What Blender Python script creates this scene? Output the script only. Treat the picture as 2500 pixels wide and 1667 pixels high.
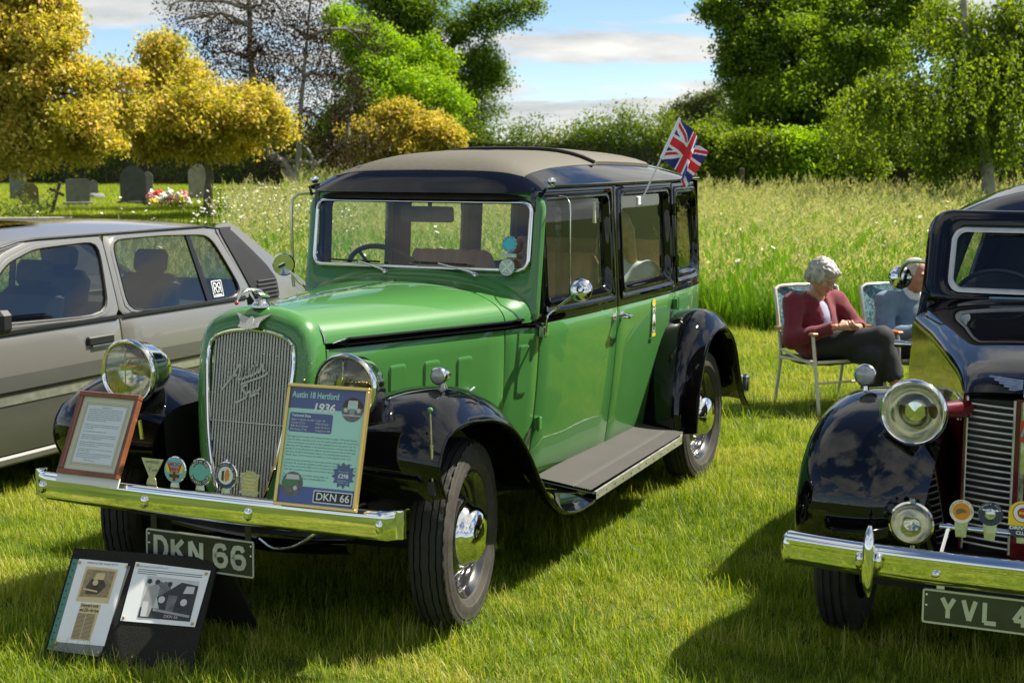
import bpy, math, random
import numpy as np
from math import radians, sin, cos, pi
from mathutils import Vector, Matrix

random.seed(7); RNG = np.random.default_rng(11)
for o in list(bpy.data.objects): bpy.data.objects.remove(o)
scene = bpy.context.scene
COL = scene.collection

# ---------------------------------------------------------------- camera
FPX, CAM_H, PITCH = 3631.6, 1.7964, 0.1265
cam_d = bpy.data.cameras.new('camera'); cam = bpy.data.objects.new('camera', cam_d); COL.objects.link(cam)
cam.location = (0, 0, CAM_H); cam.rotation_euler = (pi / 2 - PITCH, 0.0017, 0)
cam_d.sensor_width = 36; cam_d.lens = 36 * FPX / 2500; cam_d.clip_start = 0.1; cam_d.clip_end = 3000
cam_d.dof.use_dof = True; cam_d.dof.focus_distance = 5.9; cam_d.dof.aperture_fstop = 6.3
scene.camera = cam

# ---------------------------------------------------------------- sun, sky, exposure
SUN = Vector((0.70, 0.30, 1.0)).normalized()
sun_d = bpy.data.lights.new('sun', 'SUN'); sun_d.energy = 5.0; sun_d.angle = radians(0.53); sun_d.color = (1.0, 0.93, 0.80)
sun = bpy.data.objects.new('sun', sun_d); COL.objects.link(sun); sun.location = (20, 0, 40)
sun.rotation_euler = SUN.to_track_quat('Z', 'Y').to_euler()
world = bpy.data.worlds.new('World'); scene.world = world; world.use_nodes = True
wn = world.node_tree; wn.nodes.clear()
def N(nt, t, **k):
    n = nt.nodes.new(t)
    for a, b in k.items():
        if a == 'inp':
            for i, v in b.items(): n.inputs[i].default_value = v
        else: setattr(n, a, b)
    return n
sky = N(wn, 'ShaderNodeTexSky', sky_type='NISHITA', sun_disc=False, sun_elevation=math.asin(SUN.z),
        sun_rotation=math.atan2(SUN.x, SUN.y), air_density=0.7, dust_density=0.0, ozone_density=3.5)
SKY_STRENGTH = 0.066
sk = N(wn, 'ShaderNodeMix', data_type='RGBA', blend_type='MULTIPLY', inp={0: 1.0})
sk.inputs[7].default_value = (SKY_STRENGTH,) * 3 + (1,)
wn.links.new(sky.outputs[0], sk.inputs[6])
tc = N(wn, 'ShaderNodeTexCoord'); sep = N(wn, 'ShaderNodeSeparateXYZ'); wn.links.new(tc.outputs['Generated'], sep.inputs[0])
mx = N(wn, 'ShaderNodeMath', operation='MAXIMUM', inp={1: 0.0}); wn.links.new(sep.outputs[2], mx.inputs[0])
ad = N(wn, 'ShaderNodeMath', operation='ADD', inp={1: 0.13}); wn.links.new(mx.outputs[0], ad.inputs[0])
dv = N(wn, 'ShaderNodeVectorMath', operation='DIVIDE'); cb = N(wn, 'ShaderNodeCombineXYZ')
for i in range(3): wn.links.new(ad.outputs[0], cb.inputs[i])
wn.links.new(tc.outputs['Generated'], dv.inputs[0]); wn.links.new(cb.outputs[0], dv.inputs[1])
mp = N(wn, 'ShaderNodeMapping'); mp.inputs['Location'].default_value = (3.1, 1.4, 0); mp.inputs['Scale'].default_value = (1, 1, 0)
wn.links.new(dv.outputs[0], mp.inputs[0])
cn = N(wn, 'ShaderNodeTexNoise', inp={'Scale': 0.95, 'Detail': 9.0, 'Roughness': 0.56, 'Distortion': 0.25}); wn.links.new(mp.outputs[0], cn.inputs[0])
cr = N(wn, 'ShaderNodeValToRGB'); cr.color_ramp.elements[0].position = 0.462; cr.color_ramp.elements[1].position = 0.535
wn.links.new(cn.outputs[0], cr.inputs[0])
cn2 = N(wn, 'ShaderNodeTexNoise', inp={'Scale': 1.5, 'Detail': 6.0, 'Roughness': 0.6}); wn.links.new(mp.outputs[0], cn2.inputs[0])
cr2 = N(wn, 'ShaderNodeValToRGB'); cr2.color_ramp.elements[0].position = 0.36; cr2.color_ramp.elements[1].position = 0.66
cr2.color_ramp.elements[0].color = (0.255, 0.27, 0.275, 1); cr2.color_ramp.elements[1].color = (0.46, 0.455, 0.435, 1)
wn.links.new(cn2.outputs[0], cr2.inputs[0])
cm = N(wn, 'ShaderNodeMix', data_type='RGBA'); wn.links.new(cr.outputs[0], cm.inputs[0])
wn.links.new(sk.outputs[2], cm.inputs[6]); wn.links.new(cr2.outputs[0], cm.inputs[7])
bg = N(wn, 'ShaderNodeBackground', inp={'Strength': 1.0}); wo = N(wn, 'ShaderNodeOutputWorld')
wn.links.new(cm.outputs[2], bg.inputs[0]); wn.links.new(bg.outputs[0], wo.inputs[0])
scene.view_settings.view_transform = 'Standard'; scene.view_settings.look = 'None'
scene.view_settings.exposure = 1.22; scene.view_settings.gamma = 1.0; scene.view_settings.use_curve_mapping = False
scene.render.engine = 'CYCLES'
scene.render.resolution_x, scene.render.resolution_y = 1024, 682

# ---------------------------------------------------------------- photo pixel -> world (camera looks along +Y)
def ray(px, py):
    a, b = (px - 1250) / FPX, (833.5 - py) / FPX
    return np.array([a, cos(PITCH) + b * sin(PITCH), -sin(PITCH) + b * cos(PITCH)])
def at(px, py, D):
    d = ray(px, py); return np.array([0, 0, CAM_H]) + d * (D / d[1])
def terrain(x, y):
    return 0.015 * (np.sqrt((np.maximum(y - 15, 0)) ** 2 + 16) - 4.0)
def ground(px, py):
    d = ray(px, py); t = 5.0
    for _ in range(60):
        p = np.array([0, 0, CAM_H]) + d * t
        t += (terrain(p[0], p[1]) - p[2]) / d[2] * 0.8
    p = np.array([0, 0, CAM_H]) + d * t
    return np.array([p[0], p[1], terrain(p[0], p[1])])

# ---------------------------------------------------------------- materials
MATS = {}
def nt_new(name):
    m = bpy.data.materials.new(name); m.use_nodes = True; nt = m.node_tree; nt.nodes.clear()
    out = N(nt, 'ShaderNodeOutputMaterial'); MATS[name] = m
    return m, nt, out
def pbr(name, col, rough=0.5, metal=0.0, spec=0.5, coat=0.0, noise=None, bump=None, sheen=0.0, coat_rough=0.03, ior=None):
    """noise=(scale, amount, detail): colour mottling; bump=(scale, strength)"""
    m, nt, out = nt_new(name); b = N(nt, 'ShaderNodeBsdfPrincipled')
    b.inputs['Base Color'].default_value = (*col, 1); b.inputs['Roughness'].default_value = rough
    b.inputs['Metallic'].default_value = metal; b.inputs['Specular IOR Level'].default_value = spec
    b.inputs['Coat Weight'].default_value = coat; b.inputs['Coat Roughness'].default_value = coat_rough
    if ior: b.inputs['IOR'].default_value = ior
    b.inputs['Sheen Weight'].default_value = sheen
    nt.links.new(b.outputs[0], out.inputs[0]); co = N(nt, 'ShaderNodeTexCoord')
    if noise:
        n = N(nt, 'ShaderNodeTexNoise', inp={'Scale': noise[0], 'Detail': noise[2] if len(noise) > 2 else 6.0}); nt.links.new(co.outputs['Object'], n.inputs[0])
        mr = N(nt, 'ShaderNodeMapRange', inp={1: 0.3, 2: 0.7, 3: 1 - noise[1], 4: 1 + noise[1]}); nt.links.new(n.outputs[0], mr.inputs[0])
        mm = N(nt, 'ShaderNodeMix', data_type='RGBA', blend_type='MULTIPLY', inp={0: 1.0}); mm.inputs[6].default_value = (*col, 1)
        nt.links.new(mr.outputs[0], mm.inputs[7]); nt.links.new(mm.outputs[2], b.inputs['Base Color'])
        r2 = N(nt, 'ShaderNodeMapRange', inp={1: 0.3, 2: 0.7, 3: max(rough - 0.06, 0.0) if rough > 0.1 else rough, 4: rough + (0.06 if rough > 0.1 else 0.02)})
        nt.links.new(n.outputs[0], r2.inputs[0]); nt.links.new(r2.outputs[0], b.inputs['Roughness'])
    if bump:
        n = N(nt, 'ShaderNodeTexNoise', inp={'Scale': bump[0], 'Detail': 5.0}); nt.links.new(co.outputs['Object'], n.inputs[0])
        bp = N(nt, 'ShaderNodeBump', inp={'Strength': bump[1], 'Distance': 0.01}); nt.links.new(n.outputs[0], bp.inputs['Height']); nt.links.new(bp.outputs[0], b.inputs['Normal'])
    return m
def glass_mat(name, tint=(0.9, 0.95, 0.92), refl=1.0, add=0.02):
    m, nt, out = nt_new(name)
    t = N(nt, 'ShaderNodeBsdfTransparent'); t.inputs[0].default_value = (*tint, 1)
    g = N(nt, 'ShaderNodeBsdfGlossy', inp={'Roughness': 0.0}); fr = N(nt, 'ShaderNodeLayerWeight', inp={0: 0.5}); pw = N(nt, 'ShaderNodeMath', operation='POWER', inp={1: 4.6}); nt.links.new(fr.outputs['Facing'], pw.inputs[0])
    ma = N(nt, 'ShaderNodeMath', operation='MULTIPLY_ADD', inp={1: 0.95 * refl, 2: 0.045 + add}); ma.use_clamp = True
    nt.links.new(pw.outputs[0], ma.inputs[0]); mxs = N(nt, 'ShaderNodeMixShader')
    nt.links.new(ma.outputs[0], mxs.inputs[0]); nt.links.new(t.outputs[0], mxs.inputs[1]); nt.links.new(g.outputs[0], mxs.inputs[2]); nt.links.new(mxs.outputs[0], out.inputs[0])
    return m
def leaf_mat(name, cols, trans=0.45, rough=0.6, inst=False):
    """foliage: colour by the per-leaf attribute 'tint' (0..1) through a ramp"""
    m, nt, out = nt_new(name)
    a = N(nt, 'ShaderNodeAttribute', attribute_name='tint'); rmp = N(nt, 'ShaderNodeValToRGB')
    fac = a.outputs['Fac']
    if inst:
        a2 = N(nt, 'ShaderNodeAttribute', attribute_name='patch'); a2.attribute_type = 'INSTANCER'
        s = N(nt, 'ShaderNodeMath', operation='ADD', inp={1: -0.5}); nt.links.new(a2.outputs['Fac'], s.inputs[0])
        s2 = N(nt, 'ShaderNodeMath', operation='ADD'); nt.links.new(s.outputs[0], s2.inputs[0]); nt.links.new(fac, s2.inputs[1]); s2.use_clamp = True; fac = s2.outputs[0]
    nt.links.new(fac, rmp.inputs[0]); el = rmp.color_ramp.elements
    while len(el) < len(cols): el.new(0.5)
    for i, c in enumerate(cols): el[i].position = i / (len(cols) - 1); el[i].color = (*c, 1)
    d = N(nt, 'ShaderNodeBsdfDiffuse'); t = N(nt, 'ShaderNodeBsdfTranslucent'); g = N(nt, 'ShaderNodeBsdfGlossy', inp={'Roughness': rough})
    g.inputs[0].default_value = (0.9, 0.95, 0.9, 1)
    tm = N(nt, 'ShaderNodeMix', data_type='RGBA', blend_type='MULTIPLY', inp={0: 1.0}); tm.inputs[7].default_value = (1.25, 1.25, 0.45, 1)
    nt.links.new(rmp.outputs[0], d.inputs[0]); nt.links.new(rmp.outputs[0], tm.inputs[6]); nt.links.new(tm.outputs[2], t.inputs[0])
    m1 = N(nt, 'ShaderNodeMixShader', inp={0: trans}); m2 = N(nt, 'ShaderNodeMixShader', inp={0: 0.02})
    nt.links.new(d.outputs[0], m1.inputs[1]); nt.links.new(t.outputs[0], m1.inputs[2]); nt.links.new(m1.outputs[0], m2.inputs[1]); nt.links.new(g.outputs[0], m2.inputs[2]); nt.links.new(m2.outputs[0], out.inputs[0])
    return m

pbr('green_paint', (0.053, 0.178, 0.041), 0.34, spec=0.15, coat=1.0, coat_rough=0.02)
pbr('black_paint', (0.002, 0.002, 0.0025), 0.3, spec=0.0, coat=1.0, coat_rough=0.012)
pbr('maroon_paint', (0.085, 0.004, 0.008), 0.35, spec=0.1, coat=1.0)
pbr('script_metal', (0.40, 0.41, 0.35), 0.4, metal=0.5)
pbr('silver_paint', (0.25, 0.243, 0.222), 0.34, metal=0.55, coat=0.8)
pbr('silver_dark', (0.10, 0.10, 0.092), 0.4, metal=0.3, coat=0.5)
pbr('chrome', (0.78, 0.78, 0.76), 0.045, metal=1.0, noise=(9, 0.03))
pbr('aged_chrome', (0.62, 0.62, 0.58), 0.16, metal=1.0, noise=(40, 0.12))
pbr('grille_metal', (0.42, 0.43, 0.38), 0.40, metal=0.5, noise=(30, 0.1))
pbr('brass', (0.46, 0.44, 0.24), 0.36, metal=0.7, bump=(120, 0.25))
pbr('aluminium', (0.55, 0.55, 0.50), 0.38, metal=0.8, noise=(25, 0.1))
pbr('rubber', (0.021, 0.021, 0.020), 0.72, spec=0.35, noise=(20, 0.3), bump=(90, 0.15))
pbr('tyre_side', (0.045, 0.041, 0.035), 0.75, spec=0.3, noise=(14, 0.3), bump=(60, 0.15))
pbr('rim_black', (0.012, 0.012, 0.012), 0.22, spec=0.6, coat=1.0)
pbr('black_plastic', (0.012, 0.012, 0.012), 0.5)
pbr('black_trim', (0.006, 0.006, 0.006), 0.35)
pbr('dark_interior', (0.030, 0.020, 0.014), 0.7, noise=(12, 0.2))
pbr('dark_under', (0.006, 0.006, 0.005), 0.8)
pbr('wood_dark', (0.06, 0.025, 0.012), 0.35, noise=(8, 0.3))
pbr('leather', (0.44, 0.23, 0.12), 0.42, noise=(10, 0.15), bump=(60, 0.1))
pbr('canvas_top', (0.080, 0.074, 0.054), 0.72, noise=(60, 0.12), bump=(300, 0.2))
pbr('mat_rubber', (0.038, 0.036, 0.032), 0.75, noise=(6, 0.18))
pbr('white_paper', (0.80, 0.81, 0.81), 0.45, noise=(9, 0.03))
pbr('newsprint', (0.62, 0.49, 0.26), 0.7, noise=(14, 0.12))
pbr('ink', (0.03, 0.03, 0.035), 0.6)
pbr('ink_grey', (0.10, 0.13, 0.13), 0.6)
pbr('sepia_mid', (0.30, 0.23, 0.12), 0.6, noise=(60, 0.35))
pbr('photo_grey', (0.33, 0.33, 0.32), 0.4, noise=(25, 0.12))
pbr('photo_light', (0.55, 0.55, 0.53), 0.4, noise=(25, 0.06))
pbr('photo_dark', (0.035, 0.035, 0.037), 0.4, noise=(40, 0.3))
pbr('photo_mid', (0.14, 0.14, 0.14), 0.4, noise=(40, 0.3))
pbr('sepia_dark', (0.07, 0.05, 0.03), 0.6, noise=(50, 0.4))
pbr('felt_board', (0.021, 0.020, 0.017), 0.9, spec=0.2, noise=(220, 0.5), bump=(260, 0.3))
pbr('clear_sleeve', (0.18, 0.19, 0.18), 0.12, spec=0.6)
pbr('binder_green', (0.06, 0.22, 0.16), 0.5)
pbr('frame_wood', (0.20, 0.068, 0.024), 0.28, coat=0.5, noise=(7, 0.22))
pbr('mount_cream', (0.74, 0.69, 0.48), 0.7)
pbr('gold', (0.70, 0.52, 0.17), 0.28, metal=0.75)
pbr('poster_teal', (0.40, 0.70, 0.60), 0.3)
pbr('poster_navy', (0.085, 0.115, 0.27), 0.3)
pbr('poster_blue', (0.07, 0.11, 0.33), 0.3)
pbr('poster_white', (0.72, 0.75, 0.73), 0.35)
pbr('plate_black', (0.012, 0.013, 0.012), 0.38, noise=(12, 0.4))
pbr('plate_silver', (0.42, 0.43, 0.40), 0.42, metal=0.35, noise=(15, 0.15))
pbr('plate_olive', (0.030, 0.040, 0.012), 0.4, noise=(12, 0.3))
pbr('plate_cream', (0.48, 0.52, 0.33), 0.45)
pbr('enamel_blue', (0.13, 0.42, 0.52), 0.2, coat=1)
pbr('enamel_teal', (0.11, 0.40, 0.36), 0.2, coat=1)
pbr('enamel_navy', (0.012, 0.018, 0.09), 0.2, coat=1)
pbr('enamel_black', (0.01, 0.01, 0.012), 0.2, coat=1)
pbr('enamel_red', (0.42, 0.03, 0.02), 0.2, coat=1)
pbr('enamel_orange', (0.62, 0.22, 0.02), 0.2, coat=1)
pbr('enamel_yellow', (0.75, 0.55, 0.03), 0.2, coat=1)
pbr('enamel_white', (0.72, 0.72, 0.66), 0.2, coat=1)
pbr('sticker_blue', (0.03, 0.20, 0.42), 0.3)
pbr('sticker_teal', (0.05, 0.45, 0.50), 0.3)
pbr('tax_disc', (0.42, 0.52, 0.42), 0.5, noise=(180, 0.35))
pbr('lens_amber', (0.20, 0.16, 0.06), 0.12, metal=0.55, noise=(30, 0.3))
pbr('reflector', (0.72, 0.70, 0.58), 0.14, metal=1.0)
pbr('lamp_glass_white', (0.30, 0.32, 0.32), 0.22, metal=0.2, coat=1)
pbr('flag_blue', (0.010, 0.022, 0.19), 0.6); pbr('flag_red', (0.62, 0.012, 0.022), 0.6); pbr('flag_white', (0.78, 0.80, 0.82), 0.6)
pbr('white_plastic', (0.70, 0.70, 0.68), 0.35)
pbr('skin', (0.46, 0.245, 0.155), 0.5, noise=(45, 0.10)); pbr('skin_tan', (0.38, 0.19, 0.11), 0.5, noise=(30, 0.1))
pbr('grey_hair', (0.36, 0.345, 0.31), 0.5, noise=(28, 0.5)); pbr('thin_hair', (0.45, 0.40, 0.34), 0.5, noise=(40, 0.2))
pbr('blond_hair', (0.42, 0.25, 0.09), 0.45, noise=(30, 0.25))
pbr('cardigan', (0.155, 0.014, 0.024), 0.9, sheen=0.15, noise=(30, 0.22), bump=(220, 0.5))
pbr('trousers', (0.017, 0.018, 0.022), 0.85, noise=(40, 0.25), bump=(300, 0.2))
pbr('blue_sweater', (0.115, 0.185, 0.26), 0.9, sheen=0.15, noise=(25, 0.12), bump=(220, 0.4))
pbr('lilac_top', (0.35, 0.35, 0.50), 0.8); pbr('pale_shirt', (0.60, 0.64, 0.68), 0.8, noise=(9, 0.06)); pbr('lip', (0.30, 0.11, 0.085), 0.5)
pbr('eye_dark', (0.03, 0.02, 0.015), 0.25); pbr('sock', (0.55, 0.55, 0.53), 0.8)
pbr('chair_cream', (0.60, 0.58, 0.47), 0.4); pbr('chair_arm', (0.36, 0.20, 0.07), 0.45, noise=(10, 0.2)); pbr('orange_wood', (0.42, 0.13, 0.03), 0.45, noise=(10, 0.2))
pbr('webbing_teal', (0.075, 0.17, 0.20), 0.8, noise=(55, 0.9, 2)); pbr('webbing_olive', (0.13, 0.16, 0.03), 0.8)
pbr('stone_grey', (0.17, 0.175, 0.15), 0.8, noise=(6, 0.25), bump=(40, 0.4)); pbr('stone_dark', (0.07, 0.078, 0.072), 0.6, noise=(6, 0.25), bump=(40, 0.2))
pbr('stone_pale', (0.32, 0.30, 0.24), 0.85, noise=(5, 0.25), bump=(30, 0.4)); pbr('stone_brown', (0.16, 0.125, 0.06), 0.9, noise=(5, 0.35), bump=(30, 0.5))
pbr('old_wood', (0.085, 0.065, 0.045), 0.9, noise=(12, 0.3))
pbr('bark', (0.15, 0.13, 0.095), 0.9, noise=(9, 0.45), bump=(18, 0.9)); pbr('bark_dark', (0.055, 0.045, 0.032), 0.9, noise=(9, 0.35), bump=(18, 0.9)); pbr('bark_pale', (0.30, 0.28, 0.24), 0.85, noise=(7, 0.35), bump=(20, 0.5))
for nm, c in dict(petal_pink=(0.72, 0.30, 0.32), petal_white=(0.78, 0.77, 0.70), petal_red=(0.55, 0.04, 0.05), petal_yellow=(0.75, 0.60, 0.06), petal_mauve=(0.45, 0.25, 0.5)).items(): pbr(nm, c, 0.7)
glass_mat('glass', (0.86, 0.92, 0.88), 1.0, 0.015); glass_mat('glass_dark', (0.66, 0.70, 0.66), 1.15, 0.05); glass_mat('lens_glass', (0.92, 0.93, 0.86), 1.2, 0.03); glass_mat('sleeve_film', (0.93, 0.95, 0.95), 0.7, 0.01)
leaf_mat('lawn_blade', [(0.066, 0.128, 0.005), (0.160, 0.250, 0.008), (0.310, 0.385, 0.016), (0.54, 0.47, 0.16)], 0.45, 0.5, inst=True)
leaf_mat('meadow_blade', [(0.070, 0.160, 0.006), (0.140, 0.285, 0.010), (0.22, 0.38, 0.025), (0.42, 0.44, 0.20)], 0.48, 0.5, inst=True)
leaf_mat('seed_head', [(0.30, 0.30, 0.13), (0.46, 0.44, 0.24), (0.60, 0.56, 0.36)], 0.4)
leaf_mat('acer_leaf', [(0.13, 0.17, 0.016), (0.37, 0.34, 0.034), (0.63, 0.51, 0.10), (0.66, 0.36, 0.18)], 0.47)
leaf_mat('acer_dark', [(0.05, 0.085, 0.012), (0.13, 0.15, 0.015), (0.26, 0.20, 0.02)], 0.4)
leaf_mat('plum_leaf', [(0.016, 0.009, 0.009), (0.040, 0.018, 0.016), (0.05, 0.045, 0.018)], 0.3)
leaf_mat('lime_leaf', [(0.12, 0.24, 0.006), (0.24, 0.40, 0.008), (0.36, 0.46, 0.012)], 0.5)
leaf_mat('oak_leaf', [(0.055, 0.110, 0.008), (0.115, 0.195, 0.011), (0.23, 0.31, 0.018)], 0.5)
leaf_mat('right_leaf', [(0.065, 0.135, 0.008), (0.150, 0.245, 0.011), (0.29, 0.37, 0.018)], 0.52)
leaf_mat('weep_leaf', [(0.070, 0.125, 0.006), (0.150, 0.220, 0.010), (0.28, 0.34, 0.022)], 0.5)
leaf_mat('hedge_leaf', [(0.030, 0.065, 0.008), (0.075, 0.140, 0.012), (0.16, 0.23, 0.016), (0.22, 0.20, 0.04)], 0.42)
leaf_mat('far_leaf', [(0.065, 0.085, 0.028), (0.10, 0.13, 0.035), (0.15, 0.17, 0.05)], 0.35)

# ground material
m, nt, out = nt_new('soil_grass'); b = N(nt, 'ShaderNodeBsdfPrincipled', inp={'Roughness': 0.95}); b.inputs['Specular IOR Level'].default_value = 0.1
co = N(nt, 'ShaderNodeTexCoord'); n1 = N(nt, 'ShaderNodeTexNoise', inp={'Scale': 0.9, 'Detail': 8.0}); n2 = N(nt, 'ShaderNodeTexNoise', inp={'Scale': 40.0, 'Detail': 4.0})
nt.links.new(co.outputs['Object'], n1.inputs[0]); nt.links.new(co.outputs['Object'], n2.inputs[0])
r1 = N(nt, 'ShaderNodeValToRGB'); e = r1.color_ramp.elements; e[0].position = 0.35; e[0].color = (0.040, 0.075, 0.008, 1); e[1].position = 0.65; e[1].color = (0.105, 0.145, 0.018, 1)
nt.links.new(n1.outputs[0], r1.inputs[0]); mm = N(nt, 'ShaderNodeMix', data_type='RGBA', blend_type='MULTIPLY', inp={0: 0.6})
nt.links.new(r1.outputs[0], mm.inputs[6]); nt.links.new(n2.outputs[0], mm.inputs[7]); nt.links.new(mm.outputs[2], b.inputs[0]); nt.links.new(b.outputs[0], out.inputs[0])

# ---------------------------------------------------------------- mesh helpers
def unit(v):
    v = np.asarray(v, float); n = np.linalg.norm(v); return v / n if n > 1e-12 else v
class MB:
    """collects faces; build() links them as one mesh object"""
    def __init__(s): s.v = []; s.f = []; s.m = []; s.cur = 0
    def mat(s, i): s.cur = i; return s
    def add(s, verts, faces):
        o = len(s.v); s.v.extend([tuple(map(float, p)) for p in verts])
        for q in faces: s.f.append([i + o for i in q]); s.m.append(s.cur)
        return s
    def grid(s, P, cu=False, cv=False):
        P = np.asarray(P, float); n, m = P.shape[:2]; fs = []
        for i in range(n if cu else n - 1):
            for j in range(m if cv else m - 1):
                i2, j2 = (i + 1) % n, (j + 1) % m
                fs.append([i * m + j, i2 * m + j, i2 * m + j2, i * m + j2])
        return s.add(P.reshape(-1, 3), fs)
    def box(s, c, size, R=None, ch=0.0):
        h = np.array(size, float) / 2; c = np.array(c, float); ch = min(ch, min(h) * 0.9)
        R = np.eye(3) if R is None else np.array(R)
        if ch <= 0:
            vs = [(x, y, z) for x in (-1, 1) for y in (-1, 1) for z in (-1, 1)]
            vs = [c + R @ (np.array(q) * h) for q in vs]
            return s.add(vs, [[0, 1, 3, 2], [4, 6, 7, 5], [0, 4, 5, 1], [2, 3, 7, 6], [0, 2, 6, 4], [1, 5, 7, 3]])
        vs = []; idx = {}
        for sx in (-1, 1):
            for sy in (-1, 1):
                for sz in (-1, 1):
                    for a in range(3):
                        q = np.array([sx, sy, sz], float) * h; 
                        for b in range(3):
                            if b != a: q[b] -= np.sign(q[b]) * ch
                        idx[(sx, sy, sz, a)] = len(vs); vs.append(c + R @ q)
        fs = []
        for a in range(3):
            b, d = (a + 1) % 3, (a + 2) % 3
            for sg in (-1, 1):
                loop = []
                for (u, w) in ((-1, -1), (1, -1), (1, 1), (-1, 1)):
                    k = [0, 0, 0]; k[a] = sg; k[b] = u; k[d] = w; loop.append(idx[(*k, a)])
                fs.append(loop if sg > 0 else loop[::-1])
            for u in (-1, 1):
                for w in (-1, 1):
                    k0 = [0, 0, 0]; k1 = [0, 0, 0]; k0[a] = -1; k1[a] = 1
                    for k in (k0, k1): k[b] = u; k[d] = w
                    l = [idx[(*k0, b)], idx[(*k1, b)], idx[(*k1, d)], idx[(*k0, d)]]
                    fs.append(l if u * w > 0 else l[::-1])
        for sx in (-1, 1):
            for sy in (-1, 1):
                for sz in (-1, 1):
                    l = [idx[(sx, sy, sz, 0)], idx[(sx, sy, sz, 1)], idx[(sx, sy, sz, 2)]]
                    fs.append(l if sx * sy * sz > 0 else l[::-1])
        return s.add(vs, fs)
    def tube(s, path, r, n=8, closed=False, cap=True, sq=1.0):
        P = np.asarray(path, float); k = len(P); r = np.full(k, r) if np.isscalar(r) else np.asarray(r, float)
        T = np.array([unit(P[(i + 1) % k] - P[i - 1]) if (closed or 0 < i < k - 1) else unit(P[min(i + 1, k - 1)] - P[max(i - 1, 0)]) for i in range(k)])
        up = np.array([0, 0, 1.0]) if abs(T[0][2]) < 0.9 else np.array([0, 1.0, 0])
        a = unit(np.cross(T[0], up)); rings = []
        for i in range(k):
            a = unit(a - T[i] * (a @ T[i])); b = np.cross(T[i], a)
            rings.append([P[i] + r[i] * (cos(2 * pi * j / n) * a + sq * sin(2 * pi * j / n) * b) for j in range(n)])
        o = len(s.v); s.grid(rings, cu=closed, cv=True)
        if cap and not closed:
            s.add(rings[0], [list(range(n))]); s.add(rings[-1], [list(range(n))[::-1]])
        return s
    def lathe(s, prof, o=(0, 0, 0), axis=(0, 1, 0), n=32, a0=0.0, a1=2 * pi, mod=None, modh=None):
        """prof: (radius, height along axis)"""
        ax = unit(axis); u = unit(np.cross(ax, (0, 0, 1) if abs(ax[2]) < 0.9 else (1, 0, 0))); w = np.cross(ax, u); full = abs(a1 - a0 - 2 * pi) < 1e-6
        P = []
        for j in range(n if full else n + 1):
            t = a0 + (a1 - a0) * j / n; d = cos(t) * u + sin(t) * w
            P.append([np.array(o) + (r + (mod(i, j) if mod else 0)) * d + (h + (modh(i, j) if modh else 0)) * ax for i, (r, h) in enumerate(prof)])
        return s.grid(P, cu=full)
    def prism(s, pts, th, o=(0, 0, 0), u=(1, 0, 0), v=(0, 0, 1)):
        """flat outline in the plane (u, v) at o, thickness th along u x v (front face at o)"""
        u, v = np.array(u, float), np.array(v, float); n = np.cross(u, v); n = n / max(np.linalg.norm(n), 1e-9)
        A = [np.array(o) + p[0] * u + p[1] * v for p in pts]; B = [q - th * n for q in A]; k = len(pts)
        area = sum(pts[i - 1][0] * pts[i][1] - pts[i][0] * pts[i - 1][1] for i in range(k))
        f = list(range(k)); fl = area < 0
        if fl: f = f[::-1]
        if th <= 0: return s.add(A, [f])
        fs = [f, [k + i for i in f[::-1]]]
        for i in range(k):
            j = (i + 1) % k; q = [j, i, k + i, k + j]; fs.append(q[::-1] if fl else q)
        return s.add(A + B, fs)
    def ribbon(s, pts, w, th=0.0, o=(0, 0, 0), u=(1, 0, 0), v=(0, 0, 1), closed=False):
        """flat stroke of width w along a polyline in plane (u, v)"""
        P = np.asarray(pts, float); k = len(P); L = []; Rr = []
        W = np.full(k, w) if np.isscalar(w) else np.asarray(w, float)
        for i in range(k):
            a = P[i] - P[i - 1] if (i > 0 or closed) else P[1] - P[0]
            b = P[(i + 1) % k] - P[i] if (i < k - 1 or closed) else P[-1] - P[-2]
            a, b = unit(a), unit(b); na, nb = np.array([-a[1], a[0]]), np.array([-b[1], b[0]]); nn = unit(na + nb)
            sc = 1 / max(nn @ na, 0.5); L.append(P[i] + nn * W[i] / 2 * sc); Rr.append(P[i] - nn * W[i] / 2 * sc)
        u, v = np.array(u, float), np.array(v, float); n = unit(np.cross(u, v)); o = np.array(o, float)
        tr = lambda q, d: o + q[0] * u + q[1] * v + n * d
        ring = [[tr(R_, 0), tr(L_, 0)] for L_, R_ in zip(L, Rr)]
        if th > 0: ring = [[tr(R_, 0), tr(R_, th), tr(L_, th), tr(L_, 0)] for L_, R_ in zip(L, Rr)]
        return s.grid(np.array(ring), cu=closed)
    def loops(s, Ls, closed=True, cap0=False, cap1=False):
        P = np.asarray(Ls, float); s.grid(P, cv=closed); m = P.shape[1]
        if cap0: s.add(P[0], [list(range(m))[::-1]])
        if cap1: s.add(P[-1], [list(range(m))])
        return s
    def ball(s, c, r, n=10, m=14):
        r = np.array([r] * 3 if np.isscalar(r) else r, float); P = []
        for i in range(n + 1):
            t = pi * i / n
            P.append([np.array(c) + r * np.array([sin(t) * cos(2 * pi * j / m), sin(t) * sin(2 * pi * j / m), cos(t)]) for j in range(m)])
        return s.grid(np.array(P), cv=True)
    def mirror(s):
        k = MB(); k.v = [(x, -y, z) for x, y, z in s.v]; k.f = [q[::-1] for q in s.f]; k.m = list(s.m); return k
    def xf(s, M):
        M = np.array(M); s.v = [tuple(M[:3, :3] @ np.array(p) + M[:3, 3]) for p in s.v]; return s
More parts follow.
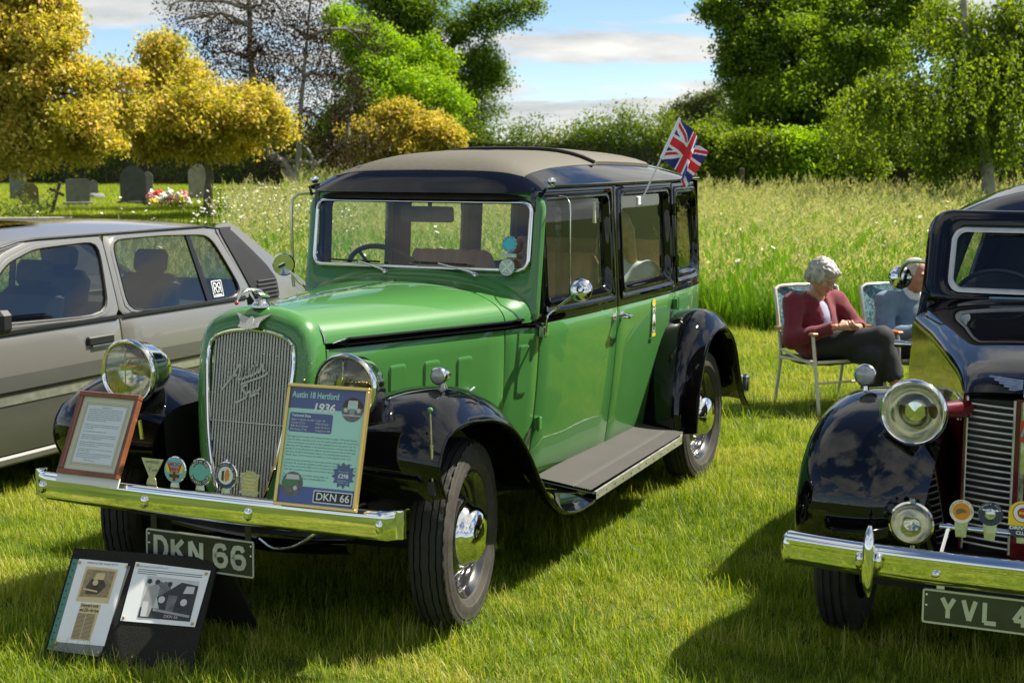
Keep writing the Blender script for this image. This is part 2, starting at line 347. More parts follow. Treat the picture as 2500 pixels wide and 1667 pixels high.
    def build(s, name, mats, parent=None, ang=40, smooth=True):
        me = bpy.data.meshes.new(name); me.from_pydata(s.v, [], s.f)
        for mname in ([mats] if isinstance(mats, str) else mats): me.materials.append(MATS[mname])
        if any(s.m): me.polygons.foreach_set('material_index', s.m)
        return link(name, me, parent, ang if smooth else None)
def link(name, me, parent=None, ang=40):
    if ang is not None:
        me.polygons.foreach_set('use_smooth', [True] * len(me.polygons)); me.update()
        me.set_sharp_from_angle(angle=radians(ang))
    me.validate(); o = bpy.data.objects.new(name, me); COL.objects.link(o)
    if parent: o.parent = parent
    return o
def tag(o, label, cat=None, group=None, kind=None):
    if label: o['label'] = label
    if cat: o['category'] = cat
    if group: o['group'] = group
    if kind: o['kind'] = kind
    return o
def thing(name, label, cat, loc=(0, 0, 0), rz=0.0, group=None):
    o = bpy.data.objects.new(name, None); COL.objects.link(o); o.empty_display_size = 0.1
    o.location = loc; o.rotation_euler = (0, 0, rz); return tag(o, label, cat, group)
def copy_tree(o, parent=None):
    c = o.copy(); COL.objects.link(c); c.parent = parent
    for ch in [q for q in bpy.data.objects if q.parent == o]: copy_tree(ch, c)
    return c
def spline(pts, n, closed=False):
    """Catmull-Rom through points, resampled evenly to n"""
    P = np.asarray(pts, float); k = len(P); out = []
    segs = k if closed else k - 1
    for i in range(segs):
        p0, p1, p2, p3 = (P[(i - 1) % k] if closed or i > 0 else 2 * P[0] - P[1]), P[i], P[(i + 1) % k], (P[(i + 2) % k] if closed or i < k - 2 else 2 * P[-1] - P[-2])
        for t in np.linspace(0, 1, 12, endpoint=False):
            out.append(0.5 * ((2 * p1) + (p2 - p0) * t + (2 * p0 - 5 * p1 + 4 * p2 - p3) * t * t + (3 * p1 - p0 - 3 * p2 + p3) * t ** 3))
    out.append(P[0] if closed else P[-1]); out = np.array(out)
    return resample(out, n, closed)
def resample(P, n, closed=False):
    P = np.asarray(P, float); d = np.r_[0, np.cumsum(np.linalg.norm(np.diff(P, axis=0), axis=1))]
    t = np.linspace(0, d[-1], n + 1)[:-1] if closed else np.linspace(0, d[-1], n)
    return np.stack([np.interp(t, d, P[:, i]) for i in range(P.shape[1])], 1)
def rrect(x0, x1, y0, y1, r, n=6, e=4):
    """rounded rectangle, same point count whatever the radius (r: one or four: lower-left, lower-right, upper-right, upper-left)"""
    r = [r] * 4 if np.isscalar(r) else r; out = []
    cs = [(x0 + r[0], y0 + r[0], pi), (x1 - r[1], y0 + r[1], 1.5 * pi), (x1 - r[2], y1 - r[2], 0), (x0 + r[3], y1 - r[3], 0.5 * pi)]
    for i, (cx, cy, a) in enumerate(cs):
        arc = [(cx + r[i] * cos(a + pi / 2 * t / n), cy + r[i] * sin(a + pi / 2 * t / n)) for t in range(n + 1)]
        nx = cs[(i + 1) % 4]; q = (nx[0] + r[(i + 1) % 4] * cos(nx[2]), nx[1] + r[(i + 1) % 4] * sin(nx[2]))
        out += arc + [(arc[-1][0] + (q[0] - arc[-1][0]) * t / e, arc[-1][1] + (q[1] - arc[-1][1]) * t / e) for t in range(1, e)]
    return np.array(out)
def circle(r, n=32, c=(0, 0)): return np.array([(c[0] + r * cos(2 * pi * i / n), c[1] + r * sin(2 * pi * i / n)) for i in range(n)])
def lerp(a, b, t): return np.asarray(a) * (1 - t) + np.asarray(b) * t
class Pane:
    """a flat place to print or mount on: origin, right, up (unit vectors)"""
    def __init__(s, o, u, v): s.o, s.u, s.v = np.array(o, float), unit(u), None; v = np.array(v, float); s.v = unit(v - s.u * (v @ s.u)); s.n = np.cross(s.u, s.v)
    def p(s, x, y, d=0.0): return s.o + s.u * x + s.v * y + s.n * d
    def shape(s, pts, name, mat, parent, d=0.001, th=0.0): return MB().prism(pts, th, s.p(0, 0, d + th * 0), s.u, s.v).build(name, mat, parent, smooth=False)
    def strokes(s, lines, w, name, mat, parent, d=0.001, th=0.0):
        b = MB()
        for l in lines: b.ribbon(l, w, th, s.p(0, 0, d), s.u, s.v)
        return b.build(name, mat, parent, smooth=False)
    def text(s, body, x, y, size, mat, parent, d=0.0015, align='LEFT', shear=0.0, name='lettering', wide=1.0, bold=0.0, width=None, line=1.0, extrude=0.0):
        cu = bpy.data.curves.new(name, 'FONT'); cu.body = body; cu.size = size; cu.align_x = align; cu.shear = shear; cu.offset = bold; cu.resolution_u = 1 if size < 0.012 else 3
        cu.space_line = line; cu.extrude = extrude
        t = bpy.data.objects.new('tmp', cu); me = bpy.data.meshes.new_from_object(t); bpy.data.objects.remove(t); bpy.data.curves.remove(cu)
        n = len(me.vertices); co = np.zeros(n * 3); me.vertices.foreach_get('co', co); co = co.reshape(-1, 3)
        if width and n: wide = width / max(np.ptp(co[:, 0]), 1e-6); 
        P = s.p(x, y, d)[None] + co[:, :1] * wide * s.u + co[:, 1:2] * s.v + co[:, 2:3] * s.n
        me.vertices.foreach_set('co', P.ravel()); me.materials.clear(); me.materials.append(MATS[mat]); me.update(); me.name = name
        o = bpy.data.objects.new(name, me); COL.objects.link(o); o.parent = parent; return o
    def arc_text(s, body, cx, cy, r, a0, a1, size, mat, parent, d=0.0015, inward=False, name='lettering'):
        """characters on an arc, joined into one mesh"""
        parts = []; k = len(body)
        for i, ch in enumerate(body):
            if ch == ' ': continue
            a = a0 + (a1 - a0) * (i + 0.5) / k; c = np.array([cx + r * cos(a), cy + r * sin(a)]); rot = a - pi / 2 if not inward else a + pi / 2
            q = Pane(s.p(c[0], c[1]), s.u * cos(rot) + s.v * sin(rot), -s.u * sin(rot) + s.v * cos(rot))
            parts.append(q.text(ch, 0, -size * 0.35, size, mat, parent, d, 'CENTER', name=name))
        return join(parts, name, mat, parent)
def join(objs, name, mat, parent):
    V, F = [], []
    for o in objs:
        k = len(V); V += [tuple(v.co) for v in o.data.vertices]; F += [[i + k for i in p.vertices] for p in o.data.polygons]
        me = o.data; bpy.data.objects.remove(o); bpy.data.meshes.remove(me)
    me = bpy.data.meshes.new(name); me.from_pydata(V, [], F); me.materials.append(MATS[mat]); return link(name, me, parent, None)

# signed distance shapes -> smooth closed surface (naive surface nets)
def rcone(P, a, b, r1, r2):
    a, b = np.array(a, float), np.array(b, float); ba = b - a; t = np.clip(((P - a) @ ba) / max(ba @ ba, 1e-9), 0, 1)
    return np.linalg.norm(P - a - t[..., None] * ba, axis=-1) - (r1 + (r2 - r1) * t)
def ellip(P, c, r, R=None):
    q = P - np.array(c, float)
    if R is not None: q = q @ np.array(R)
    r = np.array(r, float); k0 = np.linalg.norm(q / r, axis=-1); k1 = np.linalg.norm(q / (r * r), axis=-1); return k0 * (k0 - 1) / np.maximum(k1, 1e-9)
def smin(a, b, k):
    h = np.clip(0.5 + 0.5 * (b - a) / k, 0, 1); return b + (a - b) * h - k * h * (1 - h)
def nets(fn, lo, hi, h):
    lo, hi = np.array(lo, float), np.array(hi, float); n = np.ceil((hi - lo) / h).astype(int) + 1
    ax = [lo[i] + h * np.arange(n[i]) for i in range(3)]
    G = np.stack(np.meshgrid(*ax, indexing='ij'), -1); F = fn(G); ins = F < 0
    c = np.zeros(tuple(n - 1), int); acc = np.zeros(tuple(n - 1) + (3,)); cnt = np.zeros(tuple(n - 1))
    sl = lambda d: tuple(slice(d[i], n[i] - 1 + d[i]) for i in range(3))
    cor = [(i, j, k) for i in (0, 1) for j in (0, 1) for k in (0, 1)]
    for a in cor:
        for ax_ in range(3):
            if a[ax_] == 0:
                b = list(a); b[ax_] = 1; b = tuple(b); fa, fb = F[sl(a)], F[sl(b)]; cr_ = (fa < 0) != (fb < 0)
                t = np.where(cr_, fa / np.where(cr_, fa - fb, 1), 0); pos = G[sl(a)].copy(); pos[..., ax_] += t * h
                acc += np.where(cr_[..., None], pos, 0); cnt += cr_
    act = cnt > 0; idx = np.full(act.shape, -1); idx[act] = np.arange(act.sum()); V = acc[act] / cnt[act][:, None]; Q = []
    for ax_ in range(3):
        o1, o2 = [(1, 2), (2, 0), (0, 1)][ax_]
        s0 = [slice(1, -1)] * 3; s0[ax_] = slice(0, n[ax_] - 1); s1 = list(s0); s1[ax_] = slice(1, n[ax_])
        A, B = ins[tuple(s0)], ins[tuple(s1)]; e = np.argwhere(A != B)
        if not len(e): continue
        off = np.ones(3, int); off[ax_] = 0; e0 = e + off; dA = A[tuple(e.T)]
        d1, d2 = np.zeros(3, int), np.zeros(3, int); d1[o1] = 1; d2[o2] = 1
        q = np.stack([idx[tuple((e0 - d1 - d2).T)], idx[tuple((e0 - d2).T)], idx[tuple(e0.T)], idx[tuple((e0 - d1).T)]], 1)
        Q.append(np.where(dA[:, None], q, q[:, ::-1]))
    return V, np.concatenate(Q)
def sdf_obj(name, parts, mat, parent=None):
    """parts: list of (fn, lo, hi, h) joined into one mesh"""
    V, Qs, k = [], [], 0
    for p in parts:
        v, q = nets(*p); V.append(v); Qs.append(q + k); k += len(v)
    me = bpy.data.meshes.new(name); me.from_pydata(np.concatenate(V).tolist(), [], np.concatenate(Qs).tolist())
    me.materials.append(MATS[mat]); return link(name, me, parent, 180)
def noise3(P, f, seed=0):
    """cheap smooth noise: sum of rotated sines"""
    r = np.random.default_rng(seed); s = 0
    for i in range(6):
        k = r.normal(size=3) * f * (1 + 0.5 * i); s = s + np.sin(P @ k + r.uniform(0, 6.28)) / (1 + 0.5 * i)
    return s / 2.6

# ---------------------------------------------------------------- ground
_t0 = terrain
def terrain(x, y): return np.minimum(_t0(x, y), 0.66) + 0.012 * np.sin(x * 1.3 + 0.4) * np.sin(y * 0.9) * np.clip((y - 11) / 6, 0, 1)
gx = np.r_[-400, -150, -60, np.linspace(-30, 30, 61), 60, 150, 400]; gy = np.r_[-300, -100, -40, -15, np.linspace(0, 70, 141), 100, 180, 400, 1200]
G = np.array([[(x, y, float(terrain(x, y))) for y in gy] for x in gx])
tag(MB().grid(G[::-1]).build('ground', 'soil_grass', ang=180), 'rough grassy ground of the show field and churchyard', None, kind='structure')

def fast_mesh(name, V, F, mats, tint=None, smooth=False, mi=None):
    V = np.asarray(V, np.float32).reshape(-1, 3); F = np.asarray(F, np.int32); n, k = F.shape
    me = bpy.data.meshes.new(name); me.vertices.add(len(V)); me.vertices.foreach_set('co', V.ravel())
    me.loops.add(n * k); me.loops.foreach_set('vertex_index', F.ravel()); me.polygons.add(n)
    me.polygons.foreach_set('loop_start', np.arange(0, n * k, k, dtype=np.int32))
    for mname in ([mats] if isinstance(mats, str) else mats): me.materials.append(MATS[mname])
    if mi is not None: me.polygons.foreach_set('material_index', np.asarray(mi, np.int32))
    me.update(calc_edges=True)
    if tint is not None:
        a = me.attributes.new('tint', 'FLOAT', 'FACE'); a.data.foreach_set('value', np.asarray(tint, np.float32))
    if smooth: me.polygons.foreach_set('use_smooth', np.ones(n, bool))
    return me

# ---- grass tufts
def tuft(name, nb, rad, h0, h1, w, lean, mat, seed, seeds=0, tb=(0.1, 0.75), curl=0.5):
    r = np.random.default_rng(seed); V, F, T, M = [], [], [], []
    def strip(p, d, h, w, c, t, mi=0, nseg=3, tip=0.15):
        s = np.array([-d[1], d[0], 0]); o = len(V)
        for i in range(nseg + 1):
            q = i / nseg; cen = p + d * (c * h * q * q) + np.array([0, 0, h * (q - 0.25 * c * q * q)]); ww = w * (1 - (1 - tip) * q ** 1.5)
            V.append(cen - s * ww / 2); V.append(cen + s * ww / 2)
        for i in range(nseg): F.append([o + 2 * i, o + 2 * i + 1, o + 2 * i + 3, o + 2 * i + 2]); T.append(t); M.append(mi)
        return cen
    for _ in range(nb):
        a, q = r.uniform(0, 6.28), rad * math.sqrt(r.uniform()); p = np.array([q * cos(a), q * sin(a), -0.01]); b = r.uniform(0, 6.28)
        strip(p, np.array([cos(b), sin(b), 0]), r.uniform(h0, h1), w * r.uniform(0.7, 1.3), lean * r.uniform(0.1, 1.0), r.uniform(*tb))
    for _ in range(seeds):
        a, q = r.uniform(0, 6.28), rad * math.sqrt(r.uniform()); p = np.array([q * cos(a), q * sin(a), 0]); b = r.normal(0.2, 0.8)
        d = np.array([cos(b), sin(b), 0]); h = h1 * r.uniform(1.0, 1.38); c = r.uniform(0.12, 0.3); e = strip(p, d, h, w * 0.55, c, 0.85, 0, 3, 0.6)
        for k in range(9):
            f = k / 8; cen = e + d * (0.14 * f * 0.5) + np.array([0, 0, 0.13 * f - 0.07]); aa = r.uniform(0, 6.28); l = 0.040 * (1.15 - f); sd = np.array([cos(aa), sin(aa), 0.5]) * l; o = len(V)
            V.extend([cen, cen + sd * 0.5 + np.array([0, 0, -0.008]), cen + sd + np.array([0, 0, 0.012]), cen + sd * 0.5 + np.array([0, 0, 0.016])]); F.append([o, o + 1, o + 2, o + 3]); T.append(r.uniform(0.2, 1)); M.append(1)
    me = fast_mesh(name, np.array(V), np.array(F), [mat, 'seed_head'], T, False, M)
    return bpy.data.objects.new(name, me)
def scatter(name, label, pts, rot, scl, patch, protos, tilt=None):
    """tufts placed by geometry nodes: one object, one kind of stuff"""
    me = bpy.data.meshes.new(name); me.vertices.add(len(pts)); me.vertices.foreach_set('co', np.asarray(pts, np.float32).ravel())
    for nm, val in (('rz', rot), ('sc', scl), ('patch', patch)):
        a = me.attributes.new(nm, 'FLOAT', 'POINT'); a.data.foreach_set('value', np.asarray(val, np.float32))
    a = me.attributes.new('pick', 'INT', 'POINT'); a.data.foreach_set('value', RNG.integers(0, len(protos), len(pts)).astype(np.int32))
    o = bpy.data.objects.new(name, me); COL.objects.link(o); tag(o, label, None, kind='stuff')
    pc = bpy.data.collections.new(name + '_tufts')
    for p in protos: pc.objects.link(p)
    ng = bpy.data.node_groups.new(name, 'GeometryNodeTree')
    ng.interface.new_socket('Geometry', in_out='INPUT', socket_type='NodeSocketGeometry'); ng.interface.new_socket('Geometry', in_out='OUTPUT', socket_type='NodeSocketGeometry')
    gi, go = N(ng, 'NodeGroupInput'), N(ng, 'NodeGroupOutput'); ip = N(ng, 'GeometryNodeInstanceOnPoints'); ci = N(ng, 'GeometryNodeCollectionInfo')
    ci.inputs['Collection'].default_value = pc; ci.inputs['Separate Children'].default_value = True; ci.inputs['Reset Children'].default_value = True
    ip.inputs['Pick Instance'].default_value = True; L = ng.links.new
    def attr(nm, ty): n = N(ng, 'GeometryNodeInputNamedAttribute', data_type=ty); n.inputs['Name'].default_value = nm; return n.outputs[0]
    cx = N(ng, 'ShaderNodeCombineXYZ'); L(attr('rz', 'FLOAT'), cx.inputs[2]); L(cx.outputs[0], ip.inputs['Rotation']); L(attr('sc', 'FLOAT'), ip.inputs['Scale']); L(attr('pick', 'INT'), ip.inputs['Instance Index'])
    L(gi.outputs[0], ip.inputs['Points']); L(ci.outputs[0], ip.inputs['Instance']); L(ip.outputs[0], go.inputs[0])
    md = o.modifiers.new('tufts', 'NODES'); md.node_group = ng
    return o
def pnoise(x, y, f, seed): return noise3(np.stack([x, y, 0 * x], -1), f, seed)
def frus(n, d0, d1, m0=0.40, m1=1.2):
    y = np.sqrt(RNG.uniform(d0 * d0, d1 * d1, n)); x = RNG.uniform(-1, 1, n) * (m0 * y + m1); return x, y
def meadow_edge(x): return 15.1 + 0.35 * np.sin(x * 1.7) + 0.25 * np.sin(x * 4.1 + 1)

lawn_t = [tuft('lawn_tuft', 26, 0.050, 0.020, 0.052, 0.0032, 0.9, 'lawn_blade', 10 + i) for i in range(4)] + [tuft('lawn_tuft', 14, 0.05, 0.035, 0.085, 0.0030, 0.8, 'lawn_blade', 30 + i) for i in range(2)] + [tuft('lawn_tuft', 16, 0.06, 0.015, 0.045, 0.0028, 1.3, 'lawn_blade', 36, tb=(0.55, 1.0)), tuft('lawn_tuft', 9, 0.06, 0.04, 0.115, 0.0034, 0.9, 'lawn_blade', 37, tb=(0.2, 1.0))]
xa, ya = frus(62000, 3.4, 9.5); xb, yb = frus(30000, 9.5, 16)
x, y = np.r_[xa, xb], np.r_[ya, yb]; k = y < meadow_edge(x) + 0.25; x, y = x[k], y[k]
patch = 0.57 + 0.22 * pnoise(x, y, 1.1, 3) + 0.20 * pnoise(x, y, 4.0, 5) + 0.10 * pnoise(x, y, 11.0, 6) + RNG.normal(0, 0.14, len(x))
k = pnoise(x, y, 7.0, 15) + RNG.normal(0, 0.25, len(x)) > -0.62; x, y, patch = x[k], y[k], patch[k]
scl = np.clip(0.95 + 0.28 * pnoise(x, y, 2.3, 8) + 0.22 * pnoise(x, y, 8.0, 12) + RNG.normal(0, 0.15, len(x)), 0.5, 1.7) * np.where(y > 9.5, 1.25, 1)
scatter('lawn_grass', 'short mown green lawn grass around the cars', np.stack([x, y, terrain(x, y)], 1), RNG.uniform(0, 6.28, len(x)), scl, patch, lawn_t)

mead_t = [tuft('meadow_tuft', 30, 0.12, 0.40, 0.80, 0.0085, 0.45, 'meadow_blade', 50 + i, seeds=1 + (i % 2), tb=(0.05, 0.8)) for i in range(5)]
edge_t = [tuft('edge_tuft', 34, 0.10, 0.25, 0.6, 0.008, 0.6, 'meadow_blade', 70 + i, seeds=1, tb=(0.05, 0.6)) for i in range(3)]
x, y = frus(17000, 15, 31, 0.40, 2.5); x2, y2 = frus(7000, 31, 50, 0.40, 2.0); x, y = np.r_[x, x2], np.r_[y, y2]
hedge_y = lambda x: np.interp(x, [-34, -10, 2, 6, 9, 18], [60, 57, 54, 44, 36, 33])
k = (y > meadow_edge(x)) & ((y < 17.5) | ((y < 30.5 + 0.8 * np.sin(x)) & (x > -0.19 * y)) | (x > -0.15 * y)) & (y < hedge_y(x) - 0.5); x, y = x[k], y[k]
scl = np.clip(0.92 + 0.16 * pnoise(x, y, 0.7, 21) + RNG.normal(0, 0.1, len(x)), 0.55, 1.3) * np.clip(0.55 + 0.3 * (y - meadow_edge(x)), 0.55, 1)
scatter('meadow_grass', 'tall uncut meadow grass with pale seed heads behind the cars', np.stack([x, y, terrain(x, y)], 1), RNG.uniform(0, 6.28, len(x)), scl, 0.41 + 0.14 * pnoise(x, y, 0.5, 9) + RNG.normal(0, 0.06, len(x)), mead_t)
x, y = frus(2600, 15, 16.6, 0.40, 2.0); k = (y > meadow_edge(x) - 0.12) & (y < meadow_edge(x) + 0.8); x, y = x[k], y[k]
scatter('meadow_edge_grass', 'dense green grass along the mown edge of the meadow', np.stack([x, y, terrain(x, y)], 1), RNG.uniform(0, 6.28, len(x)), RNG.uniform(0.7, 1.25, len(x)), 0.42 + RNG.normal(0, 0.08, len(x)), edge_t)
# churchyard lawn
cemet = [tuft('churchyard_tuft', 30, 0.16, 0.05, 0.13, 0.012, 0.7, 'lawn_blade', 90 + i) for i in range(3)]
n = 17000; y = RNG.uniform(30, 58, n); x = RNG.uniform(-0.52, 0.0, n) * y; k = (x < -0.14 * y); x, y = x[k], y[k]
scatter('churchyard_grass', 'mown churchyard grass between the gravestones', np.stack([x, y, terrain(x, y)], 1), RNG.uniform(0, 6.28, len(x)), RNG.uniform(0.7, 1.3, len(x)), 0.62 + 0.1 * pnoise(x, y, 0.5, 4), cemet)

# ox-eye daisies and white umbels: flower heads on stalks, one object each
def flowers(name, label, pts, rad, petals, hs, mats, tilt=0.5):
    V, F, M = [], [], []
    for (x, y), h in zip(pts, hs):
        z = float(terrain(x, y)); b = RNG.uniform(0, 6.28); nn = unit([tilt * cos(b), tilt * sin(b) - 0.25, 1]); u = unit(np.cross(nn, (1, 0.3, 0))); w = np.cross(nn, u); c = np.array([x, y, z + h]); o = len(V)
        r = rad * RNG.uniform(0.75, 1.25)
        ring = [c + r * (0.72 + 0.28 * (i % 2)) * (cos(2 * pi * i / petals) * u + sin(2 * pi * i / petals) * w) for i in range(petals)]
        V += ring; F.append(list(range(o, o + petals))); M.append(0); o = len(V)
        V += [c + 0.004 * nn + 0.3 * r * (cos(2 * pi * i / 6) * u + sin(2 * pi * i / 6) * w) for i in range(6)]; F.append(list(range(o, o + 6))); M.append(1); o = len(V)
        V += [(x - 0.003, y, z + 0.2), (x + 0.003, y, z + 0.2), c + np.array([0.003, 0, 0]), c - np.array([0.003, 0, 0])]; F.append([o, o + 1, o + 2, o + 3]); M.append(2)
    mb = MB(); mb.v = [tuple(p) for p in V]; mb.f = F; mb.m = M
    return tag(mb.build(name, mats, smooth=False), label, None, kind='stuff')
x, y = frus(620, 15.3, 34, 0.40, 1); k = (pnoise(x, y, 0.6, 33) > -0.1) & (y < hedge_y(x) - 1) & ((y < 30) | (x > -0.15 * y)); x, y = x[k], y[k]
flowers('oxeye_daisies', 'white ox-eye daisies scattered through the tall meadow', np.stack([x, y], 1), 0.032, 16, RNG.uniform(0.5, 0.86, len(x)), ['petal_white', 'petal_yellow', 'hedge_leaf'])
n = 800; y = RNG.uniform(20, 31, n); x = (RNG.normal(690, 120, n) - 1250) / FPX * y; k = x < -0.10 * y
flowers('white_umbels', 'drift of white flowering umbels at the meadow corner by the plum tree', np.stack([x, y], 1)[k], 0.019, 10, RNG.uniform(0.55, 1.0, k.sum()), ['petal_white', 'petal_white', 'hedge_leaf'], 0.3)

# ---------------------------------------------------------------- foliage
def leaves(clusters, spread, per, size, droop=0.2, flat=1.0, seed=1, tbase=None, aspect=0.55):
    """clusters (n,3) -> leaf quads (V, F, tint); each leaf a folded rhombus"""
    r = np.random.default_rng(seed); n = len(clusters); C = np.repeat(clusters, per, 0); sp = np.array([spread, spread, spread * flat])
    P = C + r.normal(0, 1, (n * per, 3)) * sp; d = r.normal(0, 1, (n * per, 3)); d[:, 2] -= droop * 2; d /= np.linalg.norm(d, axis=1)[:, None]
    up = r.normal(0, 0.55, (n * per, 3)) + np.array([0, 0, 1.0]); s = np.cross(d, up); s /= np.maximum(np.linalg.norm(s, axis=1)[:, None], 1e-6); nn = np.cross(s, d)
    l = 0.92 * size * r.uniform(0.55, 1.35, (n * per, 1)); w = l * aspect / 2
    V = np.stack([P, P + d * l * 0.45 + s * w + nn * l * 0.07, P + d * l, P + d * l * 0.45 - s * w + nn * l * 0.07], 1)
    F = np.arange(n * per * 4).reshape(-1, 4); tb = r.uniform(0, 1, n) if tbase is None else tbase
    T = np.clip(np.repeat(tb, per) * 0.6 + r.uniform(0, 0.4, n * per), 0, 1)
    return V.reshape(-1, 3), F, T
def blob_clusters(blobs, dens, r, shell=0.55, gap=-0.12):
    """each blob breaks up into flattened sprays of different size, with air between them"""
    out = []
    for (c, rad) in blobs:
        rad = np.array([rad] * 3 if np.isscalar(rad) else rad, float); n = max(6, int(dens * rad[0] * rad[2] * 4)); K = int(24 + 6 * rad[0])
        d = r.normal(0, 1, (K, 3)); d /= np.linalg.norm(d, axis=1)[:, None]; q = r.uniform(0.1, 1.22, K) ** 0.7
        sc_ = np.array(c) + d * rad * (q * 0.92)[:, None]; sr = rad[0] * (0.13 + 0.30 * r.uniform(0, 1, K) ** 1.6); wts = sr ** 2 / (sr ** 2).sum(); ids = r.choice(K, n, p=wts)
        e = r.normal(0, 1, (n, 3)); e /= np.linalg.norm(e, axis=1)[:, None]; e *= (r.uniform(0, 1, n) ** 0.5)[:, None] * sr[ids][:, None] * np.array([1.25, 1.25, 0.5])
        P = sc_[ids] + e; P[:, 2] -= 0.25 * np.linalg.norm(e[:, :2], axis=1) ** 2 / np.maximum(sr[ids], 0.05)
        out.append(P)
    return np.concatenate(out)
def limb(mb, a, b, r0, r1, r, wob=0.12, n=7):
    a, b = np.array(a, float), np.array(b, float); L = np.linalg.norm(b - a); P = [lerp(a, b, t) + (r.normal(0, wob * L * 0.18, 3) if 0 < i < n - 1 else 0) + np.array([0, 0, 0.10 * L * sin(pi * t)]) for i, t in enumerate(np.linspace(0, 1, n))]
    mb.tube(spline(P, n * 2), np.linspace(r0, r1, n * 2), 7, cap=False); return P
def make_tree(name, label, cat, base, trunk, blobs, mat, bark, dens, per, size, spread, seed, group=None, r0=0.16, droop=0.2, twigs=40, extra=None, forks=None, shell=0.55, aspect=0.55, gap=-0.12):
    """trunk: polyline world points (base first); blobs: (centre, radius) in world"""
    r = np.random.default_rng(seed); base = np.array(base, float); root = thing(name, label, cat, tuple(base), 0, group)
    mb = MB(); T = spline(np.array(trunk), 16); rr = np.linspace(r0, r0 * 0.35, 16); rr[0] *= 1.35; rr[1] *= 1.12
    mb.tube(T - base, rr, 10, cap=False)
    for f in (forks or []): mb.tube(spline(np.array(f[0]) - base, 14), np.linspace(f[1], f[1] * 0.3, 14), 8, cap=False)
    starts = np.concatenate([T[7:]] + [spline(np.array(f[0]), 12)[4:] for f in (forks or [])])
    cl = blob_clusters(blobs, dens, r, shell, gap)
    for c, rad in blobs:
        c = np.array(c); a = starts[np.argmin(np.linalg.norm(starts - c, axis=1) + 0.6 * np.maximum(starts[:, 2] - c[2], 0))]
        P = limb(mb, a - base, c - base, r0 * 0.42, r0 * 0.12, r)
        near = cl[np.linalg.norm(cl - c, axis=1) < np.max(rad) * 1.1]
        for q in near[r.integers(0, len(near), max(3, twigs // len(blobs)))] if len(near) else []:
            limb(mb, P[r.integers(3, 6)], q - base, r0 * 0.12, r0 * 0.03, r, n=5)
    mb.build('trunk', bark, root, ang=180)
    V, F, Tn = leaves(cl - base, spread, per, size, droop, seed=seed, aspect=aspect)
    if extra: V2, F2, T2 = extra(base, r); F = np.concatenate([F, F2 + len(V)]); V = np.concatenate([V, V2]); Tn = np.concatenate([Tn, T2])
    me = fast_mesh('crown', V, F, mat, Tn); o = bpy.data.objects.new('crown', me); COL.objects.link(o); o.parent = root
    return root
def B(px, py, r, D, dd=0.0, sq=1.0):
    c = at(px, py, D + dd); rm = r * D / FPX; return (c, (rm, rm * 0.9, rm * sq))
def gbase(px, D): p = at(px, 400, D); return np.array([p[0], D, float(terrain(p[0], D))])

# golden maples
D = 31; bs = gbase(-40, D)
make_tree('maple_tree', 'large golden yellow maple with pinkish seed clusters at the churchyard edge', 'tree', bs, [bs, at(-30, 420, D), at(0, 250, D), at(30, 100, D)],
  [B(60, 90, 130, D), B(-50, 260, 150, D), B(170, 230, 110, D, -1), B(265, 205, 70, D), B(80, 315, 84, D, -1), B(215, 315, 70, D, 0.5), B(10, -60, 140, D), B(130, 110, 80, D, -1), B(120, 358, 36, D), B(205, 358, 34, D), B(310, 260, 40, D), B(20, 350, 50, D), B(150, 20, 40, D)],
  'acer_leaf', 'bark_dark', 120, 26, 0.115, 0.12, 5, 'golden maples', 0.18)
D = 36; bs = gbase(505, D)
make_tree('maple_tree', 'small golden maple with a slim leaning trunk beside the pale gravestone', 'tree', bs, [bs, at(508, 470, D), at(512, 420, D), at(495, 380, D), at(470, 290, D), at(430, 180, D)],
  [B(400, 130, 55, D), B(415, 200, 80, D), B(350, 270, 75, D, -0.5), B(470, 260, 100, D, -1), B(555, 265, 80, D), B(630, 285, 70, D, -0.5), B(690, 310, 42, D), B(520, 330, 58, D), B(400, 325, 68, D), B(310, 315, 50, D, 0.5), B(440, 175, 60, D), B(600, 340, 50, D, 1), B(360, 350, 34, D), B(470, 355, 30, D, -0.5)],
  'acer_leaf', 'bark', 118, 26, 0.115, 0.12, 6, 'golden maples', 0.12)
D = 45; bs = gbase(1000, D)
make_tree('maple_shrub', 'rounded golden yellow maple shrub in front of the lime green tree', 'shrub', bs, [bs, at(1000, 430, D), at(1000, 360, D), at(1005, 300, D)],
  [B(1000, 300, 62, D, 0, 0.75), B(1075, 325, 55, D), B(935, 325, 60, D), B(880, 345, 50, D), B(1010, 360, 70, D), B(960, 275, 40, D), B(1105, 355, 35, D), B(890, 400, 40, D)],
  'acer_leaf', 'bark', 165, 26, 0.115, 0.12, 7, 'golden maples', 0.10)
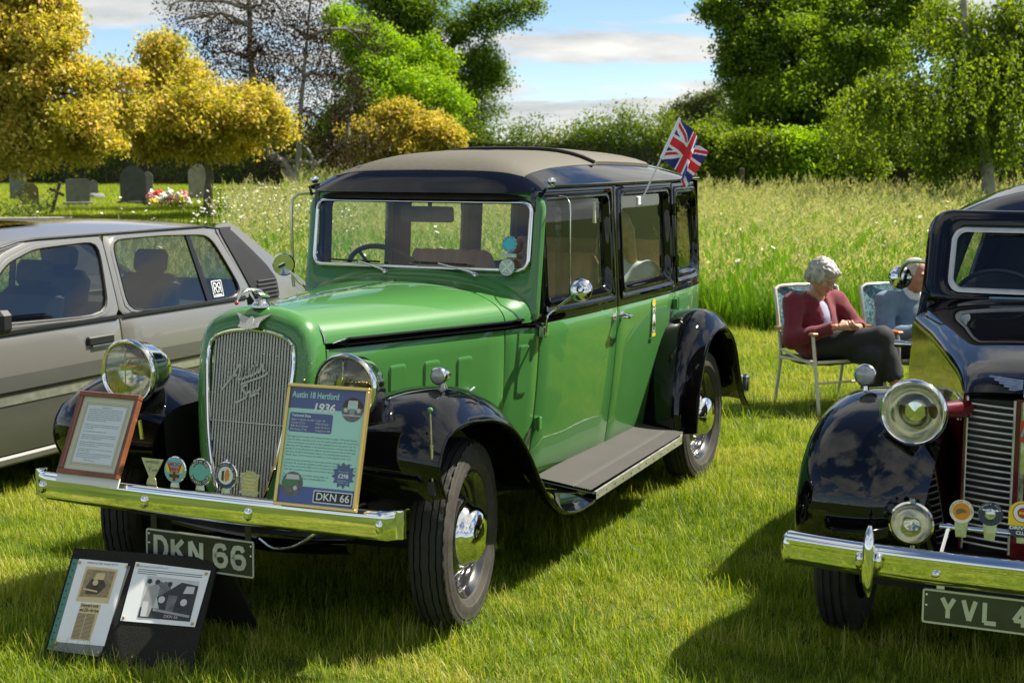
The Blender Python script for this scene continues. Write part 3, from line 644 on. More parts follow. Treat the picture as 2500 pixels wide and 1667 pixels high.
# purple plum, two pale stems
D = 40; bs = gbase(735, D); r = np.random.default_rng(3)
pb = [B(px, py, rr_, D, dd) for px, py, rr_, dd in ((520, 130, 60, 0), (480, 60, 40, 1), (560, 60, 55, 0), (570, 170, 60, 0), (640, 110, 70, -1), (640, 220, 75, 0), (700, 60, 70, 0), (720, 170, 80, 1), (800, 190, 75, 0), (790, 100, 60, 0), (860, 250, 60, 0), (780, 290, 80, 0), (700, 330, 70, 1), (850, 350, 70, 0), (590, 280, 55, 1), (410, 15, 28, 0), (640, 10, 60, 0), (750, -20, 70, 0), (530, -10, 50, 0), (900, 80, 45, 0), (660, 400, 45, 0), (800, 400, 50, 1), (445, 50, 22, 0))]
make_tree('plum_tree', 'thin purple-leaved plum tree with two tall pale stems', 'tree', bs, [bs, at(728, 460, D), at(705, 420, D), at(690, 395, D), at(655, 370, D), at(625, 250, D), at(612, 120, D), at(608, -60, D)], pb,
  'plum_leaf', 'bark_pale', 60, 12, 0.085, 0.20, 8, None, 0.15, forks=[([at(715, 440, D), at(728, 400, D), at(732, 300, D), at(745, 150, D), at(762, -40, D)], 0.085), ([at(725, 440, D), at(790, 390, D), at(850, 330, D)], 0.035)], twigs=150, shell=0.7)
D = 52; bs = gbase(950, D)
make_tree('lime_tree', 'bright lime green tree rising behind the golden shrub', 'tree', bs, [bs, at(950, 380, D), at(950, 250, D), at(940, 120, D)],
  [B(950, 150, 90, D), B(1020, 230, 90, D, -1), B(870, 80, 65, D), B(900, 270, 90, D), B(1090, 250, 45, D), B(840, 330, 70, D), B(980, 320, 80, D), B(830, 40, 45, D, 1), B(1040, 150, 55, D), B(900, 180, 70, D, -1), B(780, 370, 60, D)],
  'lime_leaf', 'bark_dark', 80, 24, 0.13, 0.15, 9, None, 0.2)
D = 72; bs = gbase(1080, D)
make_tree('oak_tree', 'tall spreading oak with crooked dark limbs against the sky', 'tree', bs, [bs, at(1078, 330, D), at(1075, 220, D), at(1085, 140, D), at(1060, 90, D), at(1000, 30, D)],
  [B(1040, 20, 75, D), B(960, 50, 80, D), B(1190, 35, 55, D), B(1265, 20, 42, D), B(1130, 60, 50, D), B(1165, 150, 62, D), B(1130, 260, 75, D), B(1190, 200, 45, D), B(1205, 165, 30, D), B(1000, 130, 70, D), B(1080, 330, 80, D), B(930, 0, 80, D), B(1130, 330, 60, D), B(1100, 190, 55, D, 2), B(1300, 12, 22, D), B(1010, 230, 80, D, 3)],
  'oak_leaf', 'bark_dark', 29, 26, 0.17, 0.24, 10, None, 0.42, forks=[([at(1085, 140, D), at(1110, 100, D), at(1160, 60, D), at(1230, 30, D), at(1320, 5, D)], 0.26), ([at(1080, 170, D), at(1040, 110, D), at(1020, 60, D), at(1030, 0, D)], 0.2), ([at(1160, 60, D), at(1165, 20, D), at(1190, -20, D)], 0.15)], twigs=60, shell=0.65)
D = 115; bs = gbase(1715, D)
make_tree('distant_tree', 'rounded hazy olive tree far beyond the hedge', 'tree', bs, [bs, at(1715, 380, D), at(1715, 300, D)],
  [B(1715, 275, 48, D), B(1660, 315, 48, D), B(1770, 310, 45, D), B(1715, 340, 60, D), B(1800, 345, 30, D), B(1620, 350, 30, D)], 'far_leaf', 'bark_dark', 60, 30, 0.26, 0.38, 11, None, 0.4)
# right-hand trees
D = 36; bs = gbase(2230, D)
make_tree('broadleaf_tree', 'large dense green broadleaf tree leaning over the hedge behind the seated woman', 'tree', bs, [bs, at(2180, 430, D), at(2090, 340, D), at(2060, 200, D), at(2050, 50, D)],
  [B(1850, 70, 85, D), B(1940, 180, 120, D, -1), B(2010, 40, 120, D), B(1860, 225, 75, D), B(2100, 140, 120, D, -1), B(2050, 290, 110, D, -1), B(1800, 130, 50, D), B(1770, 25, 48, D), B(2200, 20, 130, D), B(1950, 310, 85, D), B(1825, 290, 45, D), B(2150, 300, 100, D), B(1900, -30, 90, D), B(1745, 12, 28, D), B(1780, 170, 30, D)],
  'right_leaf', 'bark_dark', 112, 26, 0.115, 0.13, 12, None, 0.24, twigs=80, shell=0.6)
def hang(base, r):
    out = []
    for _ in range(430):
        px, py = r.uniform(2020, 2560), r.uniform(90, 310); Dd = r.uniform(25.8, 29.5)
        if px < 2180 and py < 210: continue
        p = at(px, py, Dd); L = r.uniform(0.4, 1.1); k = int(L * 22); sway = r.normal(0, 0.10, 2)
        t = np.linspace(0, 1, k)[:, None]; out.append(p + t * np.array([sway[0], sway[1], -L]))
    C = np.concatenate(out); return leaves(C - base, 0.045, 3, 0.072, 0.9, seed=77, aspect=0.7)
D = 27.5; bs = gbase(2420, D)
make_tree('weeping_birch', 'weeping birch with hanging curtains of yellow-green leaves', 'tree', bs, [bs, at(2410, 420, D), at(2380, 250, D), at(2360, 100, D), at(2350, -60, D)],
  [B(2340, 140, 95, D), B(2470, 230, 110, D), B(2240, 270, 80, D), B(2400, 330, 90, D), B(2150, 240, 55, D, -0.5), B(2480, 90, 100, D), B(2300, 60, 80, D, 1), B(2090, 260, 40, D), B(2550, 150, 120, D), B(2300, 400, 60, D)],
  'weep_leaf', 'bark_pale', 95, 24, 0.09, 0.12, 13, None, 0.15, droop=0.7, twigs=70, extra=hang, aspect=0.65)
D = 33
for i, (px, py, rr_) in enumerate(((1850, 350, 62), (1960, 365, 70), (2060, 385, 62), (1720, 355, 55))):
    bs = gbase(px, D)
    make_tree('hedgerow_bush', ['bright green hedgerow bush directly behind the waving flag', 'yellow-green bush below the left edge of the broadleaf tree', 'leafy bright bush under the leaning trunk', 'fresh green bush between the flag and the distant tree'][i], 'bush', bs, [bs, at(px, 430, D), at(px, py, D)],
      [B(px, py, rr_, D, 0, 0.7), B(px - 40, py + 45, rr_ * 0.9, D), B(px + 45, py + 50, rr_ * 0.9, D), B(px, py + 80, rr_, D)], 'lime_leaf' if i == 1 else 'weep_leaf', 'bark_dark', 300, 24, 0.10, 0.12, 40 + i, 'hedgerow bushes', 0.06)

# the hedge: one clipped bank of leaves following the field edge, with sprigs on top
hp = resample(np.array([(-36, 60.5), (-22, 59), (-10, 57), (2, 54), (6, 44), (9, 36), (14, 33.5), (22, 33)]), 400); r = np.random.default_rng(21)
cl = []; core = []
for i, (hx, hy) in enumerate(hp):
    z0 = float(terrain(hx, hy)); H = 2.25 + 0.22 * sin(i * 0.11) + 0.15 * sin(i * 0.37); wdt = 0.9
    k = 28 if hy < 50 else 36
    a = r.uniform(0.0, pi, k); rad = r.uniform(0.85, 1.05, k)
    cl.append(np.stack([hx + r.normal(0, 0.12, k) + wdt * np.cos(a) * rad * 0.5, hy - wdt * np.cos(a) * rad, z0 + 0.1 + (H - 0.1) * np.clip(np.sin(a) * 1.6, 0, 1) * rad * r.uniform(0.2, 1, k) ** 0.5], 1))
    if i % 2 == 0:
        k = 3; cl.append(np.stack([hx + r.normal(0, 0.2, k), hy + r.normal(0, 0.3, k), z0 + H + r.uniform(0, 0.55, k) ** 1.5], 1))
cl = np.concatenate(cl); tb = np.clip(0.5 + 0.35 * noise3(cl, 0.8, 4) + r.normal(0, 0.15, len(cl)), 0, 1)
root = thing('hedge', 'long clipped field hedge running behind the meadow and gravestones', 'hedge', (0, 55, 0))
V, F, T = leaves(cl - np.array([0, 55, 0]), 0.14, 12, 0.12, 0.15, seed=5, tbase=tb); me = fast_mesh('foliage', V, F, 'hedge_leaf', T); o = bpy.data.objects.new('foliage', me); COL.objects.link(o); o.parent = root
mb = MB()
for i in range(0, 400, 4):
    hx, hy = hp[i]; z0 = float(terrain(hx, hy))
    for _ in range(3):
        a = np.array([hx + r.normal(0, 0.3), hy + r.normal(0, 0.25) - 55, z0 - 0.1]); limb(mb, a, a + np.array([r.normal(0, 0.4), r.normal(0, 0.3), r.uniform(1.6, 2.4)]), 0.035, 0.008, r, n=5)
mb.build('stems', 'bark_dark', root)
mb = MB()   # dark shell added inside the hedge so that it is closed to light
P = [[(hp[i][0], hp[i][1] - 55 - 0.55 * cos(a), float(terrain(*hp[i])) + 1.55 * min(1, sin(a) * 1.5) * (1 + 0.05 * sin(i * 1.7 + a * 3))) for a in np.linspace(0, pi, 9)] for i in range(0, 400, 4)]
mb.grid(P).build('light_block_shell', 'bark_dark', root)

# ---------------------------------------------------------------- churchyard
def headstone(label, px, py, wpx, hpx, D, mat, kind='round', rz=0.0, group='churchyard headstones', th=0.12, base=True):
    p = gbase(px, D); w, h = wpx * D / FPX, hpx * D / FPX; root = thing('headstone', label, 'headstone', tuple(p), rz, group)
    if kind == 'round': pts = [(-w / 2, 0.08), (w / 2, 0.08), (w / 2, h - w / 2)] + [(w / 2 * cos(a), h - w / 2 + w / 2 * sin(a)) for a in np.linspace(0, pi, 16)[1:-1]] + [(-w / 2, h - w / 2)]
    elif kind == 'ogee': pts = [(-w / 2, 0.08), (w / 2, 0.08), (w / 2, h - 0.22)] + [(w / 2 * cos(a), h - 0.22 + 0.22 * sin(a)) for a in np.linspace(0, pi, 14)[1:-1]] + [(-w / 2, h - 0.22)]
    else: pts = [(-w / 2, 0.08), (w / 2, 0.08), (w / 2, h - 0.04), (w / 2 - 0.04, h), (-w / 2 + 0.04, h), (-w / 2, h - 0.04)]
    MB().prism(pts, th, (0, -th / 2, 0), (1, 0, 0), (0, 0, 1)).build('stone', mat, root, 30)
    if base: MB().box((0, 0, 0.045), (w + 0.16, th + 0.16, 0.16), ch=0.015).build('plinth', mat, root)
    return root
headstone('dark rounded headstone with flowers laid on its right', 323, 0, 62, 95, 41.5, 'stone_dark', 'round', 0.25)
headstone('narrow grey headstone half hidden behind the dark rounded one', 358, 0, 26, 72, 44, 'stone_grey', 'round', 0.2)
headstone('square grey headstone on a wide plinth', 187, 0, 56, 66, 41, 'stone_grey', 'flat', 0.3)
headstone('small slim pale headstone behind the square grey one', 226, 0, 22, 44, 46, 'stone_grey', 'round', 0.3)
headstone('tall pale headstone behind the slim maple trunk', 482, 0, 46, 88, 44, 'stone_pale', 'round', 0.2, base=False)
headstone('brown lichened headstone under the large maple', 68, 0, 44, 58, 41, 'stone_brown', 'ogee', 0.35, base=False)
headstone('grey squared headstone behind the brown one', 42, 0, 40, 76, 44, 'stone_grey', 'flat', 0.3, base=False)
p = gbase(232, 45); k = thing('boulder', 'low rounded pale stone beside the slim headstone', 'stone', tuple(p)); mb = MB().ball((0, 0, 0.06), (0.27, 0.2, 0.15)); mb.v = [tuple(np.array(p) * (1 + 0.08 * sin(p[0] * 17 + p[2] * 23))) for p in mb.v]; mb.build('stone', 'stone_grey', k)
p = gbase(120, 37); k = thing('wooden_cross', 'weathered wooden grave cross leaning to the right', 'cross', tuple(p))
Rz = np.array(Matrix.Rotation(radians(17), 3, 'Y')); MB().box(Rz @ (0, 0, 0.42), (0.08, 0.06, 0.86), Rz, 0.008).build('post', 'old_wood', k); Rr = Rz @ np.array(Matrix.Rotation(radians(8), 3, 'Y')); MB().box(Rz @ (0, -0.05, 0.60), (0.40, 0.05, 0.08), Rr, 0.008).build('crossbar', 'old_wood', k)
p = gbase(40, 33); MBk = MB().box((0, 0, 0.05), (2.3, 0.18, 0.22), ch=0.02); o = MBk.build('kerb_stone', 'stone_pale'); o.location = p; o.rotation_euler = (0, 0, 0.12); tag(o, 'long pale stone kerb edging a grave plot', 'kerb')
def shrublet(name, label, px, D, rad, mat, n, size, seed, cat='plant', z=0.0):
    p = gbase(px, D); root = thing(name, label, cat, tuple(p)); r = np.random.default_rng(seed)
    cl = r.normal(0, 1, (n, 3)) * np.array([rad, rad * 0.7, rad * 0.5]); cl[:, 2] = np.abs(cl[:, 2]) + 0.03 + z; V, F, T = leaves(cl, rad * 0.2, 8, size, 0.0, seed=seed)
    o = bpy.data.objects.new('foliage', fast_mesh('foliage', V, F, mat, T)); COL.objects.link(o); o.parent = root
    mb = MB(); [limb(mb, (0, 0, 0), cl[i], 0.012, 0.004, r, n=4) for i in range(0, n, max(1, n // 10))]; mb.build('stems', 'bark_dark', root); return root
shrublet('grave_plant', 'leafy green plant growing on the kerbed grave', 40, 33.6, 0.35, 'hedge_leaf', 60, 0.09, 3)
shrublet('grave_plant', 'low silvery plant alone on the churchyard grass', 575, 43, 0.18, 'far_leaf', 30, 0.08, 4)
shrublet('grave_plant', 'tall wispy weeds beside the leaning wooden cross', 62, 36, 0.4, 'far_leaf', 50, 0.10, 6, z=0.1)
# bunches of flowers on the grave
r = np.random.default_rng(9); cols = ['petal_pink', 'petal_white', 'petal_red', 'petal_yellow', 'petal_mauve']; words = ['pink', 'white', 'red', 'yellow', 'mauve']
spots = [(362, 0.22, 0), (372, 0.14, 3), (382, 0.34, 2), (388, 0.10, 4), (398, 0.30, 1), (404, 0.16, 0), (412, 0.38, 1), (420, 0.22, 0), (428, 0.14, 3), (434, 0.32, 1), (440, 0.20, 3), (448, 0.28, 0), (455, 0.14, 1), (392, 0.2, 1), (368, 0.34, 1)]
for i, (px, zz, ci) in enumerate(spots):
    p = gbase(px, 41 + r.uniform(-0.3, 0.5)); k = thing('flower_bunch', words[ci] + ' bunch in the heap of flowers beside the dark headstone', 'flowers', tuple(p), 0, 'flowers heaped on the grave'); mb = MB()
    for _ in range(20):
        c = np.array([r.normal(0, 0.05), r.normal(0, 0.05), zz + r.normal(0, 0.04)]); c[2] = max(c[2], 0.05); mb.ball(c, r.uniform(0.030, 0.050), 5, 7)
    mb.build('blooms', cols[ci], k); mb = MB()
    for _ in range(5): limb(mb, (r.normal(0, 0.03), r.normal(0, 0.03), 0), (r.normal(0, 0.08), r.normal(0, 0.08), zz), 0.008, 0.005, r, n=4)
    mb.build('stems', 'hedge_leaf', k)
p = gbase(1811, 32.0); k = MB().box((0, 0, 0.55), (0.10, 0.10, 1.4), ch=0.01).box((0, -0.055, 0.9), (0.09, 0.01, 0.02)).build('fence_post', 'old_wood'); k.location = p; tag(k, 'weathered wooden post standing in front of the hedge', 'post')

# ================================================================ the green saloon (car frame: x forward from front axle, y to its left, z up)
CAR_RZ = radians(-115.0788)
car = thing('vintage_saloon', 'green and black 1930s saloon car with display boards on its bumper', 'car', (-0.852, 5.815, 0), CAR_RZ)
def both(mb, name, mats, parent, ang=40, labels=None):
    a = mb.build(name, mats, parent, ang); b = mb.mirror().build(name, mats, parent, ang); return a, b
WX = [0.2, -0.8, -1.035, -1.4, -1.87, -2.3, -2.73, -3.05, -3.3, -3.44, -3.5]; WY = [0.258, 0.533, 0.592, 0.622, 0.637, 0.641, 0.636, 0.622, 0.59, 0.53, 0.45]
_wx = np.array(WX[::-1]); _wy = np.array(WY[::-1])
_t = np.linspace(-3.5, 0.2, 240); _w = np.interp(_t, _wx, _wy)
for _ in range(3): _w[1:-1] = (_w[:-2] + 2 * _w[1:-1] + _w[2:]) / 4
def wid(x): return float(np.interp(x, _t, _w))
ZW = 1.055
def S(x, z):
    w = wid(x)
    return w - 0.058 * ((ZW - z) / 0.63) ** 1.6 if z < ZW else w - 0.03 * (z - ZW) / 0.6
def side_pt(x, z, off): return (x, S(x, z) + off, z)
def side_panel(x0, x1, z0, z1, nx=8, nz=10, d=0.016, e=0.004):
    """curved panel with turned-in edges (x0 > x1)"""
    xs = np.r_[x0, x0 - e * 0.4, np.linspace(x0 - e, x1 + e, nx), x1 + e * 0.4, x1]; zs = np.r_[z0, z0 + e * 0.4, np.linspace(z0 + e, z1 - e, nz), z1 - e * 0.4, z1]
    P = []
    for i, x in enumerate(xs):
        row = []
        for j, z in enumerate(zs):
            k = min(i, j, len(xs) - 1 - i, len(zs) - 1 - j); row.append(side_pt(x, z, (-d, -0.0012, 0)[min(k, 2)]))
        P.append(row)
    return MB().grid(P)
def ring_panel(outer, inner, steps):
    Ls = []
    for t, off in steps:
        q = lerp(outer, inner, t); Ls.append([side_pt(x, z, off) for x, z in q])
    return MB().loops(Ls)
STEP = [(0, -0.02), (0.0, -0.001), (0.05, 0.0), (0.30, 0.0), (0.36, 0.007), (0.46, 0.009), (0.54, 0.003), (0.62, 0.0), (0.70, 0.006), (0.80, 0.006), (0.86, -0.004), (0.95, -0.012), (1.0, -0.022), (1.0, -0.05)]

# --- radiator shell, bonnet, cowl
oh = [(0, 0.44), (0.10, 0.445), (0.18, 0.485), (0.225, 0.60), (0.256, 0.80), (0.264, 0.97), (0.257, 1.085), (0.218, 1.167), (0.115, 1.211), (0, 1.222)]
ih = [(0, 0.475), (0.055, 0.48), (0.10, 0.515), (0.138, 0.62), (0.168, 0.76), (0.190, 0.95), (0.193, 1.03), (0.178, 1.095), (0.10, 1.127), (0, 1.137)]
def full(h, n=28):
    q = spline(h, n); l = q.copy(); l[:, 0] *= -1; return np.concatenate([q, l[::-1][1:-1]])
OUT, INN = full(oh), full(ih)
xb = lambda z: 0.185 + 0.07 * (1.22 - z) / 0.77
xg = lambda z: 0.285 + 0.10 * (1.137 - z) / 0.6
Ls = []
for t, fx in ((0, 0.0), (0, 0.35), (0.06, 0.62), (0.18, 0.82), (0.36, 0.94), (0.6, 1.0), (0.9, 1.02), (1.0, 0.98), (1.02, 0.80)):
    q = lerp(OUT, INN, t); Ls.append([(lerp(xb(z), xg(z), fx), y, z) for y, z in q])
MB().loops(Ls).build('radiator_shell', 'green_paint', car, 60)
grille = MB().tube([(xg(z) + 0.006, y, z) for y, z in INN], 0.0075, 8, closed=True).build('grille', 'chrome', car)
for i, y in enumerate(np.linspace(-0.184, 0.184, 29)):
    zz = INN[:28]; zlo = np.interp(abs(y), zz[:14, 0], zz[:14, 1]); up = zz[14:][::-1]; zhi = np.interp(abs(y), up[:, 0], up[:, 1])
    if abs(y) > 0.138: zlo = np.interp(abs(y), [0.138, 0.168, 0.190, 0.195], [0.62, 0.76, 0.95, 1.0])
    p = [(xg(z) - 0.006, y, z) for z in np.linspace(zlo, zhi, 8)]
    MB().tube(p, 0.0046, 6, cap=False, sq=1.0).build('bar', 'grille_metal', grille)
MB().tube([(xg(0.79), -0.168, 0.79), (xg(0.79), 0.168, 0.79)], 0.002, 5).build('tie_rod', 'aged_chrome', grille)
Ls = [[(xg(z) - 0.035, y, z) for y, z in INN]]; MB().loops(Ls, cap1=True).build('radiator_core', 'dark_under', grille)
# script badge on the grille
gp = Pane((xg(0.95) + 0.012, -0.018, 0.950), (0, 1, 0), (-0.166, 0, 1))
sc = [[(-0.095, -0.045), (-0.085, -0.03), (-0.05, 0.012), (-0.022, 0.058), (-0.020, 0.03), (-0.024, 0.0), (-0.012, 0.006), (-0.012, 0.028), (-0.009, 0.004), (0.004, 0.008), (0.006, 0.034), (0.008, 0.010), (0.024, 0.018), (0.024, 0.042), (0.030, 0.016), (0.040, 0.024), (0.048, 0.074), (0.044, 0.026), (0.056, 0.032), (0.060, 0.05), (0.062, 0.032), (0.070, 0.036), (0.074, 0.058), (0.082, 0.062), (0.084, 0.038), (0.092, 0.042)],
      [(-0.066, 0.004), (-0.03, 0.018)], [(-0.012, -0.018), (0.03, -0.002), (0.092, 0.022), (0.106, 0.036)], [(0.036, 0.054), (0.06, 0.060)],
      [(0.020, -0.018), (0.004, -0.022), (-0.002, -0.036), (0.014, -0.048), (0.018, -0.062), (0.0, -0.074), (-0.030, -0.088)], [(0.018, -0.05), (0.034, -0.040), (0.036, -0.060), (0.048, -0.052), (0.052, -0.036)], [(0.052, -0.058), (0.078, -0.022)], [(0.056, -0.030), (0.074, -0.050)]]
b = MB()
for l in sc: b.ribbon(spline(l, max(10, len(l) * 3)), 0.0075, 0.005, gp.p(0, 0, 0), gp.u, gp.v)
b.build('script_badge', 'script_metal', grille, 30)

def bonnet_sec(x, n=25):
    w = wid(x) + (0.0 if x > -0.8 else 0.0); t = (0.2 - x) / 1.0; zt = lerp(1.218, 1.236, min(t, 1)); zb_ = lerp(1.086, 1.062, min(t, 1)); e = 2 / lerp(2.0, 2.35, min(t, 1))
    return [(x, w * np.sign(cos(a)) * abs(cos(a)) ** e, zb_ + (zt - zb_) * abs(sin(a)) ** e) for a in np.linspace(0, pi, n)]
xs = np.linspace(0.197, -0.797, 22)
MB().grid([bonnet_sec(x, 41) for x in xs][::-1]).build('bonnet', 'green_paint', car, 60)
MB().tube([(x, 0, lerp(1.219, 1.239, (0.2 - x) / 1.0)) for x in np.linspace(0.16, -0.79, 12)], 0.0075, 8, sq=0.6).build('bonnet_hinge', 'aged_chrome', car)
# beading between shell and bonnet
MB().tube([(0.199, 1.006 * y, z + 0.003) for x, y, z in bonnet_sec(0.2, 31)] , 0.003, 6, cap=False).build('bead', 'aged_chrome', car)
cow = []
for x, up in ((-0.803, 0), (-0.85, 0.0), (-0.89, 0.002), (-0.92, 0.008), (-0.94, 0.020), (-0.952, 0.036)):
    sct = bonnet_sec(x - (0.04 if x < -0.9 else 0), 41); sct = [(x, b_, c_) for a_, b_, c_ in sct]; cow.append([(px, py, pz + up * (max(0, (pz - 1.062) / 0.174)) ** 0.8) for px, py, pz in sct])
top = [(-0.968 - 0.055 * (abs(y) / 0.6) ** 4, y * 1.0, 1.062 + (z - 1.062) * 1.0) for x, y, z in cow[-1]]
top = [(x, y, z + (0.004 if z > 1.07 else 0)) for x, y, z in top]
MB().grid((cow + [top])[::-1]).build('cowl', 'green_paint', car, 50)
# bonnet side panels with flaps, cowl side panels
def bs_pt(x, z, off): return (x, wid(x) - 0.03 * ((1.06 - z) / 0.6) ** 2 + off, z)
def flat_panel(fn, x0, x1, z0, z1, nx=6, nz=6, d=0.01, e=0.004, top=0.0):
    xs = np.r_[x0, x0 - e * 0.4, np.linspace(x0 - e, x1 + e, nx), x1 + e * 0.4, x1]; zs = np.r_[z0, z0 + e * 0.4, np.linspace(z0 + e, z1 - e, nz), z1 - e * 0.4, z1]
    return MB().grid([[fn(x, z, (-d, -0.0012, 0)[min(min(i, j, len(xs) - 1 - i, len(zs) - 1 - j), 2)] + (top if min(i, j, len(xs) - 1 - i, len(zs) - 1 - j) >= 2 else 0)) for j, z in enumerate(zs)] for i, x in enumerate(xs)])
def flap(fn, xc, w, z0, z1, r=0.012):
    q = rrect(xc - w / 2, xc + w / 2, z0, z1, r, 4, 3); c = np.array([xc, (z0 + z1) / 2]); Ls = []
    for s_, off in ((1.0, -0.004), (1.0, 0.004), (0.97, 0.006), (0.90, 0.006)): Ls.append([fn(*(c + (p - c) * s_), off) for p in q])
    return MB().loops(Ls, cap1=True)
for sd in (1, -1):
    go = lambda mb, nm, mt, par, a=40: (mb if sd > 0 else mb.mirror()).build(nm, mt, par, a)
    bsd = go(flat_panel(bs_pt, 0.19, -0.797, 0.50, 1.062, 10, 8), 'bonnet_side', 'green_paint', car)
    for xc, z1 in ((-0.17, 0.965), (-0.36, 0.960), (-0.55, 0.955)):
        fl = go(flap(bs_pt, xc, 0.082, 0.665, z1), 'vent_flap', 'green_paint', bsd)
        h = bs_pt(xc - 0.01, z1 - 0.14, 0.006); go(MB().tube([h, np.array(h) + (0, 0.022, 0)], 0.006, 8).tube([np.array(h) + (0.02, 0.022, -0.004), np.array(h) + (-0.028, 0.022, 0.006)], [0.004, 0.006], 7), 'flap_handle', 'chrome', bsd)
    cs = go(side_panel(-0.803, -1.032, 0.43, 1.05, 5, 10), 'cowl_side', 'green_paint', car)
    go(flap(lambda x, z, o: side_pt(x, z, o), -0.925, 0.070, 0.745, 0.965, 0.016), 'cowl_vent', 'green_paint', cs)
    # black waist moulding along the bonnet
    P = []
    for x in np.linspace(0.165, -1.035, 30):
        t = (0.2 - x) / 1.0; zc = lerp(1.083, 1.062, min(t, 1)); w = wid(x); hh = 0.019 * min(1, max(0.12, (0.17 - x) / 0.09)) + (0.012 if x < -0.9 else 0) * (-0.9 - x) / 0.135
        P.append([(x, w - 0.004, zc - hh), (x, w + 0.008, zc - hh), (x, w + 0.010, zc - hh * 0.45), (x, w + 0.004, zc - hh * 0.35), (x, w + 0.004, zc + hh * 0.5), (x, w + 0.009, zc + hh * 0.65), (x, w + 0.006, zc + hh), (x, w - 0.012, zc + hh)])
    go(MB().grid(P), 'waist_moulding', 'black_paint', car)
    # doors: green lower skin with black window frame, glass, sill, hinges, handle
    for nm, x0, x1, wx0, wx1, wz0, lab in (('front_door', -1.040, -1.866, -1.130, -1.775, 1.150, 0), ('rear_door', -1.872, -2.727, -1.972, -2.640, 1.145, 1), ('quarter_panel', -2.733, -3.30, -2.805, -3.225, 1.160, 2)):
        dr = go(side_panel(x0, x1, 0.352, 1.046, 9, 12), nm, 'green_paint', car)
        zt = 1.640 - (0.0 if lab < 2 else 0.01)
        rad_o = [0.002] * 4 if lab < 2 else [0.07, 0.002, 0.002, 0.10]
        outer = rrect(x1, x0, 1.046, zt, rad_o, 6, 5); rin = 0.05 if lab != 1 else 0.055
        rad_i = [rin, rin, 0.045, 0.045] if lab < 2 else [0.09, 0.05, 0.04, 0.08]
        inner = rrect(wx1, wx0, wz0, 1.578 - (0.02 if lab == 2 else 0), rad_i, 6, 5)
        go(ring_panel(outer, inner, STEP), 'window_frame', 'black_paint', dr, 35)
        # fine bright lines on the frame moulding
        gl = [(x, S(x, z) - 0.022, z) for x, z in inner]; go(MB().add(gl, [list(range(len(gl)))]), 'window_glass', 'glass', dr)
        if lab < 2:
            hx = x0 - 0.002 if lab == 0 else x1 + 0.012
            hz = ((0.60, 'green_paint'), (1.02, 'green_paint')) if lab == 0 else ((0.985, 'green_paint'), (1.215, 'black_paint'), (1.49, 'black_paint'))
            for z, mt in hz:
                y0 = S(hx, z); go(MB().box((hx - 0.012 if lab == 0 else hx + 0.01, y0 + 0.014, z), (0.036, 0.030, 0.058), ch=0.004).tube([(hx + 0.004, y0 + 0.026, z - 0.033), (hx + 0.004, y0 + 0.026, z + 0.033)], 0.007, 8), 'hinge', mt, dr)
            hx = x1 + 0.045 if lab == 0 else x0 - 0.045; z = 1.004; y0 = S(hx, z); dx = 1 if lab == 0 else -1
            go(MB().lathe([(0.0, 0.016), (0.014, 0.014), (0.020, 0.004), (0.021, 0)], (hx, y0, z), (0, 1, 0), 14).tube([(hx, y0 + 0.01, z), (hx, y0 + 0.05, z - 0.002)], 0.007, 8).tube(spline([(hx + 0.012 * dx, y0 + 0.05, z - 0.002), (hx - 0.02 * dx, y0 + 0.056, z - 0.004), (hx - 0.075 * dx, y0 + 0.05, z + (0.008 if lab else -0.012)), (hx - 0.095 * dx, y0 + 0.046, z + (0.016 if lab else -0.02))], 10), [0.006, 0.007, 0.008, 0.008, 0.0075, 0.007, 0.007, 0.006, 0.005, 0.003], 8), 'door_handle', 'chrome', dr)
# painted crest on the rear door
cz = Pane((-2.37, S(-2.37, 0.93) + 0.007, 0.93), (-1, 0, 0), (0, 0.0, 1)); rd = [o for o in bpy.data.objects if o.name.startswith('rear_door')][0]
cz.shape([(0.02 * cos(a) * 1.3, 0.085 + 0.026 * sin(a)) for a in np.linspace(-0.3, pi + 0.3, 14)], 'crest_mantle', 'enamel_yellow', rd, 0.0018)
cz.shape([(-0.016, -0.06), (0.016, -0.06), (0.02, -0.01), (0.018, 0.07), (0, 0.085), (-0.018, 0.07), (-0.02, -0.01)], 'crest_shield', 'enamel_white', rd, 0.0026)
for l_ in ([(-0.016, 0.03), (0.0, 0.055), (0.016, 0.03)], [(-0.017, -0.03), (0, -0.005), (0.017, -0.03)], [(0, -0.055), (-0.010, -0.04), (0, -0.024), (0.010, -0.04), (0, -0.055)], [(-0.012, 0.068), (0.012, 0.068)]): cz.strokes([l_], 0.008, 'crest_mark', 'enamel_black', rd, 0.0034)
cz.shape([(-0.026, -0.085), (0.026, -0.085), (0.024, -0.066), (-0.024, -0.066)], 'crest_scroll', 'enamel_yellow', rd, 0.0026)
# rear of the body
bp_ = [(-3.295, S(-3.295, 1.1)), (-3.37, 0.565), (-3.44, 0.52), (-3.49, 0.44), (-3.515, 0.3), (-3.52, 0.0)]; hb = spline(bp_, 14); loop = np.concatenate([hb, (hb * [1, -1])[::-1][1:]])
for nm, z0, z1, mt in (('rear_panel', 0.392, 1.048, 'green_paint'), ('rear_upper_panel', 1.048, 1.645, 'black_paint')):
    zs = np.linspace(z0, z1, 8); MB().grid([[(x + 0.05 * max(0, z - 1.1), y * (1 - (0.065 * ((ZW - z) / 0.63) ** 1.7 / 0.62 if z < ZW else 0.03 * (z - ZW))), z) for x, y in loop] for z in zs][::-1]).build(nm, mt, car, 60)
rw = rrect(-0.30, 0.30, 1.28, 1.52, 0.06); MB().add([(-3.525 + 0.05 * (z - 1.1), y, z) for y, z in rw], [list(range(len(rw)))]).build('rear_window', 'glass_dark', car)
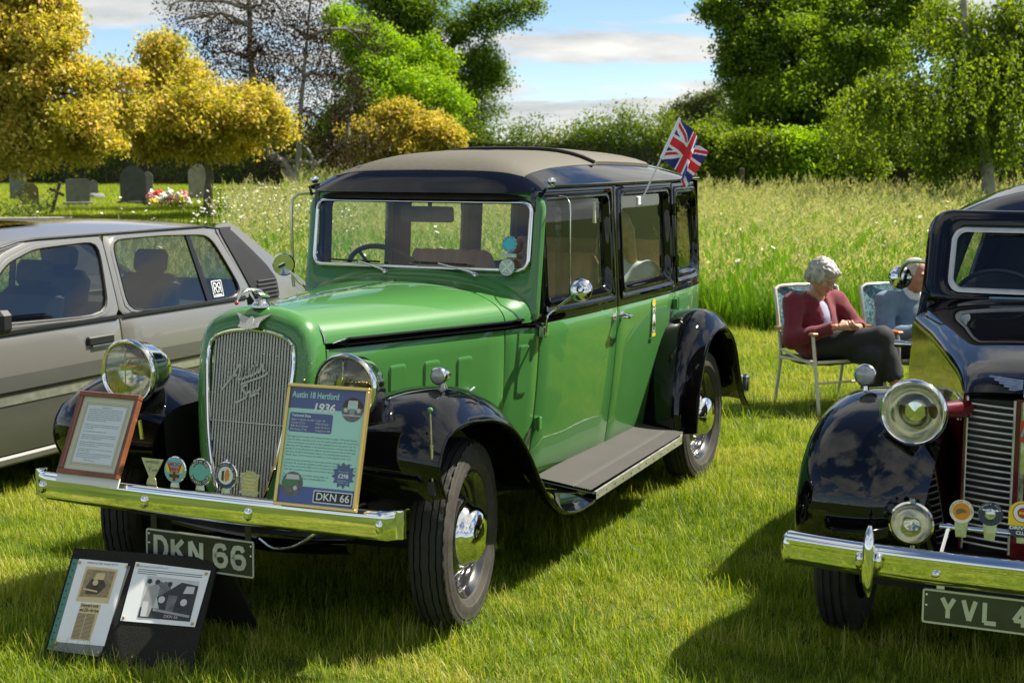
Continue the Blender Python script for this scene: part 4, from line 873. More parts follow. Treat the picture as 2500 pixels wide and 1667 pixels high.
# --- windscreen: green surround, chrome frame, glass
xw = lambda z: -0.968 - 0.16 * (z - 1.24)
so = rrect(-0.600, 0.600, 1.066, 1.632, [0.02, 0.02, 0.09, 0.09], 6, 8); si = rrect(-0.558, 0.558, 1.274, 1.588, 0.05, 6, 8); sm = rrect(-0.54, 0.54, 1.292, 1.570, 0.038, 6, 8)
def ws(q, dx): return [(xw(z) + dx - 0.022 * (abs(y) / 0.604) ** 6 - 0.012 * (y / 0.6) ** 2, y, z) for y, z in q]
MB().loops([ws(so, -0.03), ws(so, -0.006), ws(lerp(so, si, 0.15), 0.0), ws(lerp(so, si, 0.5), 0.003), ws(lerp(so, si, 0.9), 0.0), ws(si, -0.012)]).build('windscreen_surround', 'green_paint', car, 50)
wf = MB().loops([ws(si, -0.012), ws(si, 0.004), ws(lerp(si, sm, 0.3), 0.010), ws(lerp(si, sm, 0.7), 0.010), ws(sm, 0.002), ws(sm, -0.012)]).build('windscreen_frame', 'chrome', car, 60)
MB().add(ws(sm, -0.004), [list(range(len(sm)))]).build('windscreen', 'glass', wf)
# discs stuck inside the screen
wp = Pane((xw(1.36) + 0.002, 0.468, 1.398), (0, 1, 0), (-0.16, 0, 1))
wp.shape(circle(0.036), 'club_sticker', 'sticker_blue', wf, 0.001); wp.shape(circle(0.026), 'sticker_centre', 'sticker_teal', wf, 0.0015)
wp.shape([(0.034, -0.004), (0.036, 0.006), (0.02, 0.01), (-0.02, 0.01), (-0.036, 0.006), (-0.034, -0.004), (-0.012, -0.010), (0.012, -0.010)], 'sticker_band', 'sticker_teal', wf, 0.0018)
wp.arc_text('AUSTIN TEN', 0, 0, 0.031, pi * 0.86, pi * 0.14, 0.0095, 'enamel_white', wf, 0.002); wp.arc_text('DRIVERS CLUB', 0, 0, 0.031, pi * 1.12, pi * 1.88, 0.0085, 'enamel_white', wf, 0.002, True)
wp.shape([(-0.04, -0.056), (0.036, -0.060), (0.036, -0.044), (-0.04, -0.040)], 'small_label', 'tax_disc', wf, 0.001)
wp.shape(circle(0.040, 32, (-0.006, -0.102)), 'tax_disc', 'enamel_black', wf, 0.001); wp.shape(circle(0.037, 32, (-0.006, -0.102)), 'tax_disc_paper', 'tax_disc', wf, 0.0016)
wp.strokes([[(-0.03, -0.124), (0.018, -0.080)], [(-0.03, -0.080), (0.018, -0.124)]], 0.006, 'tax_disc_bands', 'petal_white', wf, 0.0022)
# wipers
for y0, y1, ya in ((-0.13, -0.285, -0.33), (0.325, 0.13, 0.115)):
    wpr = MB().tube(spline([(-0.932, y0, 1.262), (-0.945, y0 - 0.03, 1.272), (-0.953, y1, 1.306)], 8), [0.006, 0.006, 0.005, 0.005, 0.004, 0.004, 0.003, 0.003], 7).lathe([(0, 0.012), (0.010, 0.010), (0.013, 0.0)], (-0.935, y0, 1.262), (1, 0, 0.4), 10).build('wiper', 'aged_chrome', car)
    MB().tube([(-0.956, ya + 0.16, 1.304), (-0.956, ya - 0.11, 1.308)], 0.0045, 6).build('blade', 'black_plastic', wpr)
# --- roof
def roof_outline():
    h = [(-0.985, 0.0), (-0.99, 0.25), (-1.0, 0.45), (-1.022, 0.555), (-1.065, 0.605), (-1.15, wid(-1.15) - 0.01)] + [(x, wid(x) - 0.016) for x in (-1.4, -1.87, -2.3, -2.73, -3.05)] + [(-3.27, 0.575), (-3.40, 0.52), (-3.47, 0.42), (-3.495, 0.25), (-3.50, 0.0)]
    q = spline(h, 46); return np.concatenate([q, (q * [1, -1])[::-1][1:-1]])
RO = roof_outline()
def rtop(x): return float(np.interp(x, [-3.50, -3.3, -3.0, -2.6, -2.1, -1.65, -1.35, -1.18, -1.05, -0.98], [1.66, 1.705, 1.745, 1.780, 1.800, 1.803, 1.790, 1.766, 1.730, 1.700]))
def roof_pt(x0, y0, s):
    cx = min(max(x0, -3.0), -1.32); x = lerp(x0, cx, s); y = y0 * (1 - s); zg = 1.618 + 0.022 * min(1, max(0, (-1.0 - x0) / 0.12))
    return (x, y, zg + (rtop(x) - zg) * (1 - (1 - s) ** 3.5))
MB().loops([[roof_pt(x, y, 0) for x, y in RO * [1, 0.97]]] + [[roof_pt(x, y, s) for x, y in RO] for s in np.r_[0, 0.02, 0.05, 0.09, 0.14, 0.2, 0.28, 0.37, 0.47, 0.58, 0.7, 0.82, 0.92, 0.985]], cap1=True).build('roof', 'black_paint', car, 60)
from mathutils.bvhtree import BVHTree
_rm = bpy.data.objects['roof'].data; _rb = BVHTree.FromPolygons([v.co.copy() for v in _rm.vertices], [list(p.vertices) for p in _rm.polygons])
def roof_z(x, y):
    h_ = _rb.ray_cast(Vector((x, y, 3)), Vector((0, 0, -1)))[0]
    if h_ is not None: return h_.z
    # solve s for the point
    best = None
    s = 0.5
    w = np.interp(x, RO[:46, 0][::-1], RO[:46, 1][::-1])
    s = 1 - min(1, abs(y) / max(w, 0.05)); zg = 1.64
    return zg + (rtop(x) - zg) * (1 - (1 - s) ** 3.5)
for nm, x0, x1, hw, hgt, mt in (('canvas_panel', -1.10, -1.95, 0.485, 0.005, 'canvas_top'), ('sliding_roof', -1.93, -2.72, 0.48, 0.020, 'canvas_top')):
    xs = np.r_[x0, x0, np.linspace(x0 - 0.012, x1 + 0.012, 14), x1, x1]; ys = np.r_[-hw, -hw, np.linspace(-hw + 0.012, hw - 0.012, 17), hw, hw]; P = []
    for i, x in enumerate(xs):
        row = []
        for j, y in enumerate(ys):
            k = min(i, j, len(xs) - 1 - i, len(ys) - 1 - j); row.append((x, y, roof_z(x, y) + (-0.004, hgt * 0.7, hgt)[min(k, 2)]))
        P.append(row)
    cp = MB().grid(P[::-1]).build(nm, mt, car, 35)
    if nm == 'sliding_roof': MB().tube([(-1.926, y, roof_z(-1.926, y) + 0.014) for y in np.linspace(-0.485, 0.485, 18)], 0.010, 8).build('edge_roll', 'rubber', cp)
for sd in (1, -1):
    P = [(x, (wid(x) - 0.004) * sd, 1.646) for x in np.linspace(-1.10, -3.25, 24)]; MB().tube([(-1.045, 0.585 * sd, 1.60)] + [(-1.06, 0.605 * sd, 1.635)] + P, 0.0075, 6).build('rain_gutter', 'black_paint', car)
    k = MB().ball((0, 0, 0), (0.03, 0.016, 0.018)); k.xf(Matrix.Translation((-1.115, 0.612 * sd, 1.668))); k.build('trafficator_cap', 'chrome', car)

# --- wings: swept section along a crown line in the x-z plane
def wing(path, yin, ycr, ylip, drop_out, drop_in, amp, n=46, m=22, turn=0.03):
    C = spline(path, n); T = np.gradient(C, axis=0); Nn = np.stack([T[:, 1], -T[:, 0]], 1); Nn /= np.linalg.norm(Nn, axis=1)[:, None]
    if Nn[n // 2][1] < 0: Nn = -Nn
    A = np.interp(np.linspace(0, 1, n), np.linspace(0, 1, len(amp)), amp); YI = np.interp(np.linspace(0, 1, n), np.linspace(0, 1, len(yin)), yin); P = []; lip = []
    for i in range(n):
        ys = np.r_[np.linspace(YI[i], ycr, 9), np.linspace(ycr, ylip, 12)[1:]]; row = []
        for y in ys:
            o = -drop_out * ((y - ycr) / (ylip - ycr)) ** 2.3 if y > ycr else -drop_in * abs((ycr - y) / 0.3) ** 2.0
            q = C[i] + Nn[i] * o * A[i]; row.append((q[0], y, q[1]))
        q0 = np.array(row[-1]); row.append((q0[0] - Nn[i][0] * 0.012, q0[1] - 0.004, q0[2] - Nn[i][1] * 0.012)); row.append((q0[0] - Nn[i][0] * 0.014, q0[1] - turn, q0[2] - Nn[i][1] * 0.010))
        P.append(row); lip.append((q0[0], q0[1] - 0.001, q0[2]))
    return P, lip
FW = [(0.405, 0.575), (0.462, 0.66), (0.468, 0.76), (0.405, 0.865), (0.27, 0.925), (0.10, 0.938), (-0.08, 0.908), (-0.26, 0.83), (-0.42, 0.69), (-0.54, 0.54), (-0.66, 0.425), (-0.82, 0.352), (-1.02, 0.318)]
RW = [(-2.385, 0.335), (-2.395, 0.48), (-2.43, 0.64), (-2.52, 0.80), (-2.66, 0.905), (-2.84, 0.945), (-3.02, 0.92), (-3.17, 0.83), (-3.27, 0.70), (-3.33, 0.56), (-3.39, 0.44), (-3.47, 0.365)]
for sd in (1, -1):
    go = lambda mb, nm, mt, par, a=60: (mb if sd > 0 else mb.mirror()).build(nm, mt, par, a)
    P, lip = wing(FW, [0.40, 0.36, 0.34, 0.33, 0.34, 0.40, 0.46, 0.50, 0.54, 0.56, 0.57, 0.58, 0.60], 0.66, 0.862, 0.115, 0.10, [0.25, 0.40, 0.62, 0.85, 1, 1, 1, 1, 1, 0.95, 0.8, 0.55, 0.3])
    fw = go(MB().grid(P), 'front_wing', 'black_paint', car); go(MB().tube(lip, 0.0055, 6), 'wing_bead', 'black_paint', fw)
    # valance closing wing to chassis
    I = [r_[0] for r_ in P]; go(MB().grid([[p, (p[0] - 0.02, min(p[1], 0.36), max(p[2] - 0.22, 0.3))] for p in I[6:]]), 'inner_valance', 'black_trim', fw)
    P, lip = wing(RW, [0.58, 0.585, 0.60, 0.615, 0.62, 0.62, 0.61, 0.60, 0.58, 0.55, 0.52, 0.5], 0.725, 0.858, 0.10, 0.10, [0.7, 0.9, 1, 1, 1, 1, 1, 1, 1, 1, 0.8, 0.5])
    rw_ = go(MB().grid(P), 'rear_wing', 'black_paint', car); go(MB().tube(lip, 0.0055, 6), 'wing_bead', 'black_paint', rw_)
    I = [r_[0] for r_ in P]; go(MB().grid([[p, (p[0] + 0.0, 0.50, max(p[2] - 0.03, 0.33))] for p in I]), 'inner_arch', 'dark_under', rw_)
    # running board
    bx0, bx1 = -1.02, -2.40; Pb = []
    zb2 = lambda x: 0.312 + 0.026 * (bx0 - x) / 1.38
    yo = lambda x: 0.860 - 0.03 * (bx0 - x) / 1.38 - 0.035 * max(0, (-2.32 - x) / 0.08) ** 2
    for x in np.linspace(bx0, bx1, 16): Pb.append([(x, 0.55, zb2(x) + 0.040), (x, 0.60, zb2(x) + 0.032), (x, yo(x), zb2(x)), (x, yo(x), zb2(x) - 0.02), (x, 0.60, zb2(x) - 0.024)])
    rb = go(MB().grid(Pb), 'running_board', 'black_paint', car, 30)
    mt_ = MB(); x0m, x1m = -1.05, -2.375
    Q = []
    ys = [0.555, 0.60, 0.64, 0.68, 0.72, 0.745]
    for k_ in range(8): ys += [0.750 + k_ * 0.011, 0.7535 + k_ * 0.011, 0.7575 + k_ * 0.011]
    for x in np.linspace(x0m, x1m, 14):
        row = []
        for j, y in enumerate(ys):
            yy = y - max(0, 0.862 - yo(x)) * (0.5 if y > 0.7 else 0); h = 0.009 if y < 0.748 else (0.006, 0.011, 0.011)[(j - 6) % 3]; row.append((x, yy, zb2(x) + h + 0.036 * max(0, (0.83 - yy) / 0.28)))
        Q.append(row)
    go(mt_.grid(Q), 'rubber_mat', 'mat_rubber', rb, 30)
    st = MB(); st.grid([[(x, yo(x) - 0.006, zb2(x) + 0.010), (x, yo(x) + 0.004, zb2(x) + 0.009), (x, yo(x) + 0.005, zb2(x) - 0.026), (x, yo(x) - 0.006, zb2(x) - 0.028)] for x in np.linspace(bx0 - 0.008, bx1, 12)]); go(st, 'edge_strip', 'aluminium', rb, 30)
    rv = MB()
    for x in np.linspace(bx0 - 0.03, bx1 + 0.03, 13): rv.lathe([(0, 0.002), (0.004, 0.0015), (0.005, 0)], (x, yo(x) + 0.0045, zb2(x) - 0.009), (0, 1, 0), 6)
    go(rv, 'rivets', 'black_plastic', rb)['kind'] = 'stuff'
    # body sill shadow strip and chassis
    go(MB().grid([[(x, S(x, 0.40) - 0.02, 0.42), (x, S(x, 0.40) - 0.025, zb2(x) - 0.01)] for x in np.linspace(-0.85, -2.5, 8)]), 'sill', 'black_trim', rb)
    # side lamp on wing
    c = np.array([0.12, 0.70, 0.982]); sl = go(MB().lathe([(0.0, -0.075), (0.014, -0.070), (0.026, -0.045), (0.031, -0.01), (0.033, 0.012), (0.028, 0.016)], c, (1, 0, 0.0), 20).tube([c + (-0.02, 0, -0.025), c + (-0.03, 0, -0.06)], [0.012, 0.02], 10), 'side_lamp', 'chrome', fw)
    go(MB().lathe([(0.029, 0.012), (0.022, 0.019), (0.0, 0.022)], c, (1, 0, 0), 18), 'lamp_lens', 'lamp_glass_white', sl)
    # headlamp
    c = np.array([0.418, 0.484, 0.962]); hl = go(MB().lathe([(0.0, -0.215), (0.022, -0.212), (0.05, -0.19), (0.085, -0.145), (0.108, -0.085), (0.118, -0.03), (0.124, -0.012), (0.129, -0.002), (0.129, 0.010), (0.122, 0.018), (0.114, 0.016), (0.111, 0.008)], c, (1, 0, 0), 48).tube(spline([c + (-0.10, 0.0, -0.11), c + (-0.115, 0.01, -0.16), c + (-0.13, 0.02, -0.24)], 6), [0.03, 0.026, 0.026, 0.03, 0.034, 0.04], 12), 'headlamp', 'chrome', car)
    go(MB().lathe([(0.111, 0.004), (0.10, -0.035), (0.07, -0.075), (0.03, -0.098), (0.018, -0.10)], c, (1, 0, 0), 40), 'headlamp_bowl', 'reflector', hl)
    go(MB().lathe([(0.0, -0.02), (0.012, -0.025), (0.018, -0.045), (0.026, -0.07), (0.026, -0.10)], c, (1, 0, 0), 16), 'bulb', 'brass', hl)
    # ribbed lens
    P = []
    for i in range(33):
        y = -0.111 + 0.222 * i / 32; hz = math.sqrt(max(0.111 ** 2 - y * y, 0)); P.append([c + (0.010 + 0.016 * (1 - (y * y + (hz * t) ** 2) / 0.0123) + (0.0022 if i % 2 else 0), y, hz * t) for t in np.linspace(-1, 1, 15)])
    go(MB().grid(P), 'headlamp_lens', 'lens_glass', hl, 20)
    go(MB().tube([c + (0.026, 0, -0.04), c + (0.020, 0, 0.10)], 0.003, 6), 'lens_rod', 'aged_chrome', hl)
    # tail: rear bumper end
    # door mirror
    if sd > 0:
        b0 = np.array([-1.03, S(-1.03, 1.02) + 0.03, 1.015]); h_ = np.array([-1.08, 0.765, 1.200]); mr = MB().tube(spline([b0, b0 + (0, 0.012, 0.07), b0 + (-0.02, 0.035, 0.095), h_ + (0.02, -0.01, -0.012)], 14), 0.0065, 8).box(b0 + (0, -0.012, 0), (0.03, 0.03, 0.05), ch=0.004).build('door_mirror', 'aged_chrome', car)
        d_ = unit((0.93, 0.28, 0.2)); MB().lathe([(0.0, 0.022), (0.03, 0.020), (0.048, 0.010), (0.052, 0.0), (0.050, -0.008), (0.0, -0.010)], h_, d_, 28).lathe([(0.012, 0.03), (0.018, 0.022)], h_, d_, 12).build('mirror_head', 'chrome', mr)
    else:
        h_ = np.array([-1.02, -0.735, 1.27]); mr = MB().tube([(-1.05, -0.61, 1.14), (-1.02, -0.66, 1.20), h_ + (-0.02, 0, -0.01)], 0.006, 8).build('door_mirror', 'aged_chrome', car)
        d_ = unit((0.9, 0.35, 0.0)); MB().lathe([(0.0, 0.004), (0.050, 0.003), (0.055, -0.003), (0.045, -0.012), (0.0, -0.016)], h_, d_, 28).tube([h_ + d_ * 0.0, h_ + d_ * 0.055 + (0, -0.02, -0.01)], [0.012, 0.006], 8).build('mirror_head', 'chrome', mr)
    # wind deflector pane by the front quarter of the door
    q = rrect(0.0, 0.15, 1.135, 1.605, [0.05, 0.002, 0.002, 0.05], 5, 4); f_ = lambda a, z: (-1.075 - (0.12 - a) * 0.55, 0.625 + a * 0.75, z)
    wd = go(MB().add([f_(0.12 - a * 0.9, z) for a, z in q], [list(range(len(q)))]), 'wind_deflector', 'glass', car)
    go(MB().tube([f_(0.12 - a * 0.9, z) for a, z in q[:22]] if False else [f_(0.12, 1.16), f_(0.125, 1.20), f_(0.125, 1.53), f_(0.12, 1.575), f_(0.09, 1.600), f_(0.0, 1.605)], 0.0035 if sd > 0 else 0.007, 6), 'deflector_edge', 'aged_chrome', wd)
# --- wheels
def wheel(x, y, steer, sd):
    prof = []
    R0 = 0.366; W = 0.078
    tr = [(-0.058, 0.0), (-0.045, 0.0), (-0.0448, -0.011), (-0.0388, -0.011), (-0.0386, 0.0), (-0.020, 0.001), (-0.0198, -0.011), (-0.0138, -0.011), (-0.0136, 0.001), (0.0136, 0.001), (0.0138, -0.011), (0.0198, -0.011), (0.020, 0.001), (0.0386, 0.0), (0.0388, -0.011), (0.0448, -0.011), (0.045, 0.0), (0.058, 0.0)]
    tread = [(R0 - 0.004 + d - 0.9 * (h * h), h) for h, d in tr]
    body = [(0.236, -0.045), (0.250, -0.062), (0.285, -0.077), (0.315, -0.076), (0.335, -0.070), (0.350, -0.064)] + tread + [(0.350, 0.064), (0.343, 0.068), (0.338, 0.069), (0.330, 0.0715), (0.327, 0.0705), (0.318, 0.0745), (0.314, 0.0735), (0.300, 0.0765), (0.285, 0.0775), (0.272, 0.0765), (0.270, 0.0735), (0.262, 0.070), (0.255, 0.066), (0.247, 0.062), (0.236, 0.045)]
    nb = len(body); nt_ = len(tread)
    def mod(i, j):
        if i in (6, 23, 5, 24): return -0.007 if j % 3 == 0 else 0.0
        if i in (10, 15): return -0.004 if j % 3 == 1 else 0
        return 0
    o = MB().lathe([(0.0, -0.05), (0.11, -0.05), (0.15, -0.062), (0.20, -0.06), (0.214, -0.052), (0.222, -0.05), (0.224, 0.030), (0.232, 0.036), (0.240, 0.046), (0.241, 0.056), (0.236, 0.058), (0.229, 0.050), (0.220, 0.040), (0.213, 0.030), (0.211, 0.010), (0.200, 0.002), (0.198, -0.006), (0.186, -0.008), (0.183, 0.0), (0.17, 0.004), (0.15, 0.020), (0.135, 0.032), (0.118, 0.036)], (0, 0, 0), (0, 1, 0), 64).build('wheel', 'rim_black', car, 35)
    MB().lathe([(r_ - (0.013 if 6 <= i_ < 24 else 0), h) for i_, (r_, h) in enumerate(body)], (0, 0, 0), (0, 1, 0), 126, mod=mod).build('tyre', ['tyre_side'], o, 30)
    ty = MB().lathe([(r_ + 0.0006, h) for r_, h in tread], (0, 0, 0), (0, 1, 0), 126, mod=lambda i, j: mod(i + 6, j), modh=lambda i, j: (0.0016 * (abs((j % 4) - 2) - 1.0)) if 1 < i < 16 else 0).build('tread', 'rubber', o, 30)
    MB().lathe([(0.126, 0.034), (0.124, 0.052), (0.112, 0.060), (0.108, 0.075), (0.098, 0.094), (0.078, 0.108), (0.05, 0.116), (0.0, 0.120)], (0, 0, 0), (0, 1, 0), 48).build('hubcap', 'chrome', o, 50)
    o.location = (x, y, 0.362); o.rotation_euler = (0, 0, steer + (0 if sd > 0 else pi))
    return o
wheel(0, 0.70, radians(9.5), 1); wheel(0, -0.70, radians(9.5), -1); wheel(-2.845, 0.70, 0, 1); wheel(-2.845, -0.70, 0, -1)
# --- bumpers
def bumper(x_mid, hl_, z, h, sweep, name, back):
    P = []
    for y in np.linspace(-hl_, hl_, 41):
        t = abs(y) / hl_; x = x_mid - sweep * t ** 2.2 - (0.05 * max(0, (t - 0.955) / 0.045) ** 2); s = 1 if not back else -1; zc = z + 0.004 * (1 - t * t)
        prof_ = [(-0.034, 0.86), (-0.028, 0.97), (-0.012, 1.0), (-0.002, 0.96), (0.004, 0.84), (0.0065, 0.5), (0.007, 0.0), (0.006, -0.6), (0.003, -0.9), (-0.004, -0.99), (-0.016, -1.0)]
        P.append([(x + s * dx, y, zc + h / 2 * dz) for dx, dz in prof_])
    return MB().grid(P if not back else [p[::-1] for p in P]).build(name, 'chrome', car, 60)
fb = bumper(0.665, 0.802, 0.537, 0.104, 0.045, 'front_bumper', False); rbm = bumper(-3.60, 0.78, 0.44, 0.10, -0.06, 'rear_bumper', True)
for y in (-0.80, 0.80): MB().box((-3.55, y, 0.44), (0.05, 0.045, 0.105), ch=0.012).build('overrider', 'chrome', rbm)
for y in (-0.739, -0.227, 0.227, 0.739):
    x = 0.676 - 0.045 * (abs(y) / 0.802) ** 2.2; k = MB().ball((x, y, 0.536), (0.012, 0.014, 0.024), 10, 14); k.build('bumper_bolt', 'chrome', fb)
for y in (-0.802, 0.802): MB().lathe([(0.0, 0.057), (0.02, 0.054), (0.022, 0.04), (0.022, -0.045)], (0.585, y * 0.985, 0.537), (0, 0, 1), 14).build('end_cap', 'chrome', fb)
for y in (-0.36, 0.36): MB().tube(spline([(0.64, y, 0.53), (0.55, y, 0.50), (0.35, y, 0.46), (0.1, y, 0.45)], 8), 0.018, 8).build('bumper_iron', 'black_trim', fb)
# --- number plate
def plate_glyphs(txt, hgt, w, sp, sw):
    G = {'D': [[(0, 0), (0, 1), (0.55, 1), (0.85, 0.86), (1, 0.6), (1, 0.4), (0.85, 0.14), (0.55, 0), (0, 0)]], 'K': [[(0, 0), (0, 1)], [(0.95, 1), (0.05, 0.42)], [(0.33, 0.58), (1, 0)]], 'N': [[(0, 0), (0, 1)], [(0.02, 1), (0.98, 0)], [(1, 0), (1, 1)]],
         '6': [[(0.92, 0.80), (0.78, 0.97), (0.5, 1.0), (0.18, 0.95), (0, 0.72), (0, 0.28), (0.18, 0.05), (0.5, 0), (0.82, 0.05), (1, 0.25), (0.98, 0.42), (0.8, 0.55), (0.5, 0.57), (0.15, 0.52), (0.02, 0.4)]],
         'Y': [[(0.5, 0), (0.5, 0.45)], [(0.5, 0.45), (0, 1)], [(0.5, 0.45), (1, 1)]], 'V': [[(0, 1), (0.5, 0)], [(0.5, 0), (1, 1)]], 'L': [[(0, 1), (0, 0)], [(0, 0), (0.95, 0)]], '4': [[(0.75, 0), (0.75, 1)], [(0.75, 1), (0, 0.3)], [(0, 0.3), (1, 0.3)]], '2': [[(0, 0.75), (0.15, 0.95), (0.5, 1), (0.85, 0.95), (1, 0.72), (0.9, 0.5), (0, 0)], [(0, 0), (1, 0)]]}
    out = []; x = 0
    for ch in txt:
        if ch == ' ': x += w * 0.45; continue
        gw = w * (1 if ch != '1' else 0.2)
        lines = [[(x + sw / 2 + p[0] * (gw - sw), sw / 2 + p[1] * (hgt - sw)) for p in l] for l in G[ch]]
        out.append((ch, lines)); x += gw + sp
    return out, x - sp
def number_plate(txt, par, pane, W, H, gh, gw, sp, sw, m_back, m_let):
    pl = MB().prism(rrect(0, W, 0, H, 0.008, 3, 1), 0.004, pane.o, pane.u, pane.v).build('number_plate', m_back, par, smooth=False)
    b = MB().ribbon(rrect(0.004, W - 0.004, 0.004, H - 0.004, 0.006, 3, 1), 0.006, 0.003, pane.p(0, 0, 0.0005), pane.u, pane.v, closed=True); b.build('plate_border', m_let, pl, smooth=False)
    gl, tw = plate_glyphs(txt, gh, gw, sp, sw); ox, oy = (W - tw) / 2, (H - gh) / 2
    for ch, lines in gl:
        b = MB()
        for i, l in enumerate(lines):
            closed = ch == 'D'; pts = [(p[0] + ox, p[1] + oy) for p in (l[:-1] if closed else l)]; b.ribbon(pts, sw, 0.0025 + 0.0003 * i, pane.p(0, 0, 0.0005), pane.u, pane.v, closed=closed)
        b.build('character', m_let, pl, smooth=False)
    for (x, y) in ((0.014, H - 0.02), (0.014, H - 0.055), (W - 0.014, H - 0.02), (W - 0.014, H - 0.055)): MB().lathe([(0, 0.004), (0.004, 0.003), (0.0055, 0)], pane.p(x, y, 0.0005), pane.n, 8).build('plate_rivet', 'aged_chrome', pl)
    return pl
number_plate('DKN 66', car, Pane((0.655, -0.238, 0.300), (0, 1, 0), (-0.03, 0, 1)), 0.476, 0.135, 0.092, 0.066, 0.012, 0.0172, 'plate_black', 'plate_silver')
for y in (-0.205, 0.21): MB().box((0.648, y, 0.47), (0.005, 0.026, 0.10), ch=0.001).lathe([(0, 0.002), (0.004, 0.001)], (0.651, y, 0.462), (1, 0, 0), 8).build('plate_bracket', 'black_trim', car)
# --- under the nose: apron, axle, springs, dark floor
MB().grid([[(x, y, 0.42 + 0.05 * abs(y) - 0.35 * max(0, x - 0.05) * 0.25) for y in np.linspace(-0.50, 0.50, 9)] for x in np.linspace(0.42, -3.35, 14)]).build('underbody', 'dark_under', car)
MB().tube([(0, y, 0.33 - 0.03 * cos(y * 2)) for y in np.linspace(-0.62, 0.62, 9)], 0.035, 8).build('front_axle', 'dark_under', car)
MB().grid([[(0.26 + 0.06 * cos(a) - 0.02, y, 0.355 + 0.05 * sin(a) - 0.03 * cos(y * 4)) for a in np.linspace(0.4, -1.6, 7)] for y in np.linspace(-0.40, 0.40, 17)]).build('front_apron', 'black_paint', car, 60)
MB().tube(spline([(0.42, 0.10, 0.375), (0.47, 0.20, 0.36), (0.48, 0.30, 0.385), (0.46, 0.38, 0.44)], 10), 0.006, 6).build('starting_handle_rod', 'aged_chrome', car)
MB().grid([[(-0.78 - 0.02 * i, y, z) for y in np.linspace(-0.46, 0.46, 3)] for i, z in enumerate((0.45, 0.8, 1.05, 1.12))]).build('bulkhead', 'dark_interior', car)
MB().box((-2.1, 0, 0.43), (2.3, 1.0, 0.02)).build('floor', 'dark_interior', car)
# inner lining behind the door skins
for sd in (1, -1):
    go = lambda mb, nm, mt, par, a=60: (mb if sd > 0 else mb.mirror()).build(nm, mt, par, a)
    go(MB().grid([[(x, S(x, z) - 0.055, z) for z in np.linspace(0.44, 1.135, 6)] for x in np.linspace(-0.84, -3.3, 16)]), 'door_lining', 'dark_interior', car)
    for px_ in ((-1.06, -1.12), (-1.78, -1.965), (-2.645, -2.80), (-3.23, -3.4)): go(MB().grid([[(x, S(x, z) - 0.055, z) for z in (1.13, 1.3, 1.5, 1.64)] for x in px_]), 'pillar_trim', 'wood_dark' if px_[0] > -1.9 else 'dark_interior', car)
MB().loops([[tuple(np.array(roof_pt(x, y, s)) - (0, 0, 0.035)) for x, y in RO * [1, 0.95]] for s in (0.02, 0.1, 0.3, 0.6, 0.985)]).build('headlining', 'dark_interior', car)
MB().grid([[(x, y, z) for y in np.linspace(-0.52, 0.52, 5)] for x, z in ((-3.42, 0.5), (-3.44, 1.0), (-3.42, 1.25), (-3.40, 1.5), (-3.30, 1.64))]).build('rear_lining', 'dark_interior', car)
dash = MB().box((-1.07, 0, 1.150), (0.05, 1.04, 0.13), ch=0.02).build('dashboard', 'wood_dark', car)
for y in (-0.12, 0.0, 0.12): MB().lathe([(0.045, 0), (0.045, 0.008), (0.038, 0.010), (0, 0.010)], (-1.096, y, 1.16), (-1, 0, 0), 20).build('dial', 'black_plastic', dash)
# steering wheel (right-hand drive)
sw_c = np.array([-1.32, -0.33, 1.185]); ax = unit((-0.80, 0, 0.60)); u_ = np.array([0, 1, 0]); w_ = np.cross(ax, u_)
swh = MB().tube([sw_c + 0.215 * (cos(a) * u_ + sin(a) * w_) for a in np.linspace(0, 2 * pi, 40, endpoint=False)], 0.0125, 8, closed=True).build('steering_wheel', 'black_plastic', car)
k = MB().lathe([(0, 0.02), (0.04, 0.015), (0.05, -0.02)], sw_c - ax * 0.05, ax, 16).tube([sw_c - ax * 0.05, sw_c - ax * 0.55], 0.02, 8)
for a in (0.0, 2.1, 4.2): k.tube([sw_c - ax * 0.05, sw_c + 0.21 * (cos(a) * u_ + sin(a) * w_)], 0.009, 6)
k.build('spokes', 'black_plastic', swh)
# seats with pleats
def seat_mesh(x, y, w, zb, zt, name, depth=0.48, rows=1):
    P = []; n = 49
    for i in range(n):
        yy = -w / 2 + w * i / (n - 1); t = abs(yy) / (w / 2); pl = 0.012 * abs(sin(pi * (i / (n - 1)) * 7)) ; e = max(0, (t - 0.86) / 0.14); sh = 0.05 * e * e
        H = zt - zb
        P.append([(x + depth - sh, y + yy, zb - 0.1), (x + depth - sh, y + yy, zb + 0.03), (x + depth - 0.03, y + yy, zb + 0.085 + pl - sh), (x + 0.12, y + yy, zb + 0.075 + pl - sh), (x + 0.06 + pl, y + yy, zb + 0.11), (x + 0.0 + pl, y + yy, zb + H * 0.6), (x - 0.05 + pl, y + yy, zt - 0.06 - sh), (x - 0.08, y + yy, zt - sh + pl * 0.4), (x - 0.13, y + yy, zt - 0.015 - sh), (x - 0.16, y + yy, zt - 0.08 - sh), (x - 0.13, y + yy, zb)])
    return MB().grid(P[::-1]).add(P[0], [list(range(11))]).add(P[-1], [list(range(11))[::-1]]).build(name, 'leather', car, 60)
seat_mesh(-1.80, 0.29, 0.46, 0.66, 1.30, 'front_seat'); seat_mesh(-1.80, -0.29, 0.46, 0.66, 1.30, 'front_seat'); seat_mesh(-3.0, 0, 1.02, 0.66, 1.30, 'rear_seat')
rvm = MB().prism(rrect(-0.135, 0.135, -0.036, 0.036, 0.014, 4, 1), 0.014, (-1.105, -0.01, 1.515), (0, 1, 0), (0.05, 0, 1)).tube([(-1.12, 0.0, 1.53), (-1.13, 0.0, 1.62)], 0.01, 8).box((-1.14, 0.0, 1.61), (0.04, 0.11, 0.03), ch=0.006).build('rear_view_mirror', 'black_plastic', car)
